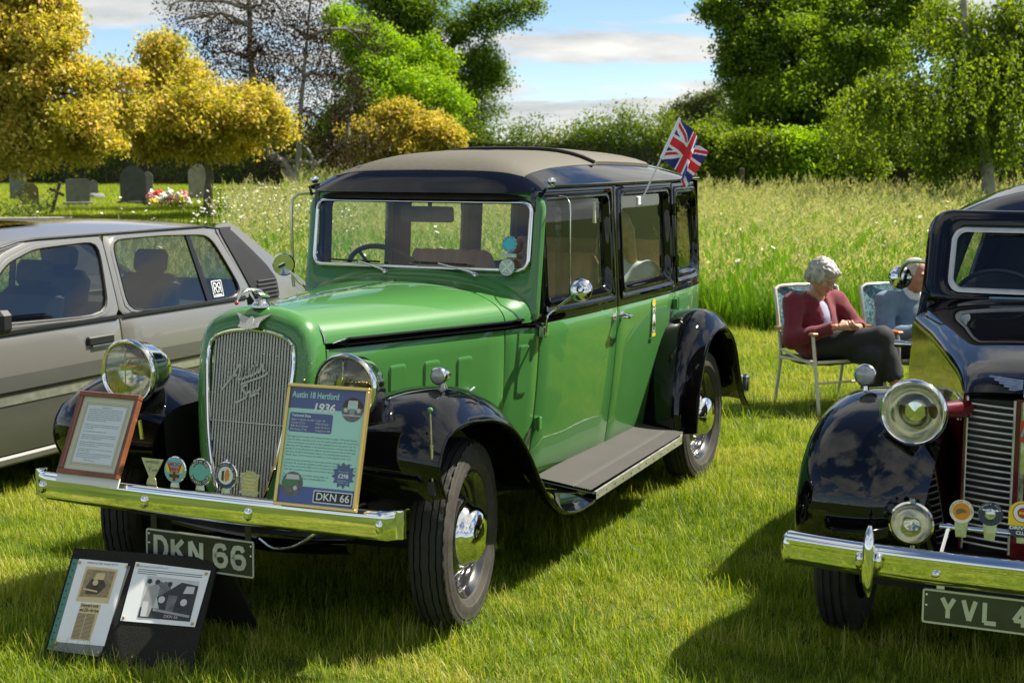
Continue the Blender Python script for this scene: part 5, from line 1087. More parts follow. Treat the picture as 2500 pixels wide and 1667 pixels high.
for y in (-0.60, 0.60):
    for x in (-1.72, -2.75): MB().tube([(x, y * 0.95, 1.56), (x, y * 0.95, 1.46)], [0.006, 0.01], 8).build('blind_tassel', 'mount_cream', car)
# --- mascot and winged badge
mc = np.array([0.235, 0, 1.222]); ms = MB().lathe([(0.034, -0.006), (0.034, 0.006), (0.026, 0.014), (0.022, 0.024), (0.0, 0.028)], mc, (0, 0, 1), 20)
ms.tube(spline([mc + (-0.055, 0.0, 0.030), mc + (-0.01, 0.0, 0.046), mc + (0.035, -0.005, 0.062), mc + (0.075, -0.01, 0.066), mc + (0.112, -0.014, 0.048), mc + (0.128, -0.016, 0.028)], 16), [0.006, 0.009, 0.012, 0.014, 0.015, 0.0155, 0.0145, 0.012, 0.0095, 0.008, 0.007, 0.0065, 0.006, 0.005, 0.0045, 0.004], 8, sq=0.7)
for s_ in (1, -1): ms.grid([[mc + (0.01 + 0.02 * t, s_ * 0.055 * t - 0.004, 0.056 + 0.006 * t + 0.004 * q - 0.02 * t * t), mc + (0.055 - 0.035 * t, s_ * 0.055 * t - 0.004, 0.062 - 0.02 * t * t)] for t in np.linspace(0, 1, 6) for q in (0,)])
mas = ms.build('bonnet_mascot', 'aged_chrome', car, 50); MB().ball(mc + (0.132, -0.016, 0.022), 0.0085, 8, 10).build('mascot_ball', 'enamel_red', mas)
bp = Pane((0.293, -0.005, 1.166), (0, 1, 0), (-0.62, 0, 0.78)); b = MB()
for s_ in (1, -1):
    for i in range(7): # feathered wing
        y0 = 0.024 - i * 0.0075; b.ribbon([(s_ * 0.010, y0 - 0.014), (s_ * (0.04), y0 - 0.004), (s_ * (0.078 - i * 0.008), y0 + 0.012)], [0.008, 0.008, 0.004], 0.004, bp.p(0, 0, 0.001 * i), bp.u, bp.v)
b.prism([(0.014 * cos(a), -0.010 + 0.030 * sin(a)) for a in np.linspace(0, 2 * pi, 16, endpoint=False)], 0.008, bp.p(0, 0, 0.009), bp.u, bp.v)
b.prism([(-0.034, -0.006), (-0.004, -0.044), (0.004, -0.044), (0.034, -0.006)], 0.004, bp.p(0, 0, 0.003), bp.u, bp.v); b.build('winged_badge', 'grille_metal', car, 30)
# width marker rod with green ball on the near wing
rod = MB().tube([(0.43, 0.835, 0.66), (0.43, 0.832, 0.78)], 0.005, 8).tube([(0.43, 0.832, 0.78), (0.43, 0.828, 0.905)], 0.003, 8).lathe([(0.006, -0.004), (0.006, 0.004)], (0.43, 0.832, 0.785), (0, 0, 1), 10).build('width_rod', 'brass', car)
MB().ball((0.43, 0.828, 0.912), 0.0105, 10, 12).build('rod_ball', 'green_paint', rod); MB().box((0.432, 0.835, 0.637), (0.028, 0.03, 0.05), ch=0.003).build('rod_clamp', 'black_plastic', rod)
# --- five badges on the bumper
def bumper_badge(y, name):
    x = 0.640; return Pane((x, y, 0.594), (0, 1, 0), (-0.12, 0, 1))
b0 = bumper_badge(-0.218, ''); k = MB().prism([(-0.022, 0), (0.022, 0), (0.018, 0.02), (0.012, 0.028), (0.05, 0.095), (-0.05, 0.095), (-0.012, 0.028), (-0.018, 0.02)], 0.004, b0.o, b0.u, b0.v).build('triangular_badge', 'brass', fb, smooth=False)
b0.text('LAMPETER', 0, 0.078, 0.014, 'ink_grey', k, 0.001, 'CENTER'); b0.text('Y', -0.012, 0.048, 0.026, 'ink_grey', k, 0.001, 'CENTER', shear=0.2); b0.text('oeth', 0.012, 0.050, 0.014, 'ink_grey', k, 0.001, 'CENTER', shear=0.2)
def round_badge(y, r, m_out, name):
    b_ = bumper_badge(y, ''); k_ = MB().prism([(-0.02, 0), (0.02, 0), (0.014, 0.03), (-0.014, 0.03)], 0.003, b_.o, b_.u, b_.v).build(name, 'aged_chrome', fb, smooth=False)
    c_ = (0, 0.018 + r); MB().lathe([(0, -0.004), (r + 0.002, -0.004), (r + 0.003, 0.0), (r, 0.003)], b_.p(*c_, 0.002), b_.n, 36).build('badge_rim', 'chrome', k_)
    b_.shape(circle(r, 36, c_), 'badge_face', m_out, k_, 0.0052); return b_, k_, c_
b1, k1, c1 = round_badge(-0.112, 0.046, 'enamel_blue', 'round_badge'); k1['label'] = 'pale blue round club badge with red lettering and orange wings'
b1.text('MOG', 0, c1[1] + 0.013, 0.021, 'enamel_red', k1, 0.0062, 'CENTER', bold=0.0006); b1.text('MMV', 0, c1[1] - 0.004, 0.019, 'enamel_red', k1, 0.0062, 'CENTER', bold=0.0006)
b1.shape(circle(0.019, 24, (0, c1[1] - 0.022)), 'badge_disc', 'enamel_orange', k1, 0.0060); b1.shape([(-0.022, c1[1] - 0.028), (0.022, c1[1] - 0.028), (0.022, c1[1] - 0.016), (-0.022, c1[1] - 0.016)], 'badge_bar', 'enamel_black', k1, 0.0066); b1.shape([(-0.005, c1[1] - 0.040), (0.005, c1[1] - 0.040), (0.005, c1[1] - 0.006), (-0.005, c1[1] - 0.006)], 'badge_cross', 'enamel_black', k1, 0.0070)
for s_ in (1, -1):
    b1.shape([(s_ * 0.012, c1[1] - 0.012), (s_ * 0.034, c1[1] + 0.026), (s_ * 0.041, c1[1] + 0.010), (s_ * 0.034, c1[1] - 0.010)], 'badge_wing', 'enamel_yellow', k1, 0.0060); b1.shape([(s_ * 0.012, c1[1] - 0.010), (s_ * 0.030, c1[1] + 0.026), (s_ * 0.034, c1[1] + 0.026), (s_ * 0.020, c1[1] - 0.010)], 'badge_wing', 'enamel_red', k1, 0.0065)
b2, k2, c2 = round_badge(0.000, 0.047, 'enamel_teal', 'round_badge'); k2['label'] = 'teal round club badge with black lettered bands'
for a0_, a1_ in ((0.16 * pi, 0.84 * pi), (1.1 * pi, 1.9 * pi)):
    o_ = [(0.047 * cos(a), c2[1] + 0.047 * sin(a)) for a in np.linspace(a0_, a1_, 16)] + [(0.031 * cos(a), c2[1] + 0.031 * sin(a)) for a in np.linspace(a1_, a0_, 16)]; b2.shape(o_, 'badge_band', 'enamel_black', k2, 0.0060)
b2.arc_text('AUSTIN TEN', 0, c2[1], 0.039, pi * 0.83, pi * 0.17, 0.0145, 'enamel_white', k2, 0.0066); b2.arc_text('DRIVERS CLUB', 0, c2[1], 0.039, pi * 1.11, pi * 1.89, 0.0135, 'enamel_white', k2, 0.0066, True)
b3, k3, c3 = round_badge(0.112, 0.046, 'enamel_navy', 'round_badge'); k3['label'] = 'navy rimmed round badge with a white centre'
b3.shape(circle(0.032, 30, c3), 'badge_centre', 'enamel_white', k3, 0.0060); b3.shape([(0.0, c3[1] - 0.024), (0.014, c3[1] - 0.014), (0.018, c3[1] + 0.004), (0.010, c3[1] + 0.024), (0.0, c3[1] + 0.018), (-0.004, c3[1] - 0.004)], 'badge_figure', 'enamel_orange', k3, 0.0065); b3.shape([(-0.018, c3[1] - 0.016), (-0.007, c3[1] - 0.022), (-0.006, c3[1] + 0.018), (-0.016, c3[1] + 0.014)], 'badge_figure', 'enamel_black', k3, 0.0065)
b3.arc_text('MORGAN SPORTS CAR CLUB', 0, c3[1], 0.0385, pi * 1.1, -pi * 0.1, 0.0095, 'enamel_white', k3, 0.0066)
b4 = bumper_badge(0.212, ''); k4 = MB().prism([(-0.03, 0), (0.03, 0), (0.040, 0.014), (0.034, 0.02), (0.036, 0.06), (0.042, 0.078), (0.024, 0.080), (0.014, 0.088), (-0.014, 0.088), (-0.024, 0.080), (-0.042, 0.078), (-0.036, 0.06), (-0.034, 0.02), (-0.040, 0.014)], 0.005, b4.o, b4.u, b4.v).build('shield_badge', 'brass', fb, smooth=False)
b4.strokes([[(-0.026, z), (0.026, z)] for z in (0.022, 0.034, 0.058)] + [[(-0.012, 0.070), (0.012, 0.070)], [(-0.024, 0.046), (0.024, 0.046)]], 0.004, 'badge_relief', 'gold', k4, 0.0008)
MB().tube([(0.60, 0.085, 0.60), (0.57, 0.072, 0.70)], [0.004, 0.006], 8).build('badge_stay', 'aged_chrome', fb)

# ================================================================ things displayed with the green car (world placement through its frame)
CM = Matrix.Translation((-0.852, 5.815, 0)) @ Matrix.Rotation(CAR_RZ, 4, 'Z')
def cw(p): return np.array(CM @ Vector(p))
def car_thing(name, label, cat, p, group=None):
    return thing(name, label, cat, tuple(cw(p)), CAR_RZ, group)
# --- poster in a gold frame
pt = car_thing('poster', 'gold framed teal and navy information poster leaning against the headlamp', 'poster', (0.684, 0.512, 0.588))
W_, H_ = 0.322, 0.425; pv = unit(np.array([-0.118, 0, 0.408])); pu = unit(np.array([-0.014, 0.326, 0])); pn = Pane(np.array([0, 0, 0]) - pu * W_ / 2 + np.array([0.0, 0, 0]), pu, pv); Rp = np.stack([pn.u, pn.v, pn.n], 1)
MB().box(pn.p(W_ / 2, H_ / 2, -0.008), (W_ - 0.004, H_ - 0.004, 0.012), Rp).build('backing', 'black_plastic', pt)
fr = MB()
for (cx, cy, sx, sy) in ((W_ / 2, 0.006, W_, 0.012), (W_ / 2, H_ - 0.006, W_, 0.012), (0.006, H_ / 2, 0.012, H_ - 0.0242), (W_ - 0.006, H_ / 2, 0.012, H_ - 0.0242)): fr.box(pn.p(cx, cy, -0.001), (sx, sy, 0.022), Rp, 0.002)
fr.build('frame', 'gold', pt)
sheet = pn.shape([(0.012, 0.012), (W_ - 0.012, 0.012), (W_ - 0.012, H_ - 0.012), (0.012, H_ - 0.012)], 'sheet', 'poster_teal', pt, 0.0)
pn.shape([(0.012, H_ - 0.085), (W_ - 0.012, H_ - 0.085), (W_ - 0.012, H_ - 0.012), (0.012, H_ - 0.012)], 'header_band', 'poster_navy', sheet, 0.0006)
pn.shape([(0.012, 0.012), (W_ - 0.012, 0.012), (W_ - 0.012, 0.072), (0.012, 0.072)], 'footer_band', 'poster_blue', sheet, 0.0006)
pn.text('Austin 18 Hertford', 0.020, H_ - 0.047, 0.030, 'poster_teal', sheet, 0.0012, width=0.185, bold=0.0006); pn.text('1936', 0.106, H_ - 0.092, 0.040, 'poster_white', sheet, 0.0014, shear=0.15, bold=0.0014, width=0.082)
pn.shape(rrect(0.020, 0.190, H_ - 0.167, H_ - 0.100, 0.007, 4, 1), 'data_box', 'poster_navy', sheet, 0.0009)
pn.text('Technical Data', 0.028, H_ - 0.114, 0.0125, 'poster_white', sheet, 0.0014, bold=0.0003)
pn.text('Engine: 6 cylinder side-valve\nCapacity: 2,510cc\nBHP: 48 at 3,200rpm\nRAC Rating: 17.9hp', 0.028, H_ - 0.127, 0.0100, 'poster_white', sheet, 0.0014, width=0.092, line=1.15); pn.text('Length: 14ft\nWidth: 5ft 8½ins\nHeight: 5ft 10½ins\nTurning Circle: 43ft', 0.125, H_ - 0.127, 0.0100, 'poster_white', sheet, 0.0014, width=0.060, line=1.15)
P1 = 'First registered in December 1936 in Bexley, Kent this is actually a 1937 model. The first\nowner, Mr Gilbert, owned the car for over two decades until his death. The second owner,\na former bus mechanic, restored the car after acquiring it from a scrap yard for £30. The\nthird owner, Mr Gray of Bristol, received numerous awards at concours events. After his\npassing, the car was inherited by his neighbour, she had no interest in the car and sought\nadvice from the AA on the best way to dispose of it. Ownership then transferred to\nGranville Angel, Lord of Coverack, who had his coat of arms displayed on the doors.'
P2 = 'In 2018, the car was purchased by its current owner and has undergone another major\nrestoration. The interior was refurbished, and the exterior received new metalwork around\nthe rear doors, vane and dent. After a fresh coat of paint the car looked a little bare, to add\na little dash of ostentation, the family crest was added to the doors.'
P3 = 'The car has an overdrive unit installed, reducing engine revs\nby 30%, enhancing fuel efficiency, and making high-speed\ncruising more comfortable.'
pn.text(P1, 0.020, H_ - 0.186, 0.0088, 'ink_grey', sheet, 0.001, width=0.282, line=1.22); pn.text(P2, 0.020, H_ - 0.268, 0.0088, 'ink_grey', sheet, 0.001, width=0.282, line=1.22); pn.text(P3, 0.020, H_ - 0.318, 0.0088, 'ink_grey', sheet, 0.001, width=0.18, line=1.22)
pn.shape([((0.046 if i % 2 == 0 else 0.034) * cos(2 * pi * i / 24 + 0.1) + 0.257, (0.046 if i % 2 == 0 else 0.034) * sin(2 * pi * i / 24 + 0.1) + 0.121) for i in range(24)], 'starburst', 'poster_navy', sheet, 0.0009)
pn.text('Price new', 0.257, 0.131, 0.0095, 'poster_teal', sheet, 0.0014, 'CENTER'); pn.text('£298', 0.257, 0.112, 0.020, 'poster_white', sheet, 0.0014, 'CENTER', bold=0.0005); pn.text('Equivalent to\n£17,878 today', 0.257, 0.101, 0.0075, 'poster_teal', sheet, 0.0014, 'CENTER')
# round picture of the car, top right
cx, cy = 0.262, H_ - 0.078; pn.shape(circle(0.042, 32, (cx, cy)), 'round_photo', 'photo_mid', sheet, 0.0010); pn.shape([(cx + 0.042 * cos(a), cy + 0.042 * sin(a)) for a in np.linspace(0.05 * pi, 0.95 * pi, 16)], 'photo_backdrop', 'sepia_dark', sheet, 0.0013)
pn.shape([(cx - 0.020, cy + 0.006), (cx + 0.020, cy + 0.006), (cx + 0.018, cy + 0.032), (cx - 0.018, cy + 0.032)], 'photo_cab', 'photo_light', sheet, 0.0016); pn.shape([(cx - 0.018, cy + 0.000), (cx + 0.018, cy + 0.000), (cx + 0.016, cy + 0.014), (cx - 0.016, cy + 0.014)], 'photo_bonnet', 'poster_teal', sheet, 0.0018); pn.shape([(cx - 0.008, cy - 0.022), (cx + 0.008, cy - 0.022), (cx + 0.011, cy + 0.004), (cx - 0.011, cy + 0.004)], 'photo_grille', 'photo_grey', sheet, 0.0020)
for s_ in (-1, 1): pn.shape(circle(0.008, 14, (cx + s_ * 0.025, cy - 0.002)), 'photo_lamp', 'photo_light', sheet, 0.0020)
pn.shape([(cx - 0.036, cy - 0.022), (cx + 0.036, cy - 0.022), (cx + 0.036, cy - 0.018), (cx - 0.036, cy - 0.018)], 'photo_bumper', 'photo_light', sheet, 0.0022)
cx, cy = 0.062, 0.078; pn.shape(circle(0.042, 32, (cx, cy)), 'round_photo', 'photo_mid', sheet, 0.0010); pn.shape([(cx - 0.041, cy - 0.012), (cx - 0.002, cy - 0.012), (cx + 0.024, cy + 0.008), (cx + 0.036, cy + 0.016), (cx - 0.040, cy + 0.012)], 'photo_bonnet', 'green_paint', sheet, 0.0013)
pn.shape([(cx - 0.028, cy + 0.014), (cx + 0.028, cy + 0.016), (cx + 0.022, cy + 0.032), (cx - 0.024, cy + 0.032)], 'photo_sky', 'photo_light', sheet, 0.0014); pn.shape(circle(0.008, 14, (cx + 0.014, cy - 0.014)), 'photo_lamp', 'photo_light', sheet, 0.0016); pn.shape([(cx - 0.03, cy - 0.030), (cx + 0.012, cy - 0.030), (cx + 0.006, cy - 0.040), (cx - 0.018, cy - 0.038)], 'photo_road', 'stone_brown', sheet, 0.0014)
pn.shape(rrect(0.150, W_ - 0.020, 0.020, 0.064, 0.004, 3, 1), 'printed_plate', 'plate_black', sheet, 0.0010); MB().ribbon(rrect(0.152, W_ - 0.022, 0.022, 0.062, 0.003, 3, 1), 0.0035, 0, pn.p(0, 0, 0.0014), pn.u, pn.v, closed=True).build('printed_border', 'poster_white', sheet, smooth=False); pn.text('DKN 66', 0.226, 0.031, 0.036, 'poster_white', sheet, 0.0014, 'CENTER', width=0.128, bold=0.0006)
# --- framed letter
lt = car_thing('framed_letter', 'typed letter in a brown wooden frame propped on the bumper', 'picture frame', (0.684, -0.478, 0.610))
W_, H_ = 0.285, 0.325; pu = unit((0, 1, 0)); pv = unit((-0.15, 0, 0.29)); pn = Pane(-pu * W_ / 2, pu, pv); Rp = np.stack([pn.u, pn.v, pn.n], 1); fr = MB()
for (cx, cy, sx, sy) in ((W_ / 2, 0.010, W_, 0.020), (W_ / 2, H_ - 0.010, W_, 0.020), (0.010, H_ / 2, 0.020, H_ - 0.0402), (W_ - 0.010, H_ / 2, 0.020, H_ - 0.0402)): fr.box(pn.p(cx, cy, -0.004), (sx, sy, 0.026), Rp, 0.003)
fr.build('frame', 'frame_wood', lt); mo = MB().box(pn.p(W_ / 2, H_ / 2, -0.008), (W_ - 0.03, H_ - 0.03, 0.008), Rp).build('mount', 'mount_cream', lt)
for e_, w_ in ((0.040, 0.0008), (0.046, 0.0012)): MB().ribbon([(e_, e_), (W_ - e_, e_), (W_ - e_, H_ - e_), (e_, H_ - e_)], w_, 0, pn.p(0, 0, -0.0034), pn.u, pn.v, closed=True).build('ruled_line', 'old_wood', mo, smooth=False)
le = pn.shape([(0.052, 0.052), (W_ - 0.052, 0.052), (W_ - 0.052, H_ - 0.052), (0.052, H_ - 0.052)], 'letter', 'white_paper', lt, -0.0030)
r = np.random.default_rng(5); ln = []
for pi_, (n_, y0) in enumerate(((7, 0.258), (3, 0.198), (1, 0.172), (3, 0.158), (3, 0.130), (2, 0.103), (3, 0.086))):
    for i in range(n_):
        x = 0.062; y = y0 - i * 0.0072; xe = 0.222 if i < n_ - 1 else r.uniform(0.10, 0.18)
        while x < xe: w = r.uniform(0.004, 0.016); ln.append([(x, y), (min(x + w, xe), y)]); x += w + 0.003
ln.append([(0.12, 0.266), (0.165, 0.266)]); pn.strokes(ln, 0.0016, 'typed_lines', 'ink_grey', le, -0.0022); pn.strokes([spline([(0.10, 0.060), (0.108, 0.068), (0.112, 0.058), (0.125, 0.064), (0.14, 0.058), (0.152, 0.062)], 20)], 0.001, 'signature', 'ink_grey', le, -0.0022)
gl = pn.shape([(0.02, 0.02), (W_ - 0.02, 0.02), (W_ - 0.02, H_ - 0.02), (0.02, H_ - 0.02)], 'glazing', 'sleeve_film', lt, 0.004)
wd = MB().box(pn.p(W_ / 2 + 0.0, -0.012, -0.010), (W_ + 0.006, 0.036, 0.006), Rp).build('rest_strip', 'white_plastic', lt); MB().tube([(-0.125, 0.150, 0.20), (-0.135, 0.152, 0.13)], 0.008, 8).build('clip', 'aged_chrome', lt)
# --- folded notice board on the grass
A = [np.array(p) for p in ((0.985, -0.455, 0.0), (0.880, 0.118, 0.0), (0.640, 0.080, 0.352), (0.745, -0.493, 0.352))]; o_ = (A[0] + A[1]) / 2
bd = car_thing('notice_board', 'black felt folding board with pinned clippings standing on the grass', 'notice board', tuple(o_)); A = [p - o_ for p in A]
bn = Pane(A[0], A[1] - A[0], A[3] - A[0]); W_, H_ = np.linalg.norm(A[1] - A[0]), np.linalg.norm(A[3] - A[0]); Rp = np.stack([bn.u, bn.v, bn.n], 1)
MB().box(bn.p(W_ / 2, H_ / 2, -0.006), (W_, H_, 0.012), Rp, 0.002).build('front_panel', 'felt_board', bd)
B0 = [A[3], A[2], A[2] + np.array([-0.275, -0.02, -0.352]), A[3] + np.array([-0.275, -0.02, -0.352])]; bb = Pane(B0[2], B0[3] - B0[2], B0[1] - B0[2]); hb_ = np.linalg.norm(B0[1] - B0[2]); MB().box(bb.p(W_ / 2, hb_ / 2 - 0.008, -0.006), (W_, hb_, 0.012), np.stack([bb.u, bb.v, bb.n], 1), 0.002).build('rear_panel', 'felt_board', bd)
s = W_ / 0.583; X = lambda a: a * W_; Y = lambda a: a * H_
# left sheet (clipping) in a punched sleeve
sl = bn.shape([(X(0.030), Y(0.105)), (X(0.365), Y(0.085)), (X(0.385), Y(0.10)), (X(0.425), Y(0.875)), (X(0.02), Y(0.90))], 'clear_sleeve', 'clear_sleeve', bd, 0.0012); sl['label'] = 'clear sleeve holding the newspaper clipping'
bn.shape([(X(0.018), Y(0.105)), (X(0.052), Y(0.105)), (X(0.052), Y(0.90)), (X(0.018), Y(0.90))], 'binding_strip', 'binder_green', sl, 0.0018)
hs = MB()
for i, yy in enumerate(np.linspace(0.13, 0.86, 13)): hs.prism(circle(0.0035, 10, (X(0.035), Y(yy))), 0, bn.p(0, 0, 0.0024), bn.u, bn.v)
hs.build('punched_holes', 'ink', sl, smooth=False)['kind'] = 'stuff'
pg = bn.shape([(X(0.062), Y(0.175)), (X(0.395), Y(0.175)), (X(0.405), Y(0.895)), (X(0.062), Y(0.905))], 'paper_sheet', 'white_paper', sl, 0.0024)
cl_ = bn.shape([(X(0.120), Y(0.535)), (X(0.345), Y(0.535)), (X(0.350), Y(0.835)), (X(0.125), Y(0.845))], 'clipping', 'newsprint', pg, 0.0032); cl2 = bn.shape([(X(0.155), Y(0.205)), (X(0.290), Y(0.205)), (X(0.300), Y(0.520)), (X(0.160), Y(0.520))], 'clipping', 'newsprint', pg, 0.0032)
bn.shape([(X(0.135), Y(0.575)), (X(0.330), Y(0.585)), (X(0.335), Y(0.815)), (X(0.140), Y(0.82))], 'clipping_photo', 'sepia_mid', cl_, 0.0038); bn.shape([(X(0.175), Y(0.60)), (X(0.255), Y(0.605)), (X(0.30), Y(0.68)), (X(0.27), Y(0.74)), (X(0.19), Y(0.74)), (X(0.165), Y(0.67))], 'printed_car', 'sepia_dark', cl_, 0.0044); bn.shape([(X(0.20), Y(0.73)), (X(0.275), Y(0.735)), (X(0.27), Y(0.795)), (X(0.215), Y(0.79))], 'printed_screen', 'newsprint', cl_, 0.0048); bn.shape(circle(0.011, 14, (X(0.222), Y(0.705))), 'printed_lamp', 'newsprint', cl_, 0.0052)
bn.strokes([[(X(0.15), Y(0.645)), (X(0.25), Y(0.628))]], 0.006, 'printed_bumper', 'newsprint', cl_, 0.0054)
bn.text("One-year's work\nand £50—for love", X(0.165), Y(0.492), 0.0175, 'ink', cl2, 0.004, width=X(0.13), bold=0.0004); bn.strokes([[(X(0.16 + 0.06 * c_), Y(y_)), (X(0.215 + 0.065 * c_), Y(y_))] for c_ in (0, 1) for y_ in np.linspace(0.22, 0.43, 20)], 0.0022, 'column_text', 'sepia_dark', cl2, 0.0038)
bn.text('WESTERN DAILY PRESS  Friday April 18th 1969', X(0.125), Y(0.868), 0.010, 'ink', pg, 0.0032, width=X(0.215))
# right sheet (black and white photograph)
pr_ = bn.shape([(X(0.455), Y(0.400)), (X(0.955), Y(0.400)), (X(0.970), Y(0.885)), (X(0.455), Y(0.915))], 'photo_sheet', 'white_paper', bd, 0.0024)
ph = bn.shape([(X(0.565), Y(0.440)), (X(0.915), Y(0.440)), (X(0.915), Y(0.785)), (X(0.560), Y(0.805))], 'photograph', 'photo_light', pr_, 0.0032)
bn.shape([(X(0.565), Y(0.440)), (X(0.915), Y(0.440)), (X(0.915), Y(0.52)), (X(0.565), Y(0.53))], 'printed_ground', 'photo_dark', ph, 0.0036)
bn.shape([(X(0.70), Y(0.50)), (X(0.915), Y(0.50)), (X(0.915), Y(0.745)), (X(0.80), Y(0.765)), (X(0.74), Y(0.70)), (X(0.66), Y(0.62))], 'printed_car', 'photo_dark', ph, 0.0040); bn.shape([(X(0.825), Y(0.67)), (X(0.895), Y(0.675)), (X(0.895), Y(0.735)), (X(0.84), Y(0.735))], 'printed_screen', 'photo_light', ph, 0.0044); bn.shape([(X(0.735), Y(0.505)), (X(0.785), Y(0.50)), (X(0.795), Y(0.645)), (X(0.735), Y(0.65))], 'printed_grille', 'photo_mid', ph, 0.0046)
for px_, py_ in ((0.695, 0.605), (0.845, 0.595)): bn.shape(circle(0.013, 16, (X(px_), Y(py_))), 'printed_lamp', 'photo_light', ph, 0.0048)
bn.strokes([[(X(0.655), Y(0.515)), (X(0.905), Y(0.480))]], 0.009, 'printed_bumper', 'photo_grey', ph, 0.0050); bn.text('DKN 66', X(0.735), Y(0.455), 0.016, 'photo_light', ph, 0.0046)
bn.shape([(X(0.585), Y(0.45)), (X(0.635), Y(0.45)), (X(0.65), Y(0.58)), (X(0.665), Y(0.70)), (X(0.63), Y(0.735)), (X(0.585), Y(0.71)), (X(0.575), Y(0.6))], 'printed_man', 'photo_grey', ph, 0.0042); bn.shape([(X(0.58), Y(0.45)), (X(0.62), Y(0.45)), (X(0.615), Y(0.58)), (X(0.575), Y(0.58))], 'printed_legs', 'photo_light', ph, 0.0045)
for px_, py_, m_ in ((0.64, 0.752, 'photo_dark'), (0.585, 0.755, 'photo_dark'), (0.665, 0.735, 'photo_mid'), (0.695, 0.74, 'photo_mid'), (0.725, 0.742, 'photo_dark')): bn.shape(circle(0.0095, 12, (X(px_), Y(py_))), 'printed_head', m_, ph, 0.0048)
bn.shape([(X(0.66), Y(0.62)), (X(0.745), Y(0.63)), (X(0.735), Y(0.725)), (X(0.665), Y(0.725))], 'printed_crowd', 'photo_mid', ph, 0.0038)
bn.text('AUSTIN 18 ANNUAL FUNCTION AT BATH in the 1970s', X(0.485), Y(0.872), 0.0085, 'ink', pr_, 0.0032, width=X(0.20)); bn.strokes([[(X(0.485), Y(y_)), (X(0.925), Y(y_ - 0.014))] for y_ in (0.853, 0.836)] + [[(X(0.485), Y(0.819)), (X(0.62), Y(0.815))]], 0.0025, 'caption_lines', 'ink_grey', pr_, 0.0032)
for px_, py_ in ((0.075, 0.87), (0.405, 0.865), (0.068, 0.165), (0.375, 0.115), (0.475, 0.885), (0.945, 0.855), (0.475, 0.425), (0.935, 0.425)): MB().lathe([(0.0, 0.006), (0.004, 0.0055), (0.0055, 0.003), (0.0055, 0)], bn.p(X(px_), Y(py_), 0.0036), bn.n, 12).build('brass_pin', 'gold', bd)
# --- flag on the rear door window
fl = car_thing('union_flag', 'small red white and blue flag on a white stick clipped to the car window', 'flag', (-2.131, 0.660, 1.560))
p0 = np.array([0, 0, 0]); tip = np.array([-0.125, 0.150, 0.400]); L = np.linalg.norm(tip); d_ = unit(tip)
# stick rises backwards-outwards; the clip hooks over the glass
MB().tube([p0, tip], [0.005, 0.0035], 8).build('stick', 'white_plastic', fl); MB().box((0.02, -0.006, -0.005), (0.07, 0.014, 0.045), ch=0.004).build('clip', 'white_plastic', fl)
fq = rrect(0.07, -0.18, 1.21, 1.56, 0.03) if False else None
nu, nv = 48, 33; fa = p0 + d_ * L * 0.52; fb_ = p0 + d_ * L * 1.0; side = unit(np.array([-0.80, 0.26, -0.40])); hh = np.linalg.norm(fb_ - fa); ww = hh * 1.45; nrm = np.cross(d_, side)
def fpt(u, v): return fa + (fb_ - fa) * v + side * ww * u * (0.93 - 0.10 * u) + nrm * (0.034 * sin(u * 8.5 + v * 1.2) * u ** 0.7 + 0.010 * sin(u * 17)) + np.array([0, 0, -0.05 * u * u])
def fcol(u, v):
    x, y = (u - 0.5) * 60, (v - 0.5) * 30
    if abs(x) < 3 or abs(y) < 3: return 1
    if abs(x) < 5 or abs(y) < 5: return 2
    d1, d2 = (x - 2 * y) / math.sqrt(5), (x + 2 * y) / math.sqrt(5)
    for d0, s_ in ((d1, 1), (d2, -1)):
        if abs(d0) < 3:
            w_ = d0 * (1 if (x > 0) else -1) * (1 if s_ > 0 else -1)
            return 1 if -0.2 < w_ < 2.0 else 2
    return 0
NU, NV = 100, 60
b = MB(); b.v = [tuple(fpt(i / NU, j / NV)) for i in range(NU + 1) for j in range(NV + 1)]
for i in range(NU):
    for j in range(NV): b.f.append([i * (NV + 1) + j, (i + 1) * (NV + 1) + j, (i + 1) * (NV + 1) + j + 1, i * (NV + 1) + j + 1]); b.m.append(fcol((i + 0.5) / NU, (j + 0.5) / NV))
b.build('cloth', ['flag_blue', 'flag_red', 'flag_white'], fl, 180); MB().tube([fa - d_ * 0.006, fb_ + d_ * 0.004], 0.0085, 8).build('sleeve', 'flag_white', fl)
# clear plastic plate the flag clip sits on

# ================================================================ silver hatchback (x forward, y to its left side, which faces the green car)
sv = thing('silver_hatchback', 'silver grey 1980s hatchback parked behind the green saloon', 'car', (-3.372, 7.882, 0.0), CAR_RZ)
def S2(x, z):
    taper = 0.07 * max(0, (x - 0.2) / 0.95) ** 2 + 0.09 * max(0, (-2.2 - x) / 0.9) ** 2
    if z < 0.30: y = 0.80 - 0.10 * ((0.30 - z) / 0.12) ** 1.5 * 0.5
    elif z < 0.86: y = 0.80 + 0.035 * sin(pi * min(1, (z - 0.30) / 0.62)) ** 0.8 - 0.006 * ((z - 0.3) / 0.56)
    else: y = 0.812 - 0.125 * ((z - 0.86) / 0.47) ** 1.15
    return y - taper
def P2(x, z, o): return (x, S2(x, z) + o, z)
def panel2(x0, x1, z0, z1, nx=8, nz=12, d=0.014, e=0.004, fn=P2):
    xs = np.r_[x0, x0 - e * 0.4, np.linspace(x0 - e, x1 + e, nx), x1 + e * 0.4, x1]; zs = np.r_[z0, z0 + e * 0.4, np.linspace(z0 + e, z1 - e, nz), z1 - e * 0.4, z1]
    return MB().grid([[fn(x, z, (-d, -0.001, 0)[min(min(i, j, len(xs) - 1 - i, len(zs) - 1 - j), 2)]) for j, z in enumerate(zs)] for i, x in enumerate(xs)])
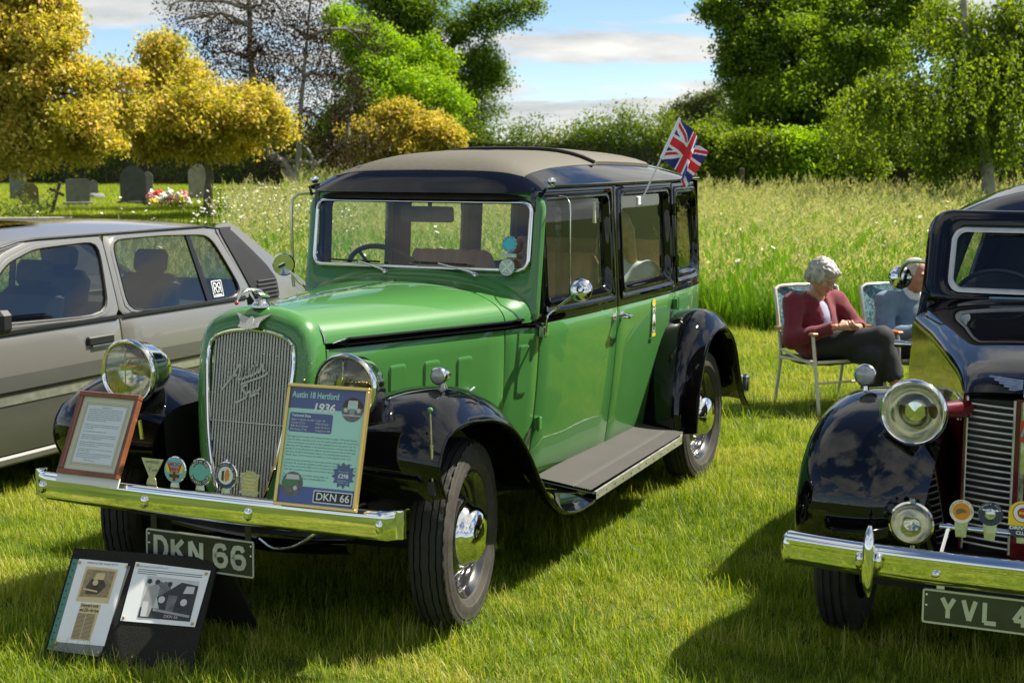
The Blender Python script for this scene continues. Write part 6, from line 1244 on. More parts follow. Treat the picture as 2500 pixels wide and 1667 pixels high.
def quadloop(pts, n=8):
    """closed polygon resampled with n points a side (same count for any polygon with as many corners)"""
    out = []
    for i in range(len(pts)):
        a, b = np.array(pts[i], float), np.array(pts[(i + 1) % len(pts)], float); out += [lerp(a, b, t) for t in np.linspace(0, 1, n, endpoint=False)]
    return np.array(out)
def soften(q, k=2):
    for _ in range(k): q = (np.roll(q, 1, 0) + 2 * q + np.roll(q, -1, 0)) / 4
    return q
ST2 = [(0, -0.014), (0, -0.001), (0.06, 0.0), (0.55, 0.0), (0.6, 0.0035), (0.9, 0.0035), (0.95, -0.004), (1.0, -0.012)]
for sd in (1, -1):
    go = lambda mb, nm, mt, par, a=40: (mb if sd > 0 else mb.mirror()).build(nm, mt, par, a)
    for nm, x0, x1, o_up, i_up in (('front_door', 0.36, -0.955, [(-0.958, 0.86), (0.36, 0.86), (-0.16, 1.27), (-0.40, 1.335), (-0.965, 1.345)], [(-0.865, 0.895), (0.20, 0.935), (-0.19, 1.22), (-0.42, 1.285), (-0.925, 1.30)]),
                                   ('rear_door', -0.965, -2.20, [(-2.26, 0.86), (-0.965, 0.86), (-0.975, 1.345), (-1.5, 1.345), (-2.02, 1.325)], [(-2.17, 0.885), (-1.045, 0.885), (-1.04, 1.30), (-1.5, 1.302), (-1.955, 1.285)])):
        d_ = go(panel2(x0, x1, 0.235, 0.86), nm, 'silver_paint', sv)
        oq, iq = soften(quadloop(o_up, 9), 1), soften(quadloop(i_up, 9), 3)
        fr_ = MB().loops([[P2(*p, o) for p in lerp(oq, iq, t)] for t, o in ST2]); go(fr_, 'window_frame', 'silver_paint', d_, 35)
        go(MB().loops([[P2(*p, o) for p in lerp(oq, iq, t)] for t, o in ((0.90, 0.0045), (0.93, 0.008), (1.05, 0.004), (1.06, -0.012))]), 'window_seal', 'black_trim', d_)
        go(MB().add([P2(*p, -0.008) for p in lerp(oq, iq, 1.0)], [list(range(len(iq)))]), 'window_glass', 'glass_dark', d_)
        hx = -0.77 if nm == 'front_door' else -1.98
        hd = go(MB().box((hx, S2(hx, 0.755) + 0.004, 0.765), (0.215, 0.03, 0.050), ch=0.008), 'door_handle', 'black_plastic', d_); go(MB().box((hx - 0.01, S2(hx, 0.75) + 0.008, 0.733), (0.17, 0.022, 0.016), ch=0.006), 'handle_lip', 'chrome', hd)
        go(MB().grid([[P2(x, z, o) for z, o in ((0.855, 0.0), (0.868, 0.008), (0.884, 0.008), (0.888, 0.0))] for x in np.linspace(x0 - 0.02, x1 + 0.02, 8)]), 'waist_seal', 'black_trim', d_)
    dv = [(-1.725, 1.30), (-1.765, 1.30), (-1.835, 0.88), (-1.785, 0.88)]; go(MB().add([P2(x, z, 0.002) for x, z in dv] + [P2(x, z, -0.012) for x, z in dv], [[0, 1, 2, 3], [0, 4, 5, 1], [1, 5, 6, 2], [2, 6, 7, 3], [3, 7, 4, 0]]), 'window_divider', 'black_trim', sv)
    go(panel2(1.05, 0.37, 0.30, 0.83, 6, 8), 'front_wing', 'silver_paint', sv); go(panel2(-2.21, -3.03, 0.30, 0.82, 8, 8), 'rear_quarter', 'silver_paint', sv)
    # pillar behind the rear door: silver quarter with black vented panel
    cq = soften(quadloop([(-2.265, 0.82), (-2.03, 1.335), (-2.22, 1.352), (-2.62, 1.10), (-3.02, 0.90), (-3.02, 0.82)], 7), 1); ctr = cq.mean(0); go(MB().loops([[P2(*p, -0.012) for p in cq], [P2(*p, 0) for p in cq], [P2(*lerp(p, ctr, 0.5), 0.0) for p in cq]], cap1=True), 'rear_pillar', 'silver_paint', sv)
    vq = [(-2.30, 0.835), (-2.06, 1.322), (-2.17, 1.325), (-2.50, 1.06), (-2.58, 0.965), (-2.575, 0.83)]; vq = soften(quadloop(vq, 6), 1); vp = go(MB().loops([[P2(*p, 0.0) for p in vq], [P2(*p, 0.008) for p in vq], [P2(*lerp(p, vq.mean(0), 0.4), 0.009) for p in vq]], cap1=True), 'pillar_vent', 'black_plastic', sv)
    for i in range(6):
        z = 0.965 - i * 0.026; xa, xb_ = -2.335 + i * 0.010 , -2.56; go(MB().grid([[P2(x, z - 0.007, 0.009), P2(x, z, 0.020), P2(x, z + 0.005, 0.018), P2(x, z + 0.007, 0.009)] for x in np.linspace(xa, xb_, 4)]), 'slat', 'black_plastic', vp)
    for nm, z0, z1, mt, o in (('side_band', 0.575, 0.655, 'silver_dark', 0.004), ('side_pinstripe', 0.562, 0.573, 'black_trim', 0.005), ('side_stripe', 0.505, 0.545, 'aluminium', 0.005), ('lower_shade_band', 0.24, 0.495, 'silver_dark', 0.003)):  # lowest band: darker silver paints in the shading and grass reflection
        for x0, x1 in ((0.355, -0.950), (-0.970, -2.195)): go(MB().grid([[P2(x, z, o) for z in np.linspace(z0, z1, 4)] for x in np.linspace(x0, x1, 12)]), nm, mt, sv)
    go(MB().box((-0.9, 0.775, 0.205), (2.35, 0.05, 0.05), ch=0.012), 'sill', 'silver_dark', sv)
    # wheels
    for wx in (0.62, -2.42):
        w_ = go(MB().lathe([(0.285, -0.07), (0.30, -0.085), (0.30, 0.06), (0.285, 0.082), (0.25, 0.088), (0.19, 0.080)], (wx, 0.70, 0.30), (0, 1, 0), 40), 'wheel', 'rubber', sv); go(MB().lathe([(0.19, 0.078), (0.18, 0.060), (0.08, 0.066), (0.05, 0.085), (0, 0.088)], (wx, 0.70, 0.30), (0, 1, 0), 32), 'rim', 'aluminium', w_)
    go(MB().box((0.085, 0.895, 0.955), (0.10, 0.17, 0.12), ch=0.025), 'door_mirror', 'black_plastic', sv)
# roof, bonnet, screens, ends
xs = np.linspace(-0.10, -2.26, 22); ys = np.linspace(-1, 1, 25); P = []
for x in xs:
    w = S2(x, 1.335) - 0.0; zc = 1.405 - 0.05 * ((x + 0.95) / 1.2) ** 2 - (0.06 * max(0, (x + 0.42) / 0.32) ** 2); P.append([(x, w * t, zc - 0.062 * abs(t) ** 2.6 - 0.012 * t * t) for t in ys])
svr = MB().grid(P[::-1]).build('roof', 'silver_paint', sv, 60)
MB().grid([[(x, y, 1.405 - 0.05 * ((x + 0.95) / 1.2) ** 2 - 0.05 * abs(y / 0.69) ** 2.6 + 0.004) for y in np.linspace(-0.36, 0.36, 9)] for x in np.linspace(-0.85, -0.45, 6)]).build('sunroof', 'black_paint', svr)
for sd in (1, -1): MB().tube([(x, sd * (S2(x, 1.335) + 0.002), 1.338 - 0.05 * max(0, (x + 0.42) / 0.3) ** 2 - (0.0 if x > -2 else 0.02)) for x in np.linspace(-0.18, -2.2, 16)], 0.008, 6).build('roof_trim', 'black_trim', svr)
MB().grid([[(x, S2(min(x, 0.9), 0.86) * t * (1 - 0.06 * max(0, x - 0.8)), z + 0.03 * (1 - t * t)) for t in np.linspace(-1, 1, 13)] for x, z in ((1.12, 0.62), (1.10, 0.70), (0.95, 0.745), (0.65, 0.79), (0.36, 0.835))]).build('bonnet', 'silver_paint', sv, 60)
MB().grid([[(x, (S2(0, 1.0) - 0.02 - 0.13 * f_) * t, z - 0.02 * t * t) for t in np.linspace(-1, 1, 9)] for f_, x, z in ((0, 0.40, 0.85), (0.5, 0.14, 1.11), (1, -0.11, 1.36))]).build('windscreen', 'glass_dark', sv)
MB().grid([[(x, w * t, z - 0.02 * t * t) for t in np.linspace(-1, 1, 9)] for x, w, z in ((-2.26, 0.66, 1.352), (-2.62, 0.69, 1.12), (-3.0, 0.72, 0.90))]).build('tailgate_glass', 'glass_dark', sv)
MB().grid([[(x, w * t, z) for t in np.linspace(-1, 1, 9)] for x, w, z in ((-2.99, 0.72, 0.905), (-3.06, 0.72, 0.86), (-3.08, 0.73, 0.55), (-3.10, 0.72, 0.30))]).build('tailgate', 'silver_paint', sv, 50)
MB().grid([[(x - 0.06 * t * t, 0.74 * t, z) for t in np.linspace(-1, 1, 9)] for x, z in ((1.12, 0.64), (1.14, 0.5), (1.18, 0.47), (1.18, 0.32), (1.10, 0.25))]).build('front_bumper', 'black_plastic', sv)
for y in (-0.52, 0.52): MB().box((1.125, y, 0.575), (0.04, 0.34, 0.11), ch=0.01).build('headlamp', 'lamp_glass_white', sv)
MB().box((-0.98, 0, 0.24), (3.9, 1.46, 0.08)).box((-1.2, 0, 0.55), (2.2, 1.44, 0.55)).build('underbody', 'dark_under', sv)
for y in (-0.36, 0.36):
    for x in (-0.72, -1.75): MB().box((x, y, 0.82), (0.16, 0.46, 0.46), np.array(Matrix.Rotation(-0.25, 3, 'Y')), 0.06).box((x - 0.06, y, 1.12), (0.08, 0.25, 0.15), np.array(Matrix.Rotation(-0.2, 3, 'Y')), 0.03).build('seat', 'black_plastic', sv)
MB().tube([np.array([0.12, 0.36 * -1, 0.88]) + 0.18 * np.array([0.35 * cos(a), sin(a), 0.9 * cos(a)]) for a in np.linspace(0, 2 * pi, 28, endpoint=False)], 0.012, 6, closed=True).build('steering_wheel', 'black_plastic', sv)
q = Pane((-1.865, S2(-1.865, 0.93) + 0.0005, 0.905), (-1, 0.0, 0), (0, -0.22, 1)); st = MB().ribbon([(0.0, 0.0), (0.098, 0.0), (0.098, 0.098), (0.0, 0.098)], 0.005, 0, q.p(0, 0, 0.002), q.u, q.v, closed=True).build('window_sticker', 'poster_white', sv, smooth=False)
q.strokes([[(0.016, 0.022), (0.016, 0.084), (0.034, 0.084), (0.042, 0.076), (0.042, 0.062), (0.034, 0.054), (0.018, 0.054)], [(0.030, 0.054), (0.043, 0.022)], [(0.082, 0.022), (0.082, 0.084), (0.064, 0.084), (0.056, 0.076), (0.056, 0.062), (0.064, 0.054), (0.080, 0.054)], [(0.068, 0.054), (0.055, 0.022)], [(0.049, 0.066), (0.049, 0.074)], [(0.012, 0.010), (0.086, 0.010)]], 0.006, 'sticker_letters', 'poster_white', st, 0.002)

# ================================================================ black and maroon saloon on the right
bk = thing('black_saloon', 'glossy black and maroon 1940s saloon with chrome bumper and club badges', 'car', (1.854, 5.23, 0), CAR_RZ)
FW2 = [(0.44, 0.36), (0.515, 0.45), (0.53, 0.60), (0.475, 0.755), (0.345, 0.87), (0.15, 0.928), (-0.06, 0.925), (-0.27, 0.85), (-0.46, 0.70), (-0.60, 0.52), (-0.74, 0.38), (-1.0, 0.31)]
def wing2(path, yin, ycr, ylip, drop, n=44):
    C = spline(path, n); T = np.gradient(C, axis=0); Nn = np.stack([T[:, 1], -T[:, 0]], 1); Nn /= np.linalg.norm(Nn, axis=1)[:, None]
    if Nn[n // 2][1] < 0: Nn = -Nn
    YI = np.interp(np.linspace(0, 1, n), np.linspace(0, 1, len(yin)), yin); DR = np.interp(np.linspace(0, 1, n), np.linspace(0, 1, len(drop)), drop); P = []
    for i in range(n):
        row = []
        for y in np.linspace(YI[i], ycr, 9): q = C[i] + Nn[i] * (-0.13 * ((ycr - y) / 0.25) ** 2); row.append((q[0], y, q[1]))
        for a in np.linspace(0, pi / 2, 12)[1:]: q = C[i] - Nn[i] * DR[i] * (1 - cos(a) ** 0.75 if a < pi / 2 else 1); row.append((q[0], ycr + (ylip - ycr) * sin(a) ** 0.9, q[1]))
        l = np.array(row[-1]); row.append((l[0] - Nn[i][0] * 0.05, l[1] + 0.002, l[2] - Nn[i][1] * 0.05)); row.append((l[0] - Nn[i][0] * 0.052, l[1] - 0.03, l[2] - Nn[i][1] * 0.05)); P.append(row)
    return P
def wid2(x): return float(np.interp(x, [-3.2, -2.9, -2.2, -1.5, -0.95, -0.6, 0.0, 0.21], [0.42, 0.55, 0.64, 0.635, 0.60, 0.47, 0.265, 0.205]))
for sd in (1, -1):
    go = lambda mb, nm, mt, par, a=60: (mb if sd > 0 else mb.mirror()).build(nm, mt, par, a)
    P = wing2(FW2, [0.34, 0.30, 0.28, 0.27, 0.28, 0.32, 0.36, 0.42, 0.5, 0.56, 0.6, 0.62], 0.50, 0.742, [0.10, 0.13, 0.17, 0.20, 0.22, 0.22, 0.20, 0.17, 0.14, 0.10, 0.06, 0.03]); fw = go(MB().grid(P), 'front_wing', 'black_paint', bk)
    I = [r_[0] for r_ in P]; go(MB().grid([[p, (p[0] - 0.03, min(p[1], 0.24), max(p[2] - 0.25, 0.28))] for p in I]), 'wing_valance', 'black_paint', fw)
    c = np.array([0.09, 0.575, 0.985]); go(MB().lathe([(0.0, -0.06), (0.02, -0.055), (0.034, -0.03), (0.040, 0.0), (0.041, 0.012), (0.036, 0.016)], c, (1, 0, 0.1), 24).tube([c + (-0.01, 0, -0.035), c + (-0.012, 0.0, -0.075)], [0.008, 0.016], 8), 'side_lamp', 'chrome', fw); go(MB().lathe([(0.037, 0.012), (0.028, 0.020), (0, 0.024)], c, (1, 0, 0.1), 20), 'side_lamp_lens', 'lamp_glass_white', fw)
    c = np.array([0.40, 0.345, 0.912]); hl = go(MB().lathe([(0.0, -0.15), (0.04, -0.14), (0.08, -0.10), (0.102, -0.05), (0.110, -0.012), (0.116, 0.0), (0.114, 0.012), (0.106, 0.018), (0.100, 0.014), (0.097, 0.004)], c, (1, 0, 0), 48), 'headlamp', 'chrome', bk)
    go(MB().lathe([(0.098, 0.004), (0.085, -0.04), (0.05, -0.075), (0.0, -0.085)], c, (1, 0, 0), 36), 'headlamp_bowl', 'reflector', hl); P = []
    for i in range(37):
        y = -0.098 + 0.196 * i / 36; hz = math.sqrt(max(0.098 ** 2 - y * y, 0)); P.append([c + (0.008 + 0.02 * (1 - (y * y + (hz * t) ** 2) / 0.0096) + (0.0022 if i % 2 else 0) * (1 if abs(t) > 0.35 else 0.3), y, hz * t) for t in np.linspace(-1, 1, 15)])
    go(MB().grid(P), 'headlamp_lens', 'lens_glass', hl, 20); go(MB().lathe([(0.0, 0.0), (0.034, -0.004), (0.036, -0.03)], c + (-0.02, 0, 0), (1, 0, 0), 20), 'bulb_shield', 'chrome', hl); go(MB().tube([c + (-0.06, -0.06, 0), (0.20, 0.20, 0.905)], [0.028, 0.034], 12), 'lamp_stalk', 'maroon_paint', hl)
    c = np.array([0.56, 0.312, 0.566]); fg = go(MB().lathe([(0.0, -0.075), (0.03, -0.07), (0.06, -0.04), (0.072, 0.0), (0.075, 0.01), (0.069, 0.016)], c, (1, 0, 0), 36).tube([c + (-0.03, 0, -0.07), c + (-0.03, 0, -0.15)], 0.01, 8).box(c + (0.0, 0.0, 0.078), (0.02, 0.02, 0.014), ch=0.003), 'fog_lamp', 'chrome', bk); P = []
    for i in range(29):
        y = -0.069 + 0.138 * i / 28; hz = math.sqrt(max(0.069 ** 2 - y * y, 0)); P.append([c + (0.012 + 0.014 * (1 - (y * y + (hz * t) ** 2) / 0.00476) + (0.002 if i % 2 else 0), y, hz * t) for t in np.linspace(-1, 1, 11)])
    go(MB().grid(P), 'fog_lens', 'lens_glass', fg, 20); go(MB().lathe([(0.068, 0.008), (0.06, -0.02), (0.035, -0.05), (0, -0.058)], c, (1, 0, 0), 30), 'fog_bowl', 'reflector', fg)
    # bonnet side, maroon
    def bside(x, z, o=0): return (x, (wid2(x) + 0.012 * sin(pi * min(1, max(0, (z - 0.45) / 0.55)))) + o, z)
    ztop = lambda x: float(np.interp(x, [-0.9, -0.3, 0.1, 0.21], [1.075, 1.035, 0.985, 0.955]))
    bs2 = go(MB().grid([[bside(x, z) for z in np.linspace(0.42, ztop(x) - 0.004, 8)] for x in np.linspace(0.205, -0.93, 14)]), 'bonnet_side', 'maroon_paint', bk)
    for i in range(3): go(MB().tube([bside(x, 0.93 - 0.035 * i + 0.02 * (x < -0.3), 0.006) for x in np.linspace(0.17, 0.02, 5)], 0.004, 6), 'bonnet_strip', 'chrome', bs2)
    # doors
    Sb = lambda x, z: wid2(x) - (0.05 * ((0.98 - z) / 0.6) ** 2 if z < 0.98 else 0.16 * ((z - 0.98) / 0.55) ** 1.3)
    for nm, x0, x1, up in (('front_door', -0.95, -1.72, [(-1.70, 1.02), (-1.03, 1.02), (-1.16, 1.44), (-1.70, 1.46)]), ('rear_door', -1.73, -2.55, [(-2.42, 1.03), (-1.77, 1.02), (-1.77, 1.46), (-2.38, 1.42)])):
        d_ = go(panel2(x0, x1, 0.36, 0.975, fn=lambda x, z, o: (x, Sb(x, z) + o, z)), nm, 'maroon_paint', bk)
        oq, iq = quadloop([(x1, 0.98), (x0, 0.98), (x0 - (0.16 if nm == 'front_door' else 0), 1.50), (x1, 1.50)], 8), soften(quadloop(up, 8), 3); go(MB().loops([[(x, Sb(x, z) + o, z) for x, z in lerp(oq, iq, t)] for t, o in STEP]), 'window_frame', 'black_paint', d_, 35); go(MB().add([(x, Sb(x, z) - 0.024, z) for x, z in iq], [list(range(len(iq)))]), 'window_glass', 'glass', d_)
    hb = np.array([-1.10, Sb(-1.10, 0.955), 0.955]); go(MB().tube([hb, hb + (0.0, 0.05, 0)], 0.012, 10).tube([hb + (0, 0.05, 0), hb + (0.0, 0.085, 0)], 0.016, 10), 'door_hinge', 'chrome', bk)
    h_ = np.array([-1.26, 0.71, 1.235]); mr = go(MB().tube(spline([(-1.16, 0.545, 1.305), (-1.17, 0.60, 1.315), (-1.22, 0.675, 1.305), h_ + (0.02, 0, 0.02), h_ + (0.02, 0, 0)], 12), 0.009, 8).box((-1.16, 0.54, 1.30), (0.03, 0.02, 0.05), ch=0.004), 'door_mirror', 'aged_chrome', bk); go(MB().lathe([(0.0, 0.016), (0.04, 0.012), (0.052, 0.0), (0.050, -0.008), (0, -0.010)], h_, unit((0.95, -0.15, 0.1)), 28), 'mirror_head', 'chrome', mr)
    P = wing2([(-1.95, 0.32), (-2.0, 0.5), (-2.1, 0.68), (-2.28, 0.78), (-2.5, 0.78), (-2.68, 0.68), (-2.85, 0.5), (-2.98, 0.36)], [0.6] * 8, 0.62, 0.735, [0.05, 0.1, 0.14, 0.15, 0.15, 0.14, 0.1, 0.05]); go(MB().grid(P), 'rear_wing', 'black_paint', bk)
    go(MB().box((-1.47, 0.665, 0.315), (0.98, 0.14, 0.03), ch=0.008), 'running_board', 'mat_rubber', bk)
    for wx in (0.0, -2.39):
        w_ = go(MB().lathe([(0.20, -0.06), (0.24, -0.066), (0.29, -0.068), (0.318, -0.055), (0.322, -0.04), (0.314, -0.038), (0.314, -0.032), (0.325, -0.030), (0.326, -0.010), (0.317, -0.008), (0.317, 0.0), (0.326, 0.002), (0.326, 0.02), (0.317, 0.022), (0.317, 0.028), (0.324, 0.03), (0.318, 0.052), (0.29, 0.068), (0.24, 0.066), (0.20, 0.05)], (wx, 0.635, 0.325), (0, 1, 0), 90, mod=lambda i, j: -0.005 if (i in (3, 4, 15, 16) and j % 3 == 0) else 0), 'wheel', 'rubber', bk, 30); go(MB().lathe([(0.20, 0.05), (0.17, 0.02), (0.10, 0.03), (0.09, 0.055), (0, 0.065)], (wx, 0.635, 0.325), (0, 1, 0), 32), 'hubcap', 'chrome', w_)
# bonnet top
def bt(x): 
    w = wid2(x) + 0.004; t = (0.22 - x) / 1.12; zt = float(np.interp(x, [-0.9, -0.5, -0.1, 0.1, 0.19, 0.225], [1.175, 1.145, 1.095, 1.055, 1.015, 0.975])); z0 = ztop(x)
    return [(x + 0.02 * (1 - abs(q)) * max(0, (x + 0.1) / 0.3), w * np.sign(cos(a)) * abs(cos(a)) ** 0.8, z0 + (zt - z0) * abs(sin(a)) ** 0.8) for a in np.linspace(0, pi, 33) for q in (cos(a),)]
bt_ = MB().grid([bt(x) for x in np.r_[np.linspace(0.225, 0.15, 5), np.linspace(0.10, -0.88, 14)]][::-1]).build('bonnet_top', 'black_paint', bk, 60)
MB().tube([(x, 0, bt(x)[16][2] + 0.001) for x in np.linspace(0.15, -0.85, 8)], 0.004, 6).build('bonnet_hinge', 'chrome', bt_)
MB().lathe([(0.03, -0.01), (0.03, 0.008), (0.018, 0.02), (0.014, 0.05), (0.02, 0.06), (0.0, 0.07)], (0.02, 0, 1.075), (0.1, 0, 1), 18).build('bonnet_mascot', 'chrome', bt_)
ep = Pane((0.225, 0, 0.985), (0, 1, 0), (-0.5, 0, 0.87)); b = MB()
for s_ in (1, -1):
    for i in range(6): b.ribbon([(s_ * 0.012, 0.030 - i * 0.009), (s_ * (0.125 - i * 0.017), 0.042 - i * 0.011)], [0.008, 0.0075], 0.003, ep.p(0, 0, 0.006), ep.u, ep.v)
b.tube([ep.p(0, -0.03, 0.006), ep.p(0, 0.05, 0.012)], 0.009, 8); b.build('winged_emblem', 'aged_chrome', bt_, 30)
# grille: two banks of curved bars either side of a maroon and chrome centre strip
xg2 = lambda y, z: 0.235 - 0.9 * y * y + 0.05 * (0.95 - z)
gr = MB().box((0.13, 0, 0.68), (0.12, 0.42, 0.54), ch=0.01).build('grille', 'black_trim', bk)
for s_ in (1, -1):
    for i in range(23):
        z = 0.432 + 0.0222 * i; MB().tube([(xg2(y, z) + 0.004, s_ * y, z + 0.006 * ((y - 0.03) / 0.17)) for y in np.linspace(0.034, 0.196, 7)], 0.0042, 6).build('bar', 'aluminium', gr)
    MB().grid([[(xg2(0.198, z) + 0.006, s_ * 0.192, z), (xg2(0.205, z) + 0.010, s_ * 0.205, z), (xg2(0.21, z) - 0.03, s_ * 0.222, z)][::s_] for z in np.linspace(0.41, 0.955, 6)]).build('grille_surround', 'maroon_paint', gr)
    MB().tube([(xg2(0.195, z) + 0.008, s_ * 0.194, z) for z in np.linspace(0.415, 0.95, 6)], 0.004, 6).build('grille_edge', 'aluminium', gr); MB().tube([(xg2(0.035, z) + 0.008, s_ * 0.033, z) for z in np.linspace(0.415, 0.95, 6)], 0.0045, 6).build('grille_edge', 'aluminium', gr)
MB().box((xg2(0, 0.68) + 0.002, 0, 0.68), (0.012, 0.056, 0.55), np.array(Matrix.Rotation(-0.05, 3, 'Y'))).build('centre_strip', 'maroon_paint', gr); MB().box((xg2(0, 0.74) + 0.010, 0, 0.74), (0.012, 0.022, 0.42), np.array(Matrix.Rotation(-0.05, 3, 'Y')), 0.004).build('centre_rib', 'aged_chrome', gr)
cp = Pane((xg2(0, 0.88) + 0.019, 0, 0.86), (0, 1, 0), (-0.05, 0, 1)); cp.shape([(-0.012, -0.045), (0, -0.052), (0.012, -0.045), (0.012, 0.025), (-0.012, 0.025)], 'centre_badge', 'enamel_red', gr, 0.0); cp.strokes([[(-0.006, -0.030), (0.006, 0.012)]], 0.007, 'badge_flash', 'enamel_teal', gr, 0.001)
# scuttle and screen
sc_ = [(-0.88, 0.595, 1.09, 1.178), (-0.93, 0.60, 1.10, 1.19), (-0.95, 0.60, 1.12, 1.20)]
MB().grid([[(x - 0.05 * abs(cos(a)) ** 3, w * np.sign(cos(a)) * abs(cos(a)) ** 0.6 * 0.98, 0.99 + (zt - 0.99) * abs(sin(a)) ** 0.5) for a in np.linspace(0, pi, 33)] for x, w, _, zt in ((-0.86, 0.575, 0, 1.172), (-0.91, 0.59, 0, 1.182), (-0.955, 0.595, 0, 1.20))][::-1]).build('scuttle', 'black_paint', bk, 60)
xw2 = lambda z: -0.955 - 0.42 * (z - 1.19)
so = rrect(-0.575, 0.575, 1.165, 1.545, [0.05, 0.05, 0.10, 0.10], 6, 8); si = rrect(-0.462, 0.462, 1.205, 1.475, 0.055, 6, 8); sm = rrect(-0.440, 0.440, 1.225, 1.455, 0.042, 6, 8)
ws2 = lambda q, dx: [(xw2(z) + dx - 0.07 * (abs(y) / 0.575) ** 4, y, z) for y, z in q]
MB().loops([ws2(so, -0.06), ws2(so, -0.01), ws2(lerp(so, si, 0.2), 0.004), ws2(lerp(so, si, 0.8), 0.006), ws2(si, -0.004)]).build('windscreen_surround', 'black_paint', bk, 60)
wf2 = MB().loops([ws2(si, -0.004), ws2(si, 0.008), ws2(lerp(si, sm, 0.5), 0.011), ws2(sm, 0.008), ws2(sm, -0.006)]).build('windscreen_frame', 'aluminium', bk, 60); MB().add(ws2(sm, 0.0), [list(range(len(sm)))]).build('windscreen', 'glass', wf2)
for i, (ya, yb_, z) in enumerate(((-0.06, -0.46, 1.192), (-0.07, -0.44, 1.176))):
    wpr = MB().tube([(-0.925, ya, z), (-0.935, lerp(ya, yb_, 0.55), z - 0.004)], 0.007, 8).lathe([(0.014, 0), (0.014, 0.012), (0, 0.016)], (-0.93, ya, z), (1, 0, 0.5), 12).build('wiper', 'chrome', bk); MB().tube([(-0.930, lerp(ya, yb_, 0.2), z - 0.002), (-0.945, yb_, z - 0.012)], 0.006, 6).build('blade', 'black_plastic', wpr)
# roof
ro = spline([(-1.10, 0.0), (-1.115, 0.30), (-1.15, 0.455), (-1.22, 0.515), (-1.6, 0.55), (-2.2, 0.55), (-2.7, 0.48), (-2.95, 0.33), (-3.0, 0.0)], 36); ro = np.concatenate([ro, (ro * [1, -1])[::-1][1:-1]])
def rp2(x, y, s_): cx = min(max(x, -2.4), -1.5); X = lerp(x, cx, s_); zt = float(np.interp(X, [-3, -2.6, -2.1, -1.6, -1.3, -1.1], [1.50, 1.60, 1.665, 1.665, 1.625, 1.565])); return (X, y * (1 - s_), 1.505 + (zt - 1.505) * (1 - (1 - s_) ** 2.6))
MB().loops([[rp2(x, y, 0) for x, y in ro * [1, 0.97]]] + [[rp2(x, y, s_) for x, y in ro] for s_ in (0, 0.03, 0.08, 0.15, 0.25, 0.38, 0.55, 0.75, 0.95)], cap1=True).build('roof', 'black_paint', bk, 60)
for sd in (1, -1): MB().tube([(-1.06, sd * 0.585, 1.10), (-1.14, sd * 0.56, 1.36), (-1.20, sd * 0.535, 1.485)] + [(x, sd * (np.interp(x, [-2.7, -2.2, -1.6, -1.22], [0.49, 0.56, 0.56, 0.525])), 1.51) for x in np.linspace(-1.3, -2.6, 8)], 0.010, 6).build('drip_rail', 'black_paint', bk)
MB().grid([[(-3.0 + (0.12 * (z - 0.9) if z > 0.9 else -0.15 * sin((0.9 - z) * 4)), y * (1 - 0.25 * max(0, z - 1.0)), z) for y in np.linspace(-0.60, 0.60, 7)] for z in np.linspace(0.4, 1.53, 8)]).build('tail_panel', 'maroon_paint', bk, 60)
for sd in (1, -1): MB().grid([[(x, sd * (wid2(x) - 0.03 - (0.16 * ((z - 0.98) / 0.55) ** 1.3 if z > 0.98 else 0)), z) for z in np.linspace(0.4, 1.5, 8)] for x in np.linspace(-2.5, -3.0, 5)]).build('rear_quarter', 'black_paint', bk, 60)
MB().box((-1.3, 0, 0.34), (3.3, 1.05, 0.12)).box((-0.25, 0, 0.55), (0.9, 0.36, 0.4)).build('underbody', 'dark_under', bk); MB().box((-1.04, 0, 1.06), (0.08, 1.0, 0.16), ch=0.02).build('dashboard', 'dark_interior', bk)
for y in (-0.29, 0.29): MB().box((-1.85, y, 0.92), (0.13, 0.46, 0.62), np.array(Matrix.Rotation(-0.2, 3, 'Y')), 0.06).build('seat', 'dark_interior', bk)
MB().box((-2.75, 0, 1.0), (0.1, 1.0, 0.8), ch=0.04).build('rear_seat', 'dark_interior', bk)
MB().tube([np.array([-1.20, -0.27, 1.135]) + 0.19 * (cos(a) * np.array([0, 1, 0]) + sin(a) * unit((0.55, 0, 0.8))) for a in np.linspace(0, 2 * pi, 32, endpoint=False)], 0.011, 6, closed=True).build('steering_wheel', 'black_plastic', bk)
# bumper with overriders, badge bar, badges, number plate
P = []
for y in np.linspace(-0.705, 0.705, 37):
    t = abs(y) / 0.705; x = 0.74 - 0.07 * t ** 2.4; P.append([(x + dx, y, 0.462 + dz - 0.010 * t * t * 0) for dx, dz in ((-0.03, 0.056), (-0.008, 0.058), (0.008, 0.045), (0.012, 0.028), (0.006, 0.018), (0.004, 0.004), (0.006, -0.02), (0.0, -0.045), (-0.02, -0.055))])
fb2 = MB().grid(P).build('front_bumper', 'chrome', bk, 50)
for y in (-0.705, 0.705): MB().ball((0.664, y, 0.464), (0.020, 0.022, 0.054), 10, 14).build('bumper_cap', 'chrome', fb2)
for y in (-0.415, 0.415):
    b = MB(); zs = np.linspace(-0.115, 0.125, 12); b.loops([[(0.748 + (0.032 * math.sqrt(max(0, 1 - ((z - 0.005) / 0.125) ** 2))) * (1 + cos(a)) * 0.62 - 0.02, y + 0.022 * math.sqrt(max(0.02, 1 - ((z - 0.005) / 0.125) ** 2)) * sin(a), 0.462 + z) for a in np.linspace(0, 2 * pi, 14, endpoint=False)] for z in zs], cap0=True, cap1=True); b.build('overrider', 'chrome', fb2, 60)
    for s_ in (-1, 1): MB().ball((0.742, y + s_ * 0.032, 0.468), (0.016, 0.013, 0.03), 8, 10).build('overrider_boss', 'chrome', fb2)
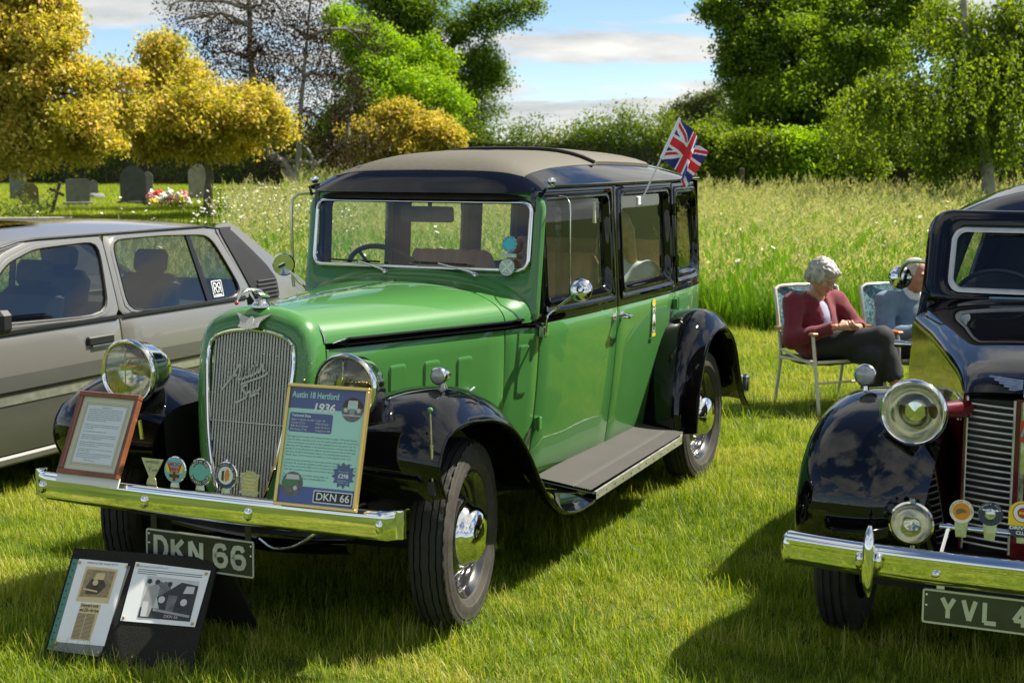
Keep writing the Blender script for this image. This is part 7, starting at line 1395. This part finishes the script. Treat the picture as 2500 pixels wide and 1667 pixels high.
for y in (-0.20, 0.20): MB().ball((0.752, y, 0.452), (0.008, 0.014, 0.010), 8, 12).build('bumper_bolt', 'chrome', fb2)
bar = MB().tube([(0.60, -0.215, 0.575), (0.60, 0.215, 0.575)], 0.009, 10).lathe([(0.012, -0.008), (0.012, 0.008)], (0.60, -0.185, 0.575), (0, 1, 0), 12).tube([(0.60, -0.185, 0.575), (0.68, -0.195, 0.50)], 0.008, 8).tube([(0.60, 0.185, 0.575), (0.68, 0.195, 0.50)], 0.008, 8).build('badge_bar', 'chrome', bk)
for y, kind in ((-0.145, 0), (-0.055, 1), (0.045, 2)):
    q = Pane((0.615, y, 0.635), (0, 1, 0), (-0.08, 0, 1)); nm = ('round_badge', 'round_badge', 'rosette_badge')[kind]; rr_ = 0.038
    k = MB().lathe([(0, -0.004), (rr_ + 0.001, -0.004), (rr_ + 0.001, 0.001)], q.p(0, 0 if kind < 2 else -0.012, 0.0), q.n, 32).prism([(-0.016, -0.085), (0.016, -0.085), (0.022, -0.03), (-0.022, -0.03)], 0.003, q.p(0, 0, -0.003), q.u, q.v).build(nm, 'aged_chrome', bar)
    if kind == 0:
        q.shape(circle(rr_, 32), 'badge_face', 'mount_cream', k, 0.0014); q.shape(circle(0.028, 28), 'badge_centre', 'enamel_orange', k, 0.0022); q.shape([(-0.018, 0.004), (-0.004, 0.010), (0.010, 0.006), (0.018, -0.002), (0.004, -0.004), (-0.016, -0.012)], 'badge_motif', 'stone_brown', k, 0.003); q.arc_text('CELEBRATING 100 YEARS', 0, 0, 0.033, pi * 1.1, -pi * 0.1, 0.0085, 'ink', k, 0.0024)
    elif kind == 1:
        q.shape(circle(rr_, 32), 'badge_face', 'enamel_navy', k, 0.0014); MB().ball(q.p(0, -0.002, 0.004), (0.010, 0.018, 0.022), 10, 14).ball(q.p(-0.016, 0.012, 0.004), (0.005, 0.010, 0.005), 6, 8).ball(q.p(0.016, 0.012, 0.004), (0.005, 0.010, 0.005), 6, 8).build('bull_head', 'aged_chrome', k); q.arc_text('TAURUS CLUB', 0, 0, 0.033, pi * 0.9, pi * 0.1, 0.009, 'enamel_white', k, 0.0024)
    else:
        sh = [(0.044 * cos(a), 0.012 + 0.040 * sin(a)) for a in np.linspace(0, pi, 14)] + [(-0.044, -0.028), (0.044, -0.028)]; q.shape(sh, 'badge_top', 'enamel_yellow', k, 0.003); q.shape([(-0.044, -0.028), (0.044, -0.028), (0.040, -0.052), (0.022, -0.066), (-0.022, -0.066), (-0.040, -0.052)], 'badge_base', 'enamel_navy', k, 0.003)
        for r_, m_, d_ in ((0.032, 'enamel_red', 0.0036), (0.029, 'enamel_white', 0.0042), (0.017, 'enamel_navy', 0.0048), (0.0145, 'enamel_red', 0.0052)): q.shape(circle(r_, 30, (0, 0.014)), 'rosette', m_, k, d_)
        q.shape([(0.004, -0.004), (0.012, -0.004), (0.016, -0.028), (0.006, -0.024)], 'rosette_tail', 'enamel_red', k, 0.0058); q.shape([(0.014, -0.002), (0.02, 0.002), (0.034, -0.020), (0.024, -0.022)], 'rosette_tail', 'enamel_black', k, 0.0058); q.text('BMC', 0, 0.0095, 0.012, 'enamel_yellow', k, 0.006, 'CENTER', bold=0.0003); q.text("DRIVERS'", 0, -0.040, 0.0145, 'enamel_white', k, 0.0038, 'CENTER', bold=0.0005, width=0.078); q.text('CLUB', 0, -0.056, 0.0155, 'enamel_white', k, 0.0038, 'CENTER', bold=0.0005)
number_plate('YVL 442', bk, Pane((0.715, -0.245, 0.279), (0, 1, 0), (-0.06, 0, 1)), 0.52, 0.114, 0.079, 0.052, 0.0145, 0.0140, 'plate_olive', 'plate_cream')
for y in (-0.19, 0.19): MB().box((0.70, y, 0.405), (0.006, 0.024, 0.05)).build('plate_bracket', 'plate_cream', bk)

# ================================================================ people and folding chairs
def frame_fn(C, f):
    f = unit((*f, 0)); u = np.array([-f[1], f[0], 0]) * 1.0
    return u, f
def head_sdf(c, R, s=1.0):
    """head in its own axes: x to its left, y forward, z up; c centre, R columns = axes"""
    def fn(P):
        q = (P - c) @ R / s
        d = ellip(q, (0, -0.012, 0.022), (0.074, 0.092, 0.092)); d = smin(d, ellip(q, (0, 0.022, -0.048), (0.056, 0.062, 0.066)), 0.035); d = smin(d, ellip(q, (0, 0.062, -0.092), (0.026, 0.022, 0.022)), 0.025)
        d = smin(d, rcone(q, (0, 0.080, 0.012), (0, 0.101, -0.030), 0.008, 0.0135), 0.014); d = smin(d, ellip(q, (0, 0.076, 0.028), (0.052, 0.016, 0.012)), 0.014)
        for sx in (-1, 1):
            d = smin(d, ellip(q, (sx * 0.040, 0.058, -0.022), (0.022, 0.020, 0.020)), 0.02); d = np.maximum(d, -ellip(q, (sx * 0.030, 0.094, 0.006), (0.017, 0.012, 0.010)) - 0.001) if False else smin(d, ellip(q, (sx * 0.031, 0.072, 0.004), (0.013, 0.010, 0.010)), 0.006)
            d = smin(d, ellip(q, (sx * 0.077, -0.005, -0.012), (0.010, 0.020, 0.030)), 0.008); d = smin(d, ellip(q, (sx * 0.014, 0.096, -0.032), (0.009, 0.010, 0.007)), 0.008)
        m = np.abs(q[..., 2] + 0.060) ; d = d + 0.004 * np.exp(-(m / 0.004) ** 2) * (q[..., 1] > 0.05) * (np.abs(q[..., 0]) < 0.026)
        d = smin(d, ellip(q, (0, 0.083, -0.067), (0.022, 0.008, 0.006)), 0.008); d = smin(d, ellip(q, (0, 0.084, -0.053), (0.022, 0.008, 0.005)), 0.008)
        return d * s
    return fn
def hand_parts(w, d, n, side, curl=0.9, s=1.0):
    """hand as a list of tapered segments; w wrist, d finger direction, n palm normal (towards the palm side)"""
    d, n = unit(d), unit(n); n = unit(n - d * (n @ d)); t = np.cross(d, n) * side; segs = [(w, w + d * 0.045 * s, 0.024 * s, 0.030 * s)]
    k0 = w + d * 0.078 * s
    for i, (o, L) in enumerate(((0.030, 0.070), (0.010, 0.078), (-0.010, 0.073), (-0.029, 0.058))):
        a = w + d * 0.04 * s + t * o * 0.7 * s; b = k0 + t * o * s - d * abs(o) * 0.25; segs.append((a, b, 0.013 * s, 0.0105 * s)); p = b; ang = 0
        for j, fr in enumerate((0.45, 0.32, 0.23)):
            ang += curl * (0.75, 0.95, 0.6)[j]; e = p + (d * cos(ang) + n * sin(ang)) * L * fr * s; segs.append((p, e, 0.0098 * s * (1 - 0.1 * j), 0.0090 * s * (1 - 0.1 * j))); p = e
    a = w + d * 0.022 * s + t * 0.022 * s; b = a + (d * 0.55 + t * 0.6 + n * 0.5) * 0.042 * s; e = b + (d * 0.9 + n * 0.55) * 0.030 * s; e2 = e + (d * 0.7 - t * 0.4 + n * 0.5) * 0.024 * s
    return segs + [(a, b, 0.0145 * s, 0.012 * s), (b, e, 0.0118 * s, 0.0105 * s), (e, e2, 0.0105 * s, 0.0092 * s)]
def segs_fn(segs, k=0.006):
    def fn(P):
        d = None
        for a, b, r1, r2 in segs: q = rcone(P, a, b, r1, r2); d = q if d is None else smin(d, q, k)
        return d
    return fn
def bbox(segs, m=0.05):
    A = np.array([s_[0] for s_ in segs] + [s_[1] for s_ in segs]); r = max(max(s_[2], s_[3]) for s_ in segs); return A.min(0) - r - m, A.max(0) + r + m
def rotm(f, up):
    f = unit(f); x = unit(np.cross(f, up)) * -1; z = np.cross(x, f); return np.stack([-x, f, z if z[2] > 0 else -z], 1)

# ---- woman: local axes a (picture right), b (the way she faces), z
CH = np.array([2.25, 10.42, 0.0]); fdir = unit((0.36, -0.93, 0)); udir = np.array([-fdir[1], fdir[0], 0])
Lp = lambda a, b, z: udir * a + fdir * b + np.array([0, 0, z])
wm = thing('person', 'grey-haired woman in a maroon cardigan seated on the folding chair, looking down at her hands', 'person', tuple(CH))
pel, che, nck = Lp(-0.05, -0.06, 0.44), Lp(-0.09, -0.10, 0.64), Lp(-0.10, -0.045, 0.80); hd = Lp(-0.095, 0.028, 0.925)
Rs, Re, Rw = Lp(-0.27, -0.07, 0.745), Lp(-0.345, 0.04, 0.50), Lp(-0.135, 0.265, 0.605); Ls, Le, Lw = Lp(0.09, -0.09, 0.745), Lp(0.185, 0.06, 0.55), Lp(0.045, 0.275, 0.60)
hipR, hipL = Lp(-0.14, -0.02, 0.44), Lp(0.04, -0.02, 0.44); knR, anR = Lp(0.12, 0.43, 0.535), Lp(0.20, 0.53, 0.16); knL, anL = Lp(0.05, 0.43, 0.42), Lp(0.13, 0.36, 0.09)
hf = unit(fdir * 0.80 + udir * 0.30 + np.array([0, 0, -0.52])); hx = unit(np.cross(np.array([0, 0, 1.0]), hf)); HR = np.stack([-hx * -1, hf, np.cross(hx, hf) * (1 if np.cross(hx, hf)[2] > 0 else -1)], 1)
hs = head_sdf(hd, HR, 0.98)
handR = hand_parts(Rw + (Lp(0.02, 0.012, 0.0)), Lp(0.9, 0.15, 0.12), Lp(0.1, -0.8, -0.55), 1, 0.75, 0.95); handL = hand_parts(Lw, Lp(-0.75, 0.3, -0.05), Lp(0.1, -0.6, 0.8), 1, 0.85, 0.95)
core = [(pel, che, 0.13, 0.13), (che, nck, 0.12, 0.055), (nck, hd, 0.046, 0.048), (Rs, Re, 0.045, 0.036), (Re, Rw, 0.036, 0.024), (Ls, Le, 0.045, 0.036), (Le, Lw, 0.036, 0.024), (hipR, knR, 0.08, 0.055), (knR, anR, 0.05, 0.034), (hipL, knL, 0.08, 0.055), (knL, anL, 0.05, 0.034), (anR, anR + Lp(0.05, 0.09, -0.05), 0.036, 0.024), (anL, anL + Lp(0.03, 0.12, -0.05), 0.036, 0.026)]
lo, hi = bbox(core)
sdf_obj('body', [(segs_fn(core, 0.03), lo, hi, 0.014), (lambda P: hs(P), hd - 0.15, hd + 0.15, 0.0045), (segs_fn(handR), *bbox(handR, 0.02), 0.0042), (segs_fn(handL), *bbox(handL, 0.02), 0.0042)], 'skin', wm)
card = [(pel + Lp(0, -0.01, 0.06), che, 0.158, 0.165), (che, nck + Lp(0, -0.02, -0.06), 0.150, 0.095), (Rs, Ls, 0.070, 0.070), (Rs, Re, 0.070, 0.060), (Re, Rw, 0.060, 0.040), (Ls, Le, 0.070, 0.058), (Le, Lw, 0.058, 0.040), (pel + Lp(-0.12, 0.02, 0.02), pel + Lp(-0.13, 0.12, -0.02), 0.10, 0.07)]
cf = segs_fn(card, 0.035)
def cardigan(P):
    d = cf(P); d = d + 0.006 * noise3(P, 26, 4) + 0.004 * np.sin((P @ np.array([0.2, 0.1, 1.0])) * 60 + 3 * noise3(P, 8, 2)) * np.clip(np.abs(noise3(P, 6, 7)), 0, 1)
    d = np.maximum(d, -rcone(P, nck + Lp(0.005, 0.10, 0.03), Lp(-0.055, 0.10, 0.585), 0.078, 0.012)); d = np.maximum(d, -(rcone(P, nck, hd, 0.066, 0.066)))
    d = np.maximum(d, -rcone(P, Rw + Lp(0.01, 0.006, 0), Rw + Lp(0.2, 0.1, 0.02), 0.05, 0.06)); d = np.maximum(d, -rcone(P, Lw + Lp(-0.012, 0.006, 0), Lw + Lp(-0.2, 0.1, -0.01), 0.05, 0.06)); return d
lo, hi = bbox(card, 0.03); sdf_obj('cardigan', [(cardigan, lo, hi, 0.0095)], 'cardigan', wm)
top = [(pel + Lp(0.02, 0.03, 0.0), che + Lp(0, 0.035, 0.0), 0.135, 0.125), (che + Lp(0, 0.035, 0), che + Lp(0.0, 0.03, 0.05), 0.125, 0.10)]; lo, hi = bbox(top, 0.02); sdf_obj('blouse', [(segs_fn(top, 0.03), lo, hi, 0.013)], 'lilac_top', wm)
trs = [(pel + Lp(-0.02, 0.02, -0.02), pel + Lp(0.02, 0.10, -0.02), 0.13, 0.12), (hipR + Lp(0, 0.05, 0.0), knR, 0.105, 0.083), (knR, lerp(knR, anR, 0.68), 0.083, 0.072), (hipL + Lp(0, 0.05, 0), knL, 0.10, 0.078), (knL, lerp(knL, anL, 0.72), 0.074, 0.064)]; tf = segs_fn(trs, 0.02); lo, hi = bbox(trs, 0.03)
sdf_obj('trousers', [(lambda P: np.maximum(tf(P) + 0.0045 * noise3(P, 24, 11), -rcone(P, lerp(knR, anR, 0.74), anR, 0.062, 0.07)), lo, hi, 0.0105)], 'trousers', wm)
def hair(P):
    q = (P - hd) @ HR; d = ellip(q, (0, -0.030, 0.040), (0.094, 0.104, 0.092)); d = smin(d, ellip(q, (0, -0.075, -0.035), (0.070, 0.050, 0.062)), 0.04)
    for sx in (-1, 1): d = smin(d, ellip(q, (sx * 0.070, -0.002, 0.012), (0.030, 0.055, 0.050)), 0.03)
    d = smin(d, ellip(q, (0.01, 0.062, 0.078), (0.060, 0.030, 0.028)), 0.03); d = d + 0.0048 * np.sin(q[..., 0] * 150 + 5 * noise3(q, 22, 3)) * 0.8 + 0.006 * noise3(q, 45, 5)
    return np.maximum(d, -ellip(q, (0, 0.115, -0.035), (0.064, 0.062, 0.088)))
sdf_obj('hair', [(hair, hd - 0.17, hd + 0.17, 0.0050)], 'grey_hair', wm)
gb = MB(); hp_ = lambda x, y, z: hd + HR @ (np.array([x, y, z]) * 0.98)
for sx in (-1, 1): gb.tube([hp_(sx * 0.031 + 0.022 * cos(a), 0.096, 0.0 + 0.016 * sin(a)) for a in np.linspace(0, 2 * pi, 18, endpoint=False)], 0.0013, 5, closed=True).tube([hp_(sx * 0.053, 0.095, 0.004), hp_(sx * 0.078, 0.02, 0.006)], 0.0012, 5)
gb.tube([hp_(-0.010, 0.098, 0.004), hp_(0.010, 0.098, 0.004)], 0.0012, 5).build('glasses', 'aged_chrome', wm)
eb = MB()
for sx in (-1, 1): eb.tube([hp_(sx * 0.031 - 0.012, 0.081, 0.001), hp_(sx * 0.031, 0.084, -0.001), hp_(sx * 0.031 + 0.012, 0.080, 0.001)], [0.0015, 0.003, 0.0015], 6)
eb.build('eyelids', 'eye_dark', wm); MB().tube([hp_(-0.020, 0.084, -0.061), hp_(0, 0.090, -0.059), hp_(0.020, 0.084, -0.061)], [0.002, 0.0045, 0.002], 6).build('mouth', 'lip', wm)
sh = MB()
for an, dd in ((anR, Lp(0.05, 0.12, -0.05)), (anL, Lp(0.03, 0.14, -0.055))): sh.ball(an + dd * 0.75 + np.array([0, 0, -0.012]), (0.05, 0.075, 0.035), 8, 12)
sh.build('shoes', 'black_plastic', wm)

def lawn_chair(name, label, C, f, m_frame, m_arm, m_web, seat_z=0.36, group='folding chairs', arms_slats=False):
    k = thing(name, label, 'chair', tuple(C)); f = unit((*f, 0)); u = np.array([-f[1], f[0], 0]); L = lambda a, b, z: u * a + f * b + np.array([0, 0, z]); W = 0.265
    for s_ in (-1, 1):
        MB().tube(spline([L(s_ * W, -0.30, 0.0), L(s_ * W, -0.235, 0.34), L(s_ * W, -0.28, 0.62), L(s_ * (W - 0.005), -0.33, 0.80), L(s_ * (W - 0.035), -0.345, 0.835), L(s_ * 0.12, -0.348, 0.842), L(0, -0.348, 0.842)], 26), 0.0125, 9).build('back_post', m_frame, k)
        MB().tube(spline([L(s_ * (W + 0.012), 0.30, 0.0), L(s_ * (W + 0.012), 0.235, 0.35), L(s_ * (W + 0.012), 0.20, 0.54)], 14), 0.0125, 9).build('front_leg', m_frame, k)
        MB().tube([L(s_ * W, -0.25, seat_z - 0.02), L(s_ * W, 0.24, seat_z)], 0.0115, 8).build('seat_rail', m_frame, k); MB().tube([L(s_ * (W + 0.012), 0.232, 0.335), L(s_ * W, -0.245, 0.40)], 0.009, 8).build('side_brace', m_frame, k)
        R_ = np.stack([u, f, np.array([0, 0, 1.0])], 1); MB().box(L(s_ * (W + 0.008), -0.03, 0.552), (0.045, 0.52, 0.022), R_, 0.006).build('arm_rest', m_arm, k)
    MB().tube([L(-W, 0.24, seat_z), L(W, 0.24, seat_z)], 0.0115, 8).build('seat_rail', m_frame, k); MB().tube([L(-W - 0.01, 0.26, 0.22), L(W + 0.01, 0.26, 0.22)], 0.008, 8).build('cross_brace', m_frame, k)
    sg = lambda a, b: seat_z - 0.05 * (1 - (2 * (b - 0.5)) ** 2) * (1 - 0.4 * a * a)
    MB().grid([[L(a * (W - 0.004), -0.23 + 0.465 * b, sg(a, b)) for b in np.linspace(0, 1, 9)] for a in np.linspace(-1, 1, 9)]).grid([[L(a * (W - 0.004), -0.23 + 0.465 * b, sg(a, b) - 0.006) for b in np.linspace(0, 1, 9)] for a in np.linspace(1, -1, 9)]).build('seat_sling', m_web[0], k)
    bk_ = lambda a, t, o: L(a * (W - 0.012), np.interp(t, [0.38, 0.62, 0.80, 0.835], [-0.245, -0.28, -0.33, -0.343]) - 0.03 * (1 - a * a) + o, t)
    MB().grid([[bk_(a, t, 0) for t in np.linspace(0.40, 0.835, 8)] for a in np.linspace(-1, 1, 9)]).grid([[bk_(a, t, -0.006) for t in np.linspace(0.40, 0.835, 8)] for a in np.linspace(1, -1, 9)]).build('back_sling', m_web[1], k)
    return k
lawn_chair('folding_chair', 'cream framed folding chair with patterned teal sling under the woman', CH, (0.36, -0.93), 'chair_cream', 'chair_arm', ('webbing_olive', 'webbing_teal'))
# ---- man, mostly behind the black saloon
CM2 = np.array([2.875, 10.5, 0.0]); f2 = unit((0.30, -0.95, 0)); u2 = np.array([-f2[1], f2[0], 0]); M = lambda a, b, z: u2 * a + f2 * b + np.array([0, 0, z])
mn = thing('person', 'man in a blue-grey sweater sitting behind the black saloon', 'person', tuple(CM2)); mn.scale = (0.93,) * 3; h2 = M(-0.02, 0.0, 1.005); hf = unit(f2 * 0.9 + u2 * 0.35 + np.array([0, 0, -0.25])); hx = unit(np.cross(np.array([0, 0, 1.0]), hf)); z_ = np.cross(hx, hf); HR2 = np.stack([hx, hf, z_ if z_[2] > 0 else -z_], 1); hs2 = head_sdf(h2, HR2, 1.04)
pe, ct, nk = M(0, -0.10, 0.46), M(0, -0.13, 0.68), M(-0.01, -0.06, 0.86); sR, eR, wR = M(-0.21, -0.10, 0.79), M(-0.30, 0.04, 0.55), M(-0.08, 0.25, 0.62); sL, eL, wL = M(0.21, -0.10, 0.79), M(0.30, 0.06, 0.55), M(0.08, 0.26, 0.62)
hR, hL = hand_parts(wR, M(0.8, 0.3, 0), M(0, -0.5, -0.8), 1, 0.6), hand_parts(wL, M(-0.8, 0.3, 0), M(0, -0.5, -0.8), 1, 0.6)
legs = [(M(-0.1, 0, 0.44), M(-0.12, 0.44, 0.48), 0.09, 0.065), (M(-0.12, 0.44, 0.48), M(-0.12, 0.42, 0.08), 0.062, 0.045), (M(0.1, 0, 0.44), M(0.12, 0.44, 0.48), 0.09, 0.065), (M(0.12, 0.44, 0.48), M(0.12, 0.42, 0.08), 0.062, 0.045), (M(-0.12, 0.42, 0.06), M(-0.12, 0.56, 0.04), 0.045, 0.04), (M(0.12, 0.42, 0.06), M(0.12, 0.56, 0.04), 0.045, 0.04)]
cr_ = [(pe, ct, 0.13, 0.13), (ct, nk, 0.12, 0.06), (nk, h2, 0.052, 0.052), (sR, eR, 0.05, 0.04), (eR, wR, 0.04, 0.028), (sL, eL, 0.05, 0.04), (eL, wL, 0.04, 0.028)] + [(a, b, r1 * 0.85, r2 * 0.85) for a, b, r1, r2 in legs]
sdf_obj('body', [(segs_fn(cr_, 0.03), *bbox(cr_), 0.016), (hs2, h2 - 0.16, h2 + 0.16, 0.0055), (segs_fn(hR), *bbox(hR, 0.02), 0.005), (segs_fn(hL), *bbox(hL, 0.02), 0.005)], 'skin_tan', mn)
sw = [(pe, ct, 0.17, 0.175), (ct, nk + M(0, -0.02, -0.05), 0.155, 0.09), (sR, sL, 0.085, 0.085), (sR, eR, 0.082, 0.066), (eR, wR, 0.066, 0.045), (sL, eL, 0.082, 0.066), (eL, wL, 0.066, 0.045)]; sf = segs_fn(sw, 0.035); sdf_obj('sweater', [(lambda P: np.maximum(np.maximum(sf(P) + 0.006 * noise3(P, 22, 9), -rcone(P, nk + M(0, 0.02, 0.0), h2, 0.066, 0.07)), np.minimum(1, -np.minimum(rcone(P, wR, wR + M(0.2, 0.1, 0), 0.05, 0.06), rcone(P, wL, wL + M(-0.2, 0.1, 0), 0.05, 0.06)))), *bbox(sw, 0.03), 0.011)], 'blue_sweater', mn)
sdf_obj('shirt_collar', [(lambda P: np.maximum(rcone(P, nk + M(0, 0.0, -0.02), nk + M(0, 0.012, 0.045), 0.078, 0.068), -rcone(P, nk + M(0, 0.01, 0.0), h2, 0.058, 0.056)), nk - 0.12, nk + 0.12, 0.008)], 'pale_shirt', mn)
sdf_obj('trousers', [(lambda P: segs_fn(legs[:4], 0.02)(P) + 0.004 * noise3(P, 22, 5), *bbox(legs, 0.02), 0.013)], 'trousers', mn)
def hair2(P): q = (P - h2) @ HR2; d = ellip(q, (0, -0.022, 0.028), (0.083, 0.100, 0.096)) + 0.003 * noise3(q, 60, 4); return np.maximum(np.maximum(d, -ellip(q, (0, 0.10, 0.04), (0.09, 0.09, 0.10))), -(q[..., 2] + 0.06))
sdf_obj('hair', [(hair2, h2 - 0.16, h2 + 0.16, 0.006)], 'thin_hair', mn)
ch2 = lawn_chair('folding_chair', 'grey framed folding chair with orange wooden arms behind the black saloon', CM2, (0.30, -0.95), 'aluminium', 'orange_wood', ('webbing_olive', 'webbing_teal'))
# ---- passenger in the back of the green saloon
pc = np.array([-2.62, 0.30, 0.74]); ps = car_thing('person', 'person with long blond hair and pale top sitting in the back of the green saloon', 'person', (-2.62, 0.30, 0.74)); q0 = np.zeros(3)
E_ = lambda x, y, z: np.array([x, y, z]); h3 = E_(-0.05, 0.0, 0.60); hs3 = head_sdf(h3, np.stack([E_(0, 1, 0), unit(E_(0.95, 0.28, -0.05)), E_(0, 0, 1)], 1), 0.98)
bd3 = [(E_(-0.06, 0, 0.08), E_(-0.10, 0, 0.32), 0.12, 0.12), (E_(-0.10, 0, 0.32), E_(-0.08, 0, 0.48), 0.10, 0.05), (E_(-0.08, 0, 0.48), h3, 0.046, 0.046), (E_(-0.05, 0.09, 0.06), E_(0.36, 0.10, 0.08), 0.08, 0.06), (E_(-0.05, -0.09, 0.06), E_(0.36, -0.10, 0.08), 0.08, 0.06), (E_(0.36, 0.10, 0.08), E_(0.40, 0.10, -0.24), 0.055, 0.04), (E_(0.36, -0.10, 0.08), E_(0.40, -0.10, -0.24), 0.055, 0.04)]
arms3 = [(E_(-0.10, 0.18, 0.40), E_(0.02, 0.22, 0.18), 0.045, 0.038), (E_(0.02, 0.22, 0.18), E_(0.22, 0.10, 0.17), 0.036, 0.026), (E_(-0.10, -0.18, 0.40), E_(0.02, -0.22, 0.18), 0.045, 0.038), (E_(0.02, -0.22, 0.18), E_(0.22, -0.10, 0.17), 0.036, 0.026)]; hn = hand_parts(E_(0.22, 0.10, 0.17), E_(0.9, -0.2, 0), E_(0, 0, -1), 1, 0.4); hn2 = hand_parts(E_(0.22, -0.10, 0.17), E_(0.9, 0.2, 0), E_(0, 0, -1), -1, 0.4)
sdf_obj('body', [(segs_fn(bd3 + arms3, 0.03), *bbox(bd3 + arms3), 0.016), (hs3, h3 - 0.15, h3 + 0.15, 0.006), (segs_fn(hn), *bbox(hn, 0.02), 0.005), (segs_fn(hn2), *bbox(hn2, 0.02), 0.005)], 'skin', ps)
tp = [(E_(-0.06, 0, 0.08), E_(-0.10, 0, 0.32), 0.15, 0.15), (E_(-0.10, 0, 0.32), E_(-0.08, 0, 0.43), 0.13, 0.075), (E_(-0.10, 0.17, 0.40), E_(-0.10, -0.17, 0.40), 0.068, 0.068), (E_(-0.10, 0.18, 0.40), E_(-0.01, 0.21, 0.24), 0.066, 0.062), (E_(-0.10, -0.18, 0.40), E_(-0.01, -0.21, 0.24), 0.066, 0.062)]; sdf_obj('shirt', [(lambda P: segs_fn(tp, 0.03)(P) + 0.005 * noise3(P, 22, 3), *bbox(tp), 0.014)], 'pale_shirt', ps)
tr3 = [(a, b, r1 + 0.018, r2 + 0.018) for a, b, r1, r2 in bd3[3:]]; sdf_obj('trousers', [(segs_fn(tr3, 0.02), *bbox(tr3), 0.016)], 'trousers', ps)
hr3 = [(h3 + E_(-0.03, 0, 0.06), h3 + E_(-0.05, 0, 0.02), 0.088, 0.092), (h3 + E_(-0.04, 0.07, 0.03), h3 + E_(-0.03, 0.12, -0.26), 0.034, 0.022), (h3 + E_(-0.04, -0.07, 0.03), h3 + E_(-0.03, -0.12, -0.26), 0.034, 0.022), (h3 + E_(-0.08, 0, 0.0), h3 + E_(-0.10, 0, -0.24), 0.07, 0.05)]; sdf_obj('hair', [(lambda P: np.maximum(segs_fn(hr3, 0.03)(P) + 0.003 * noise3(P, 60, 4), -ellip(P, h3 + E_(0.11, 0.03, -0.03), (0.10, 0.066, 0.09))), *bbox(hr3, 0.02), 0.009)], 'blond_hair', ps)
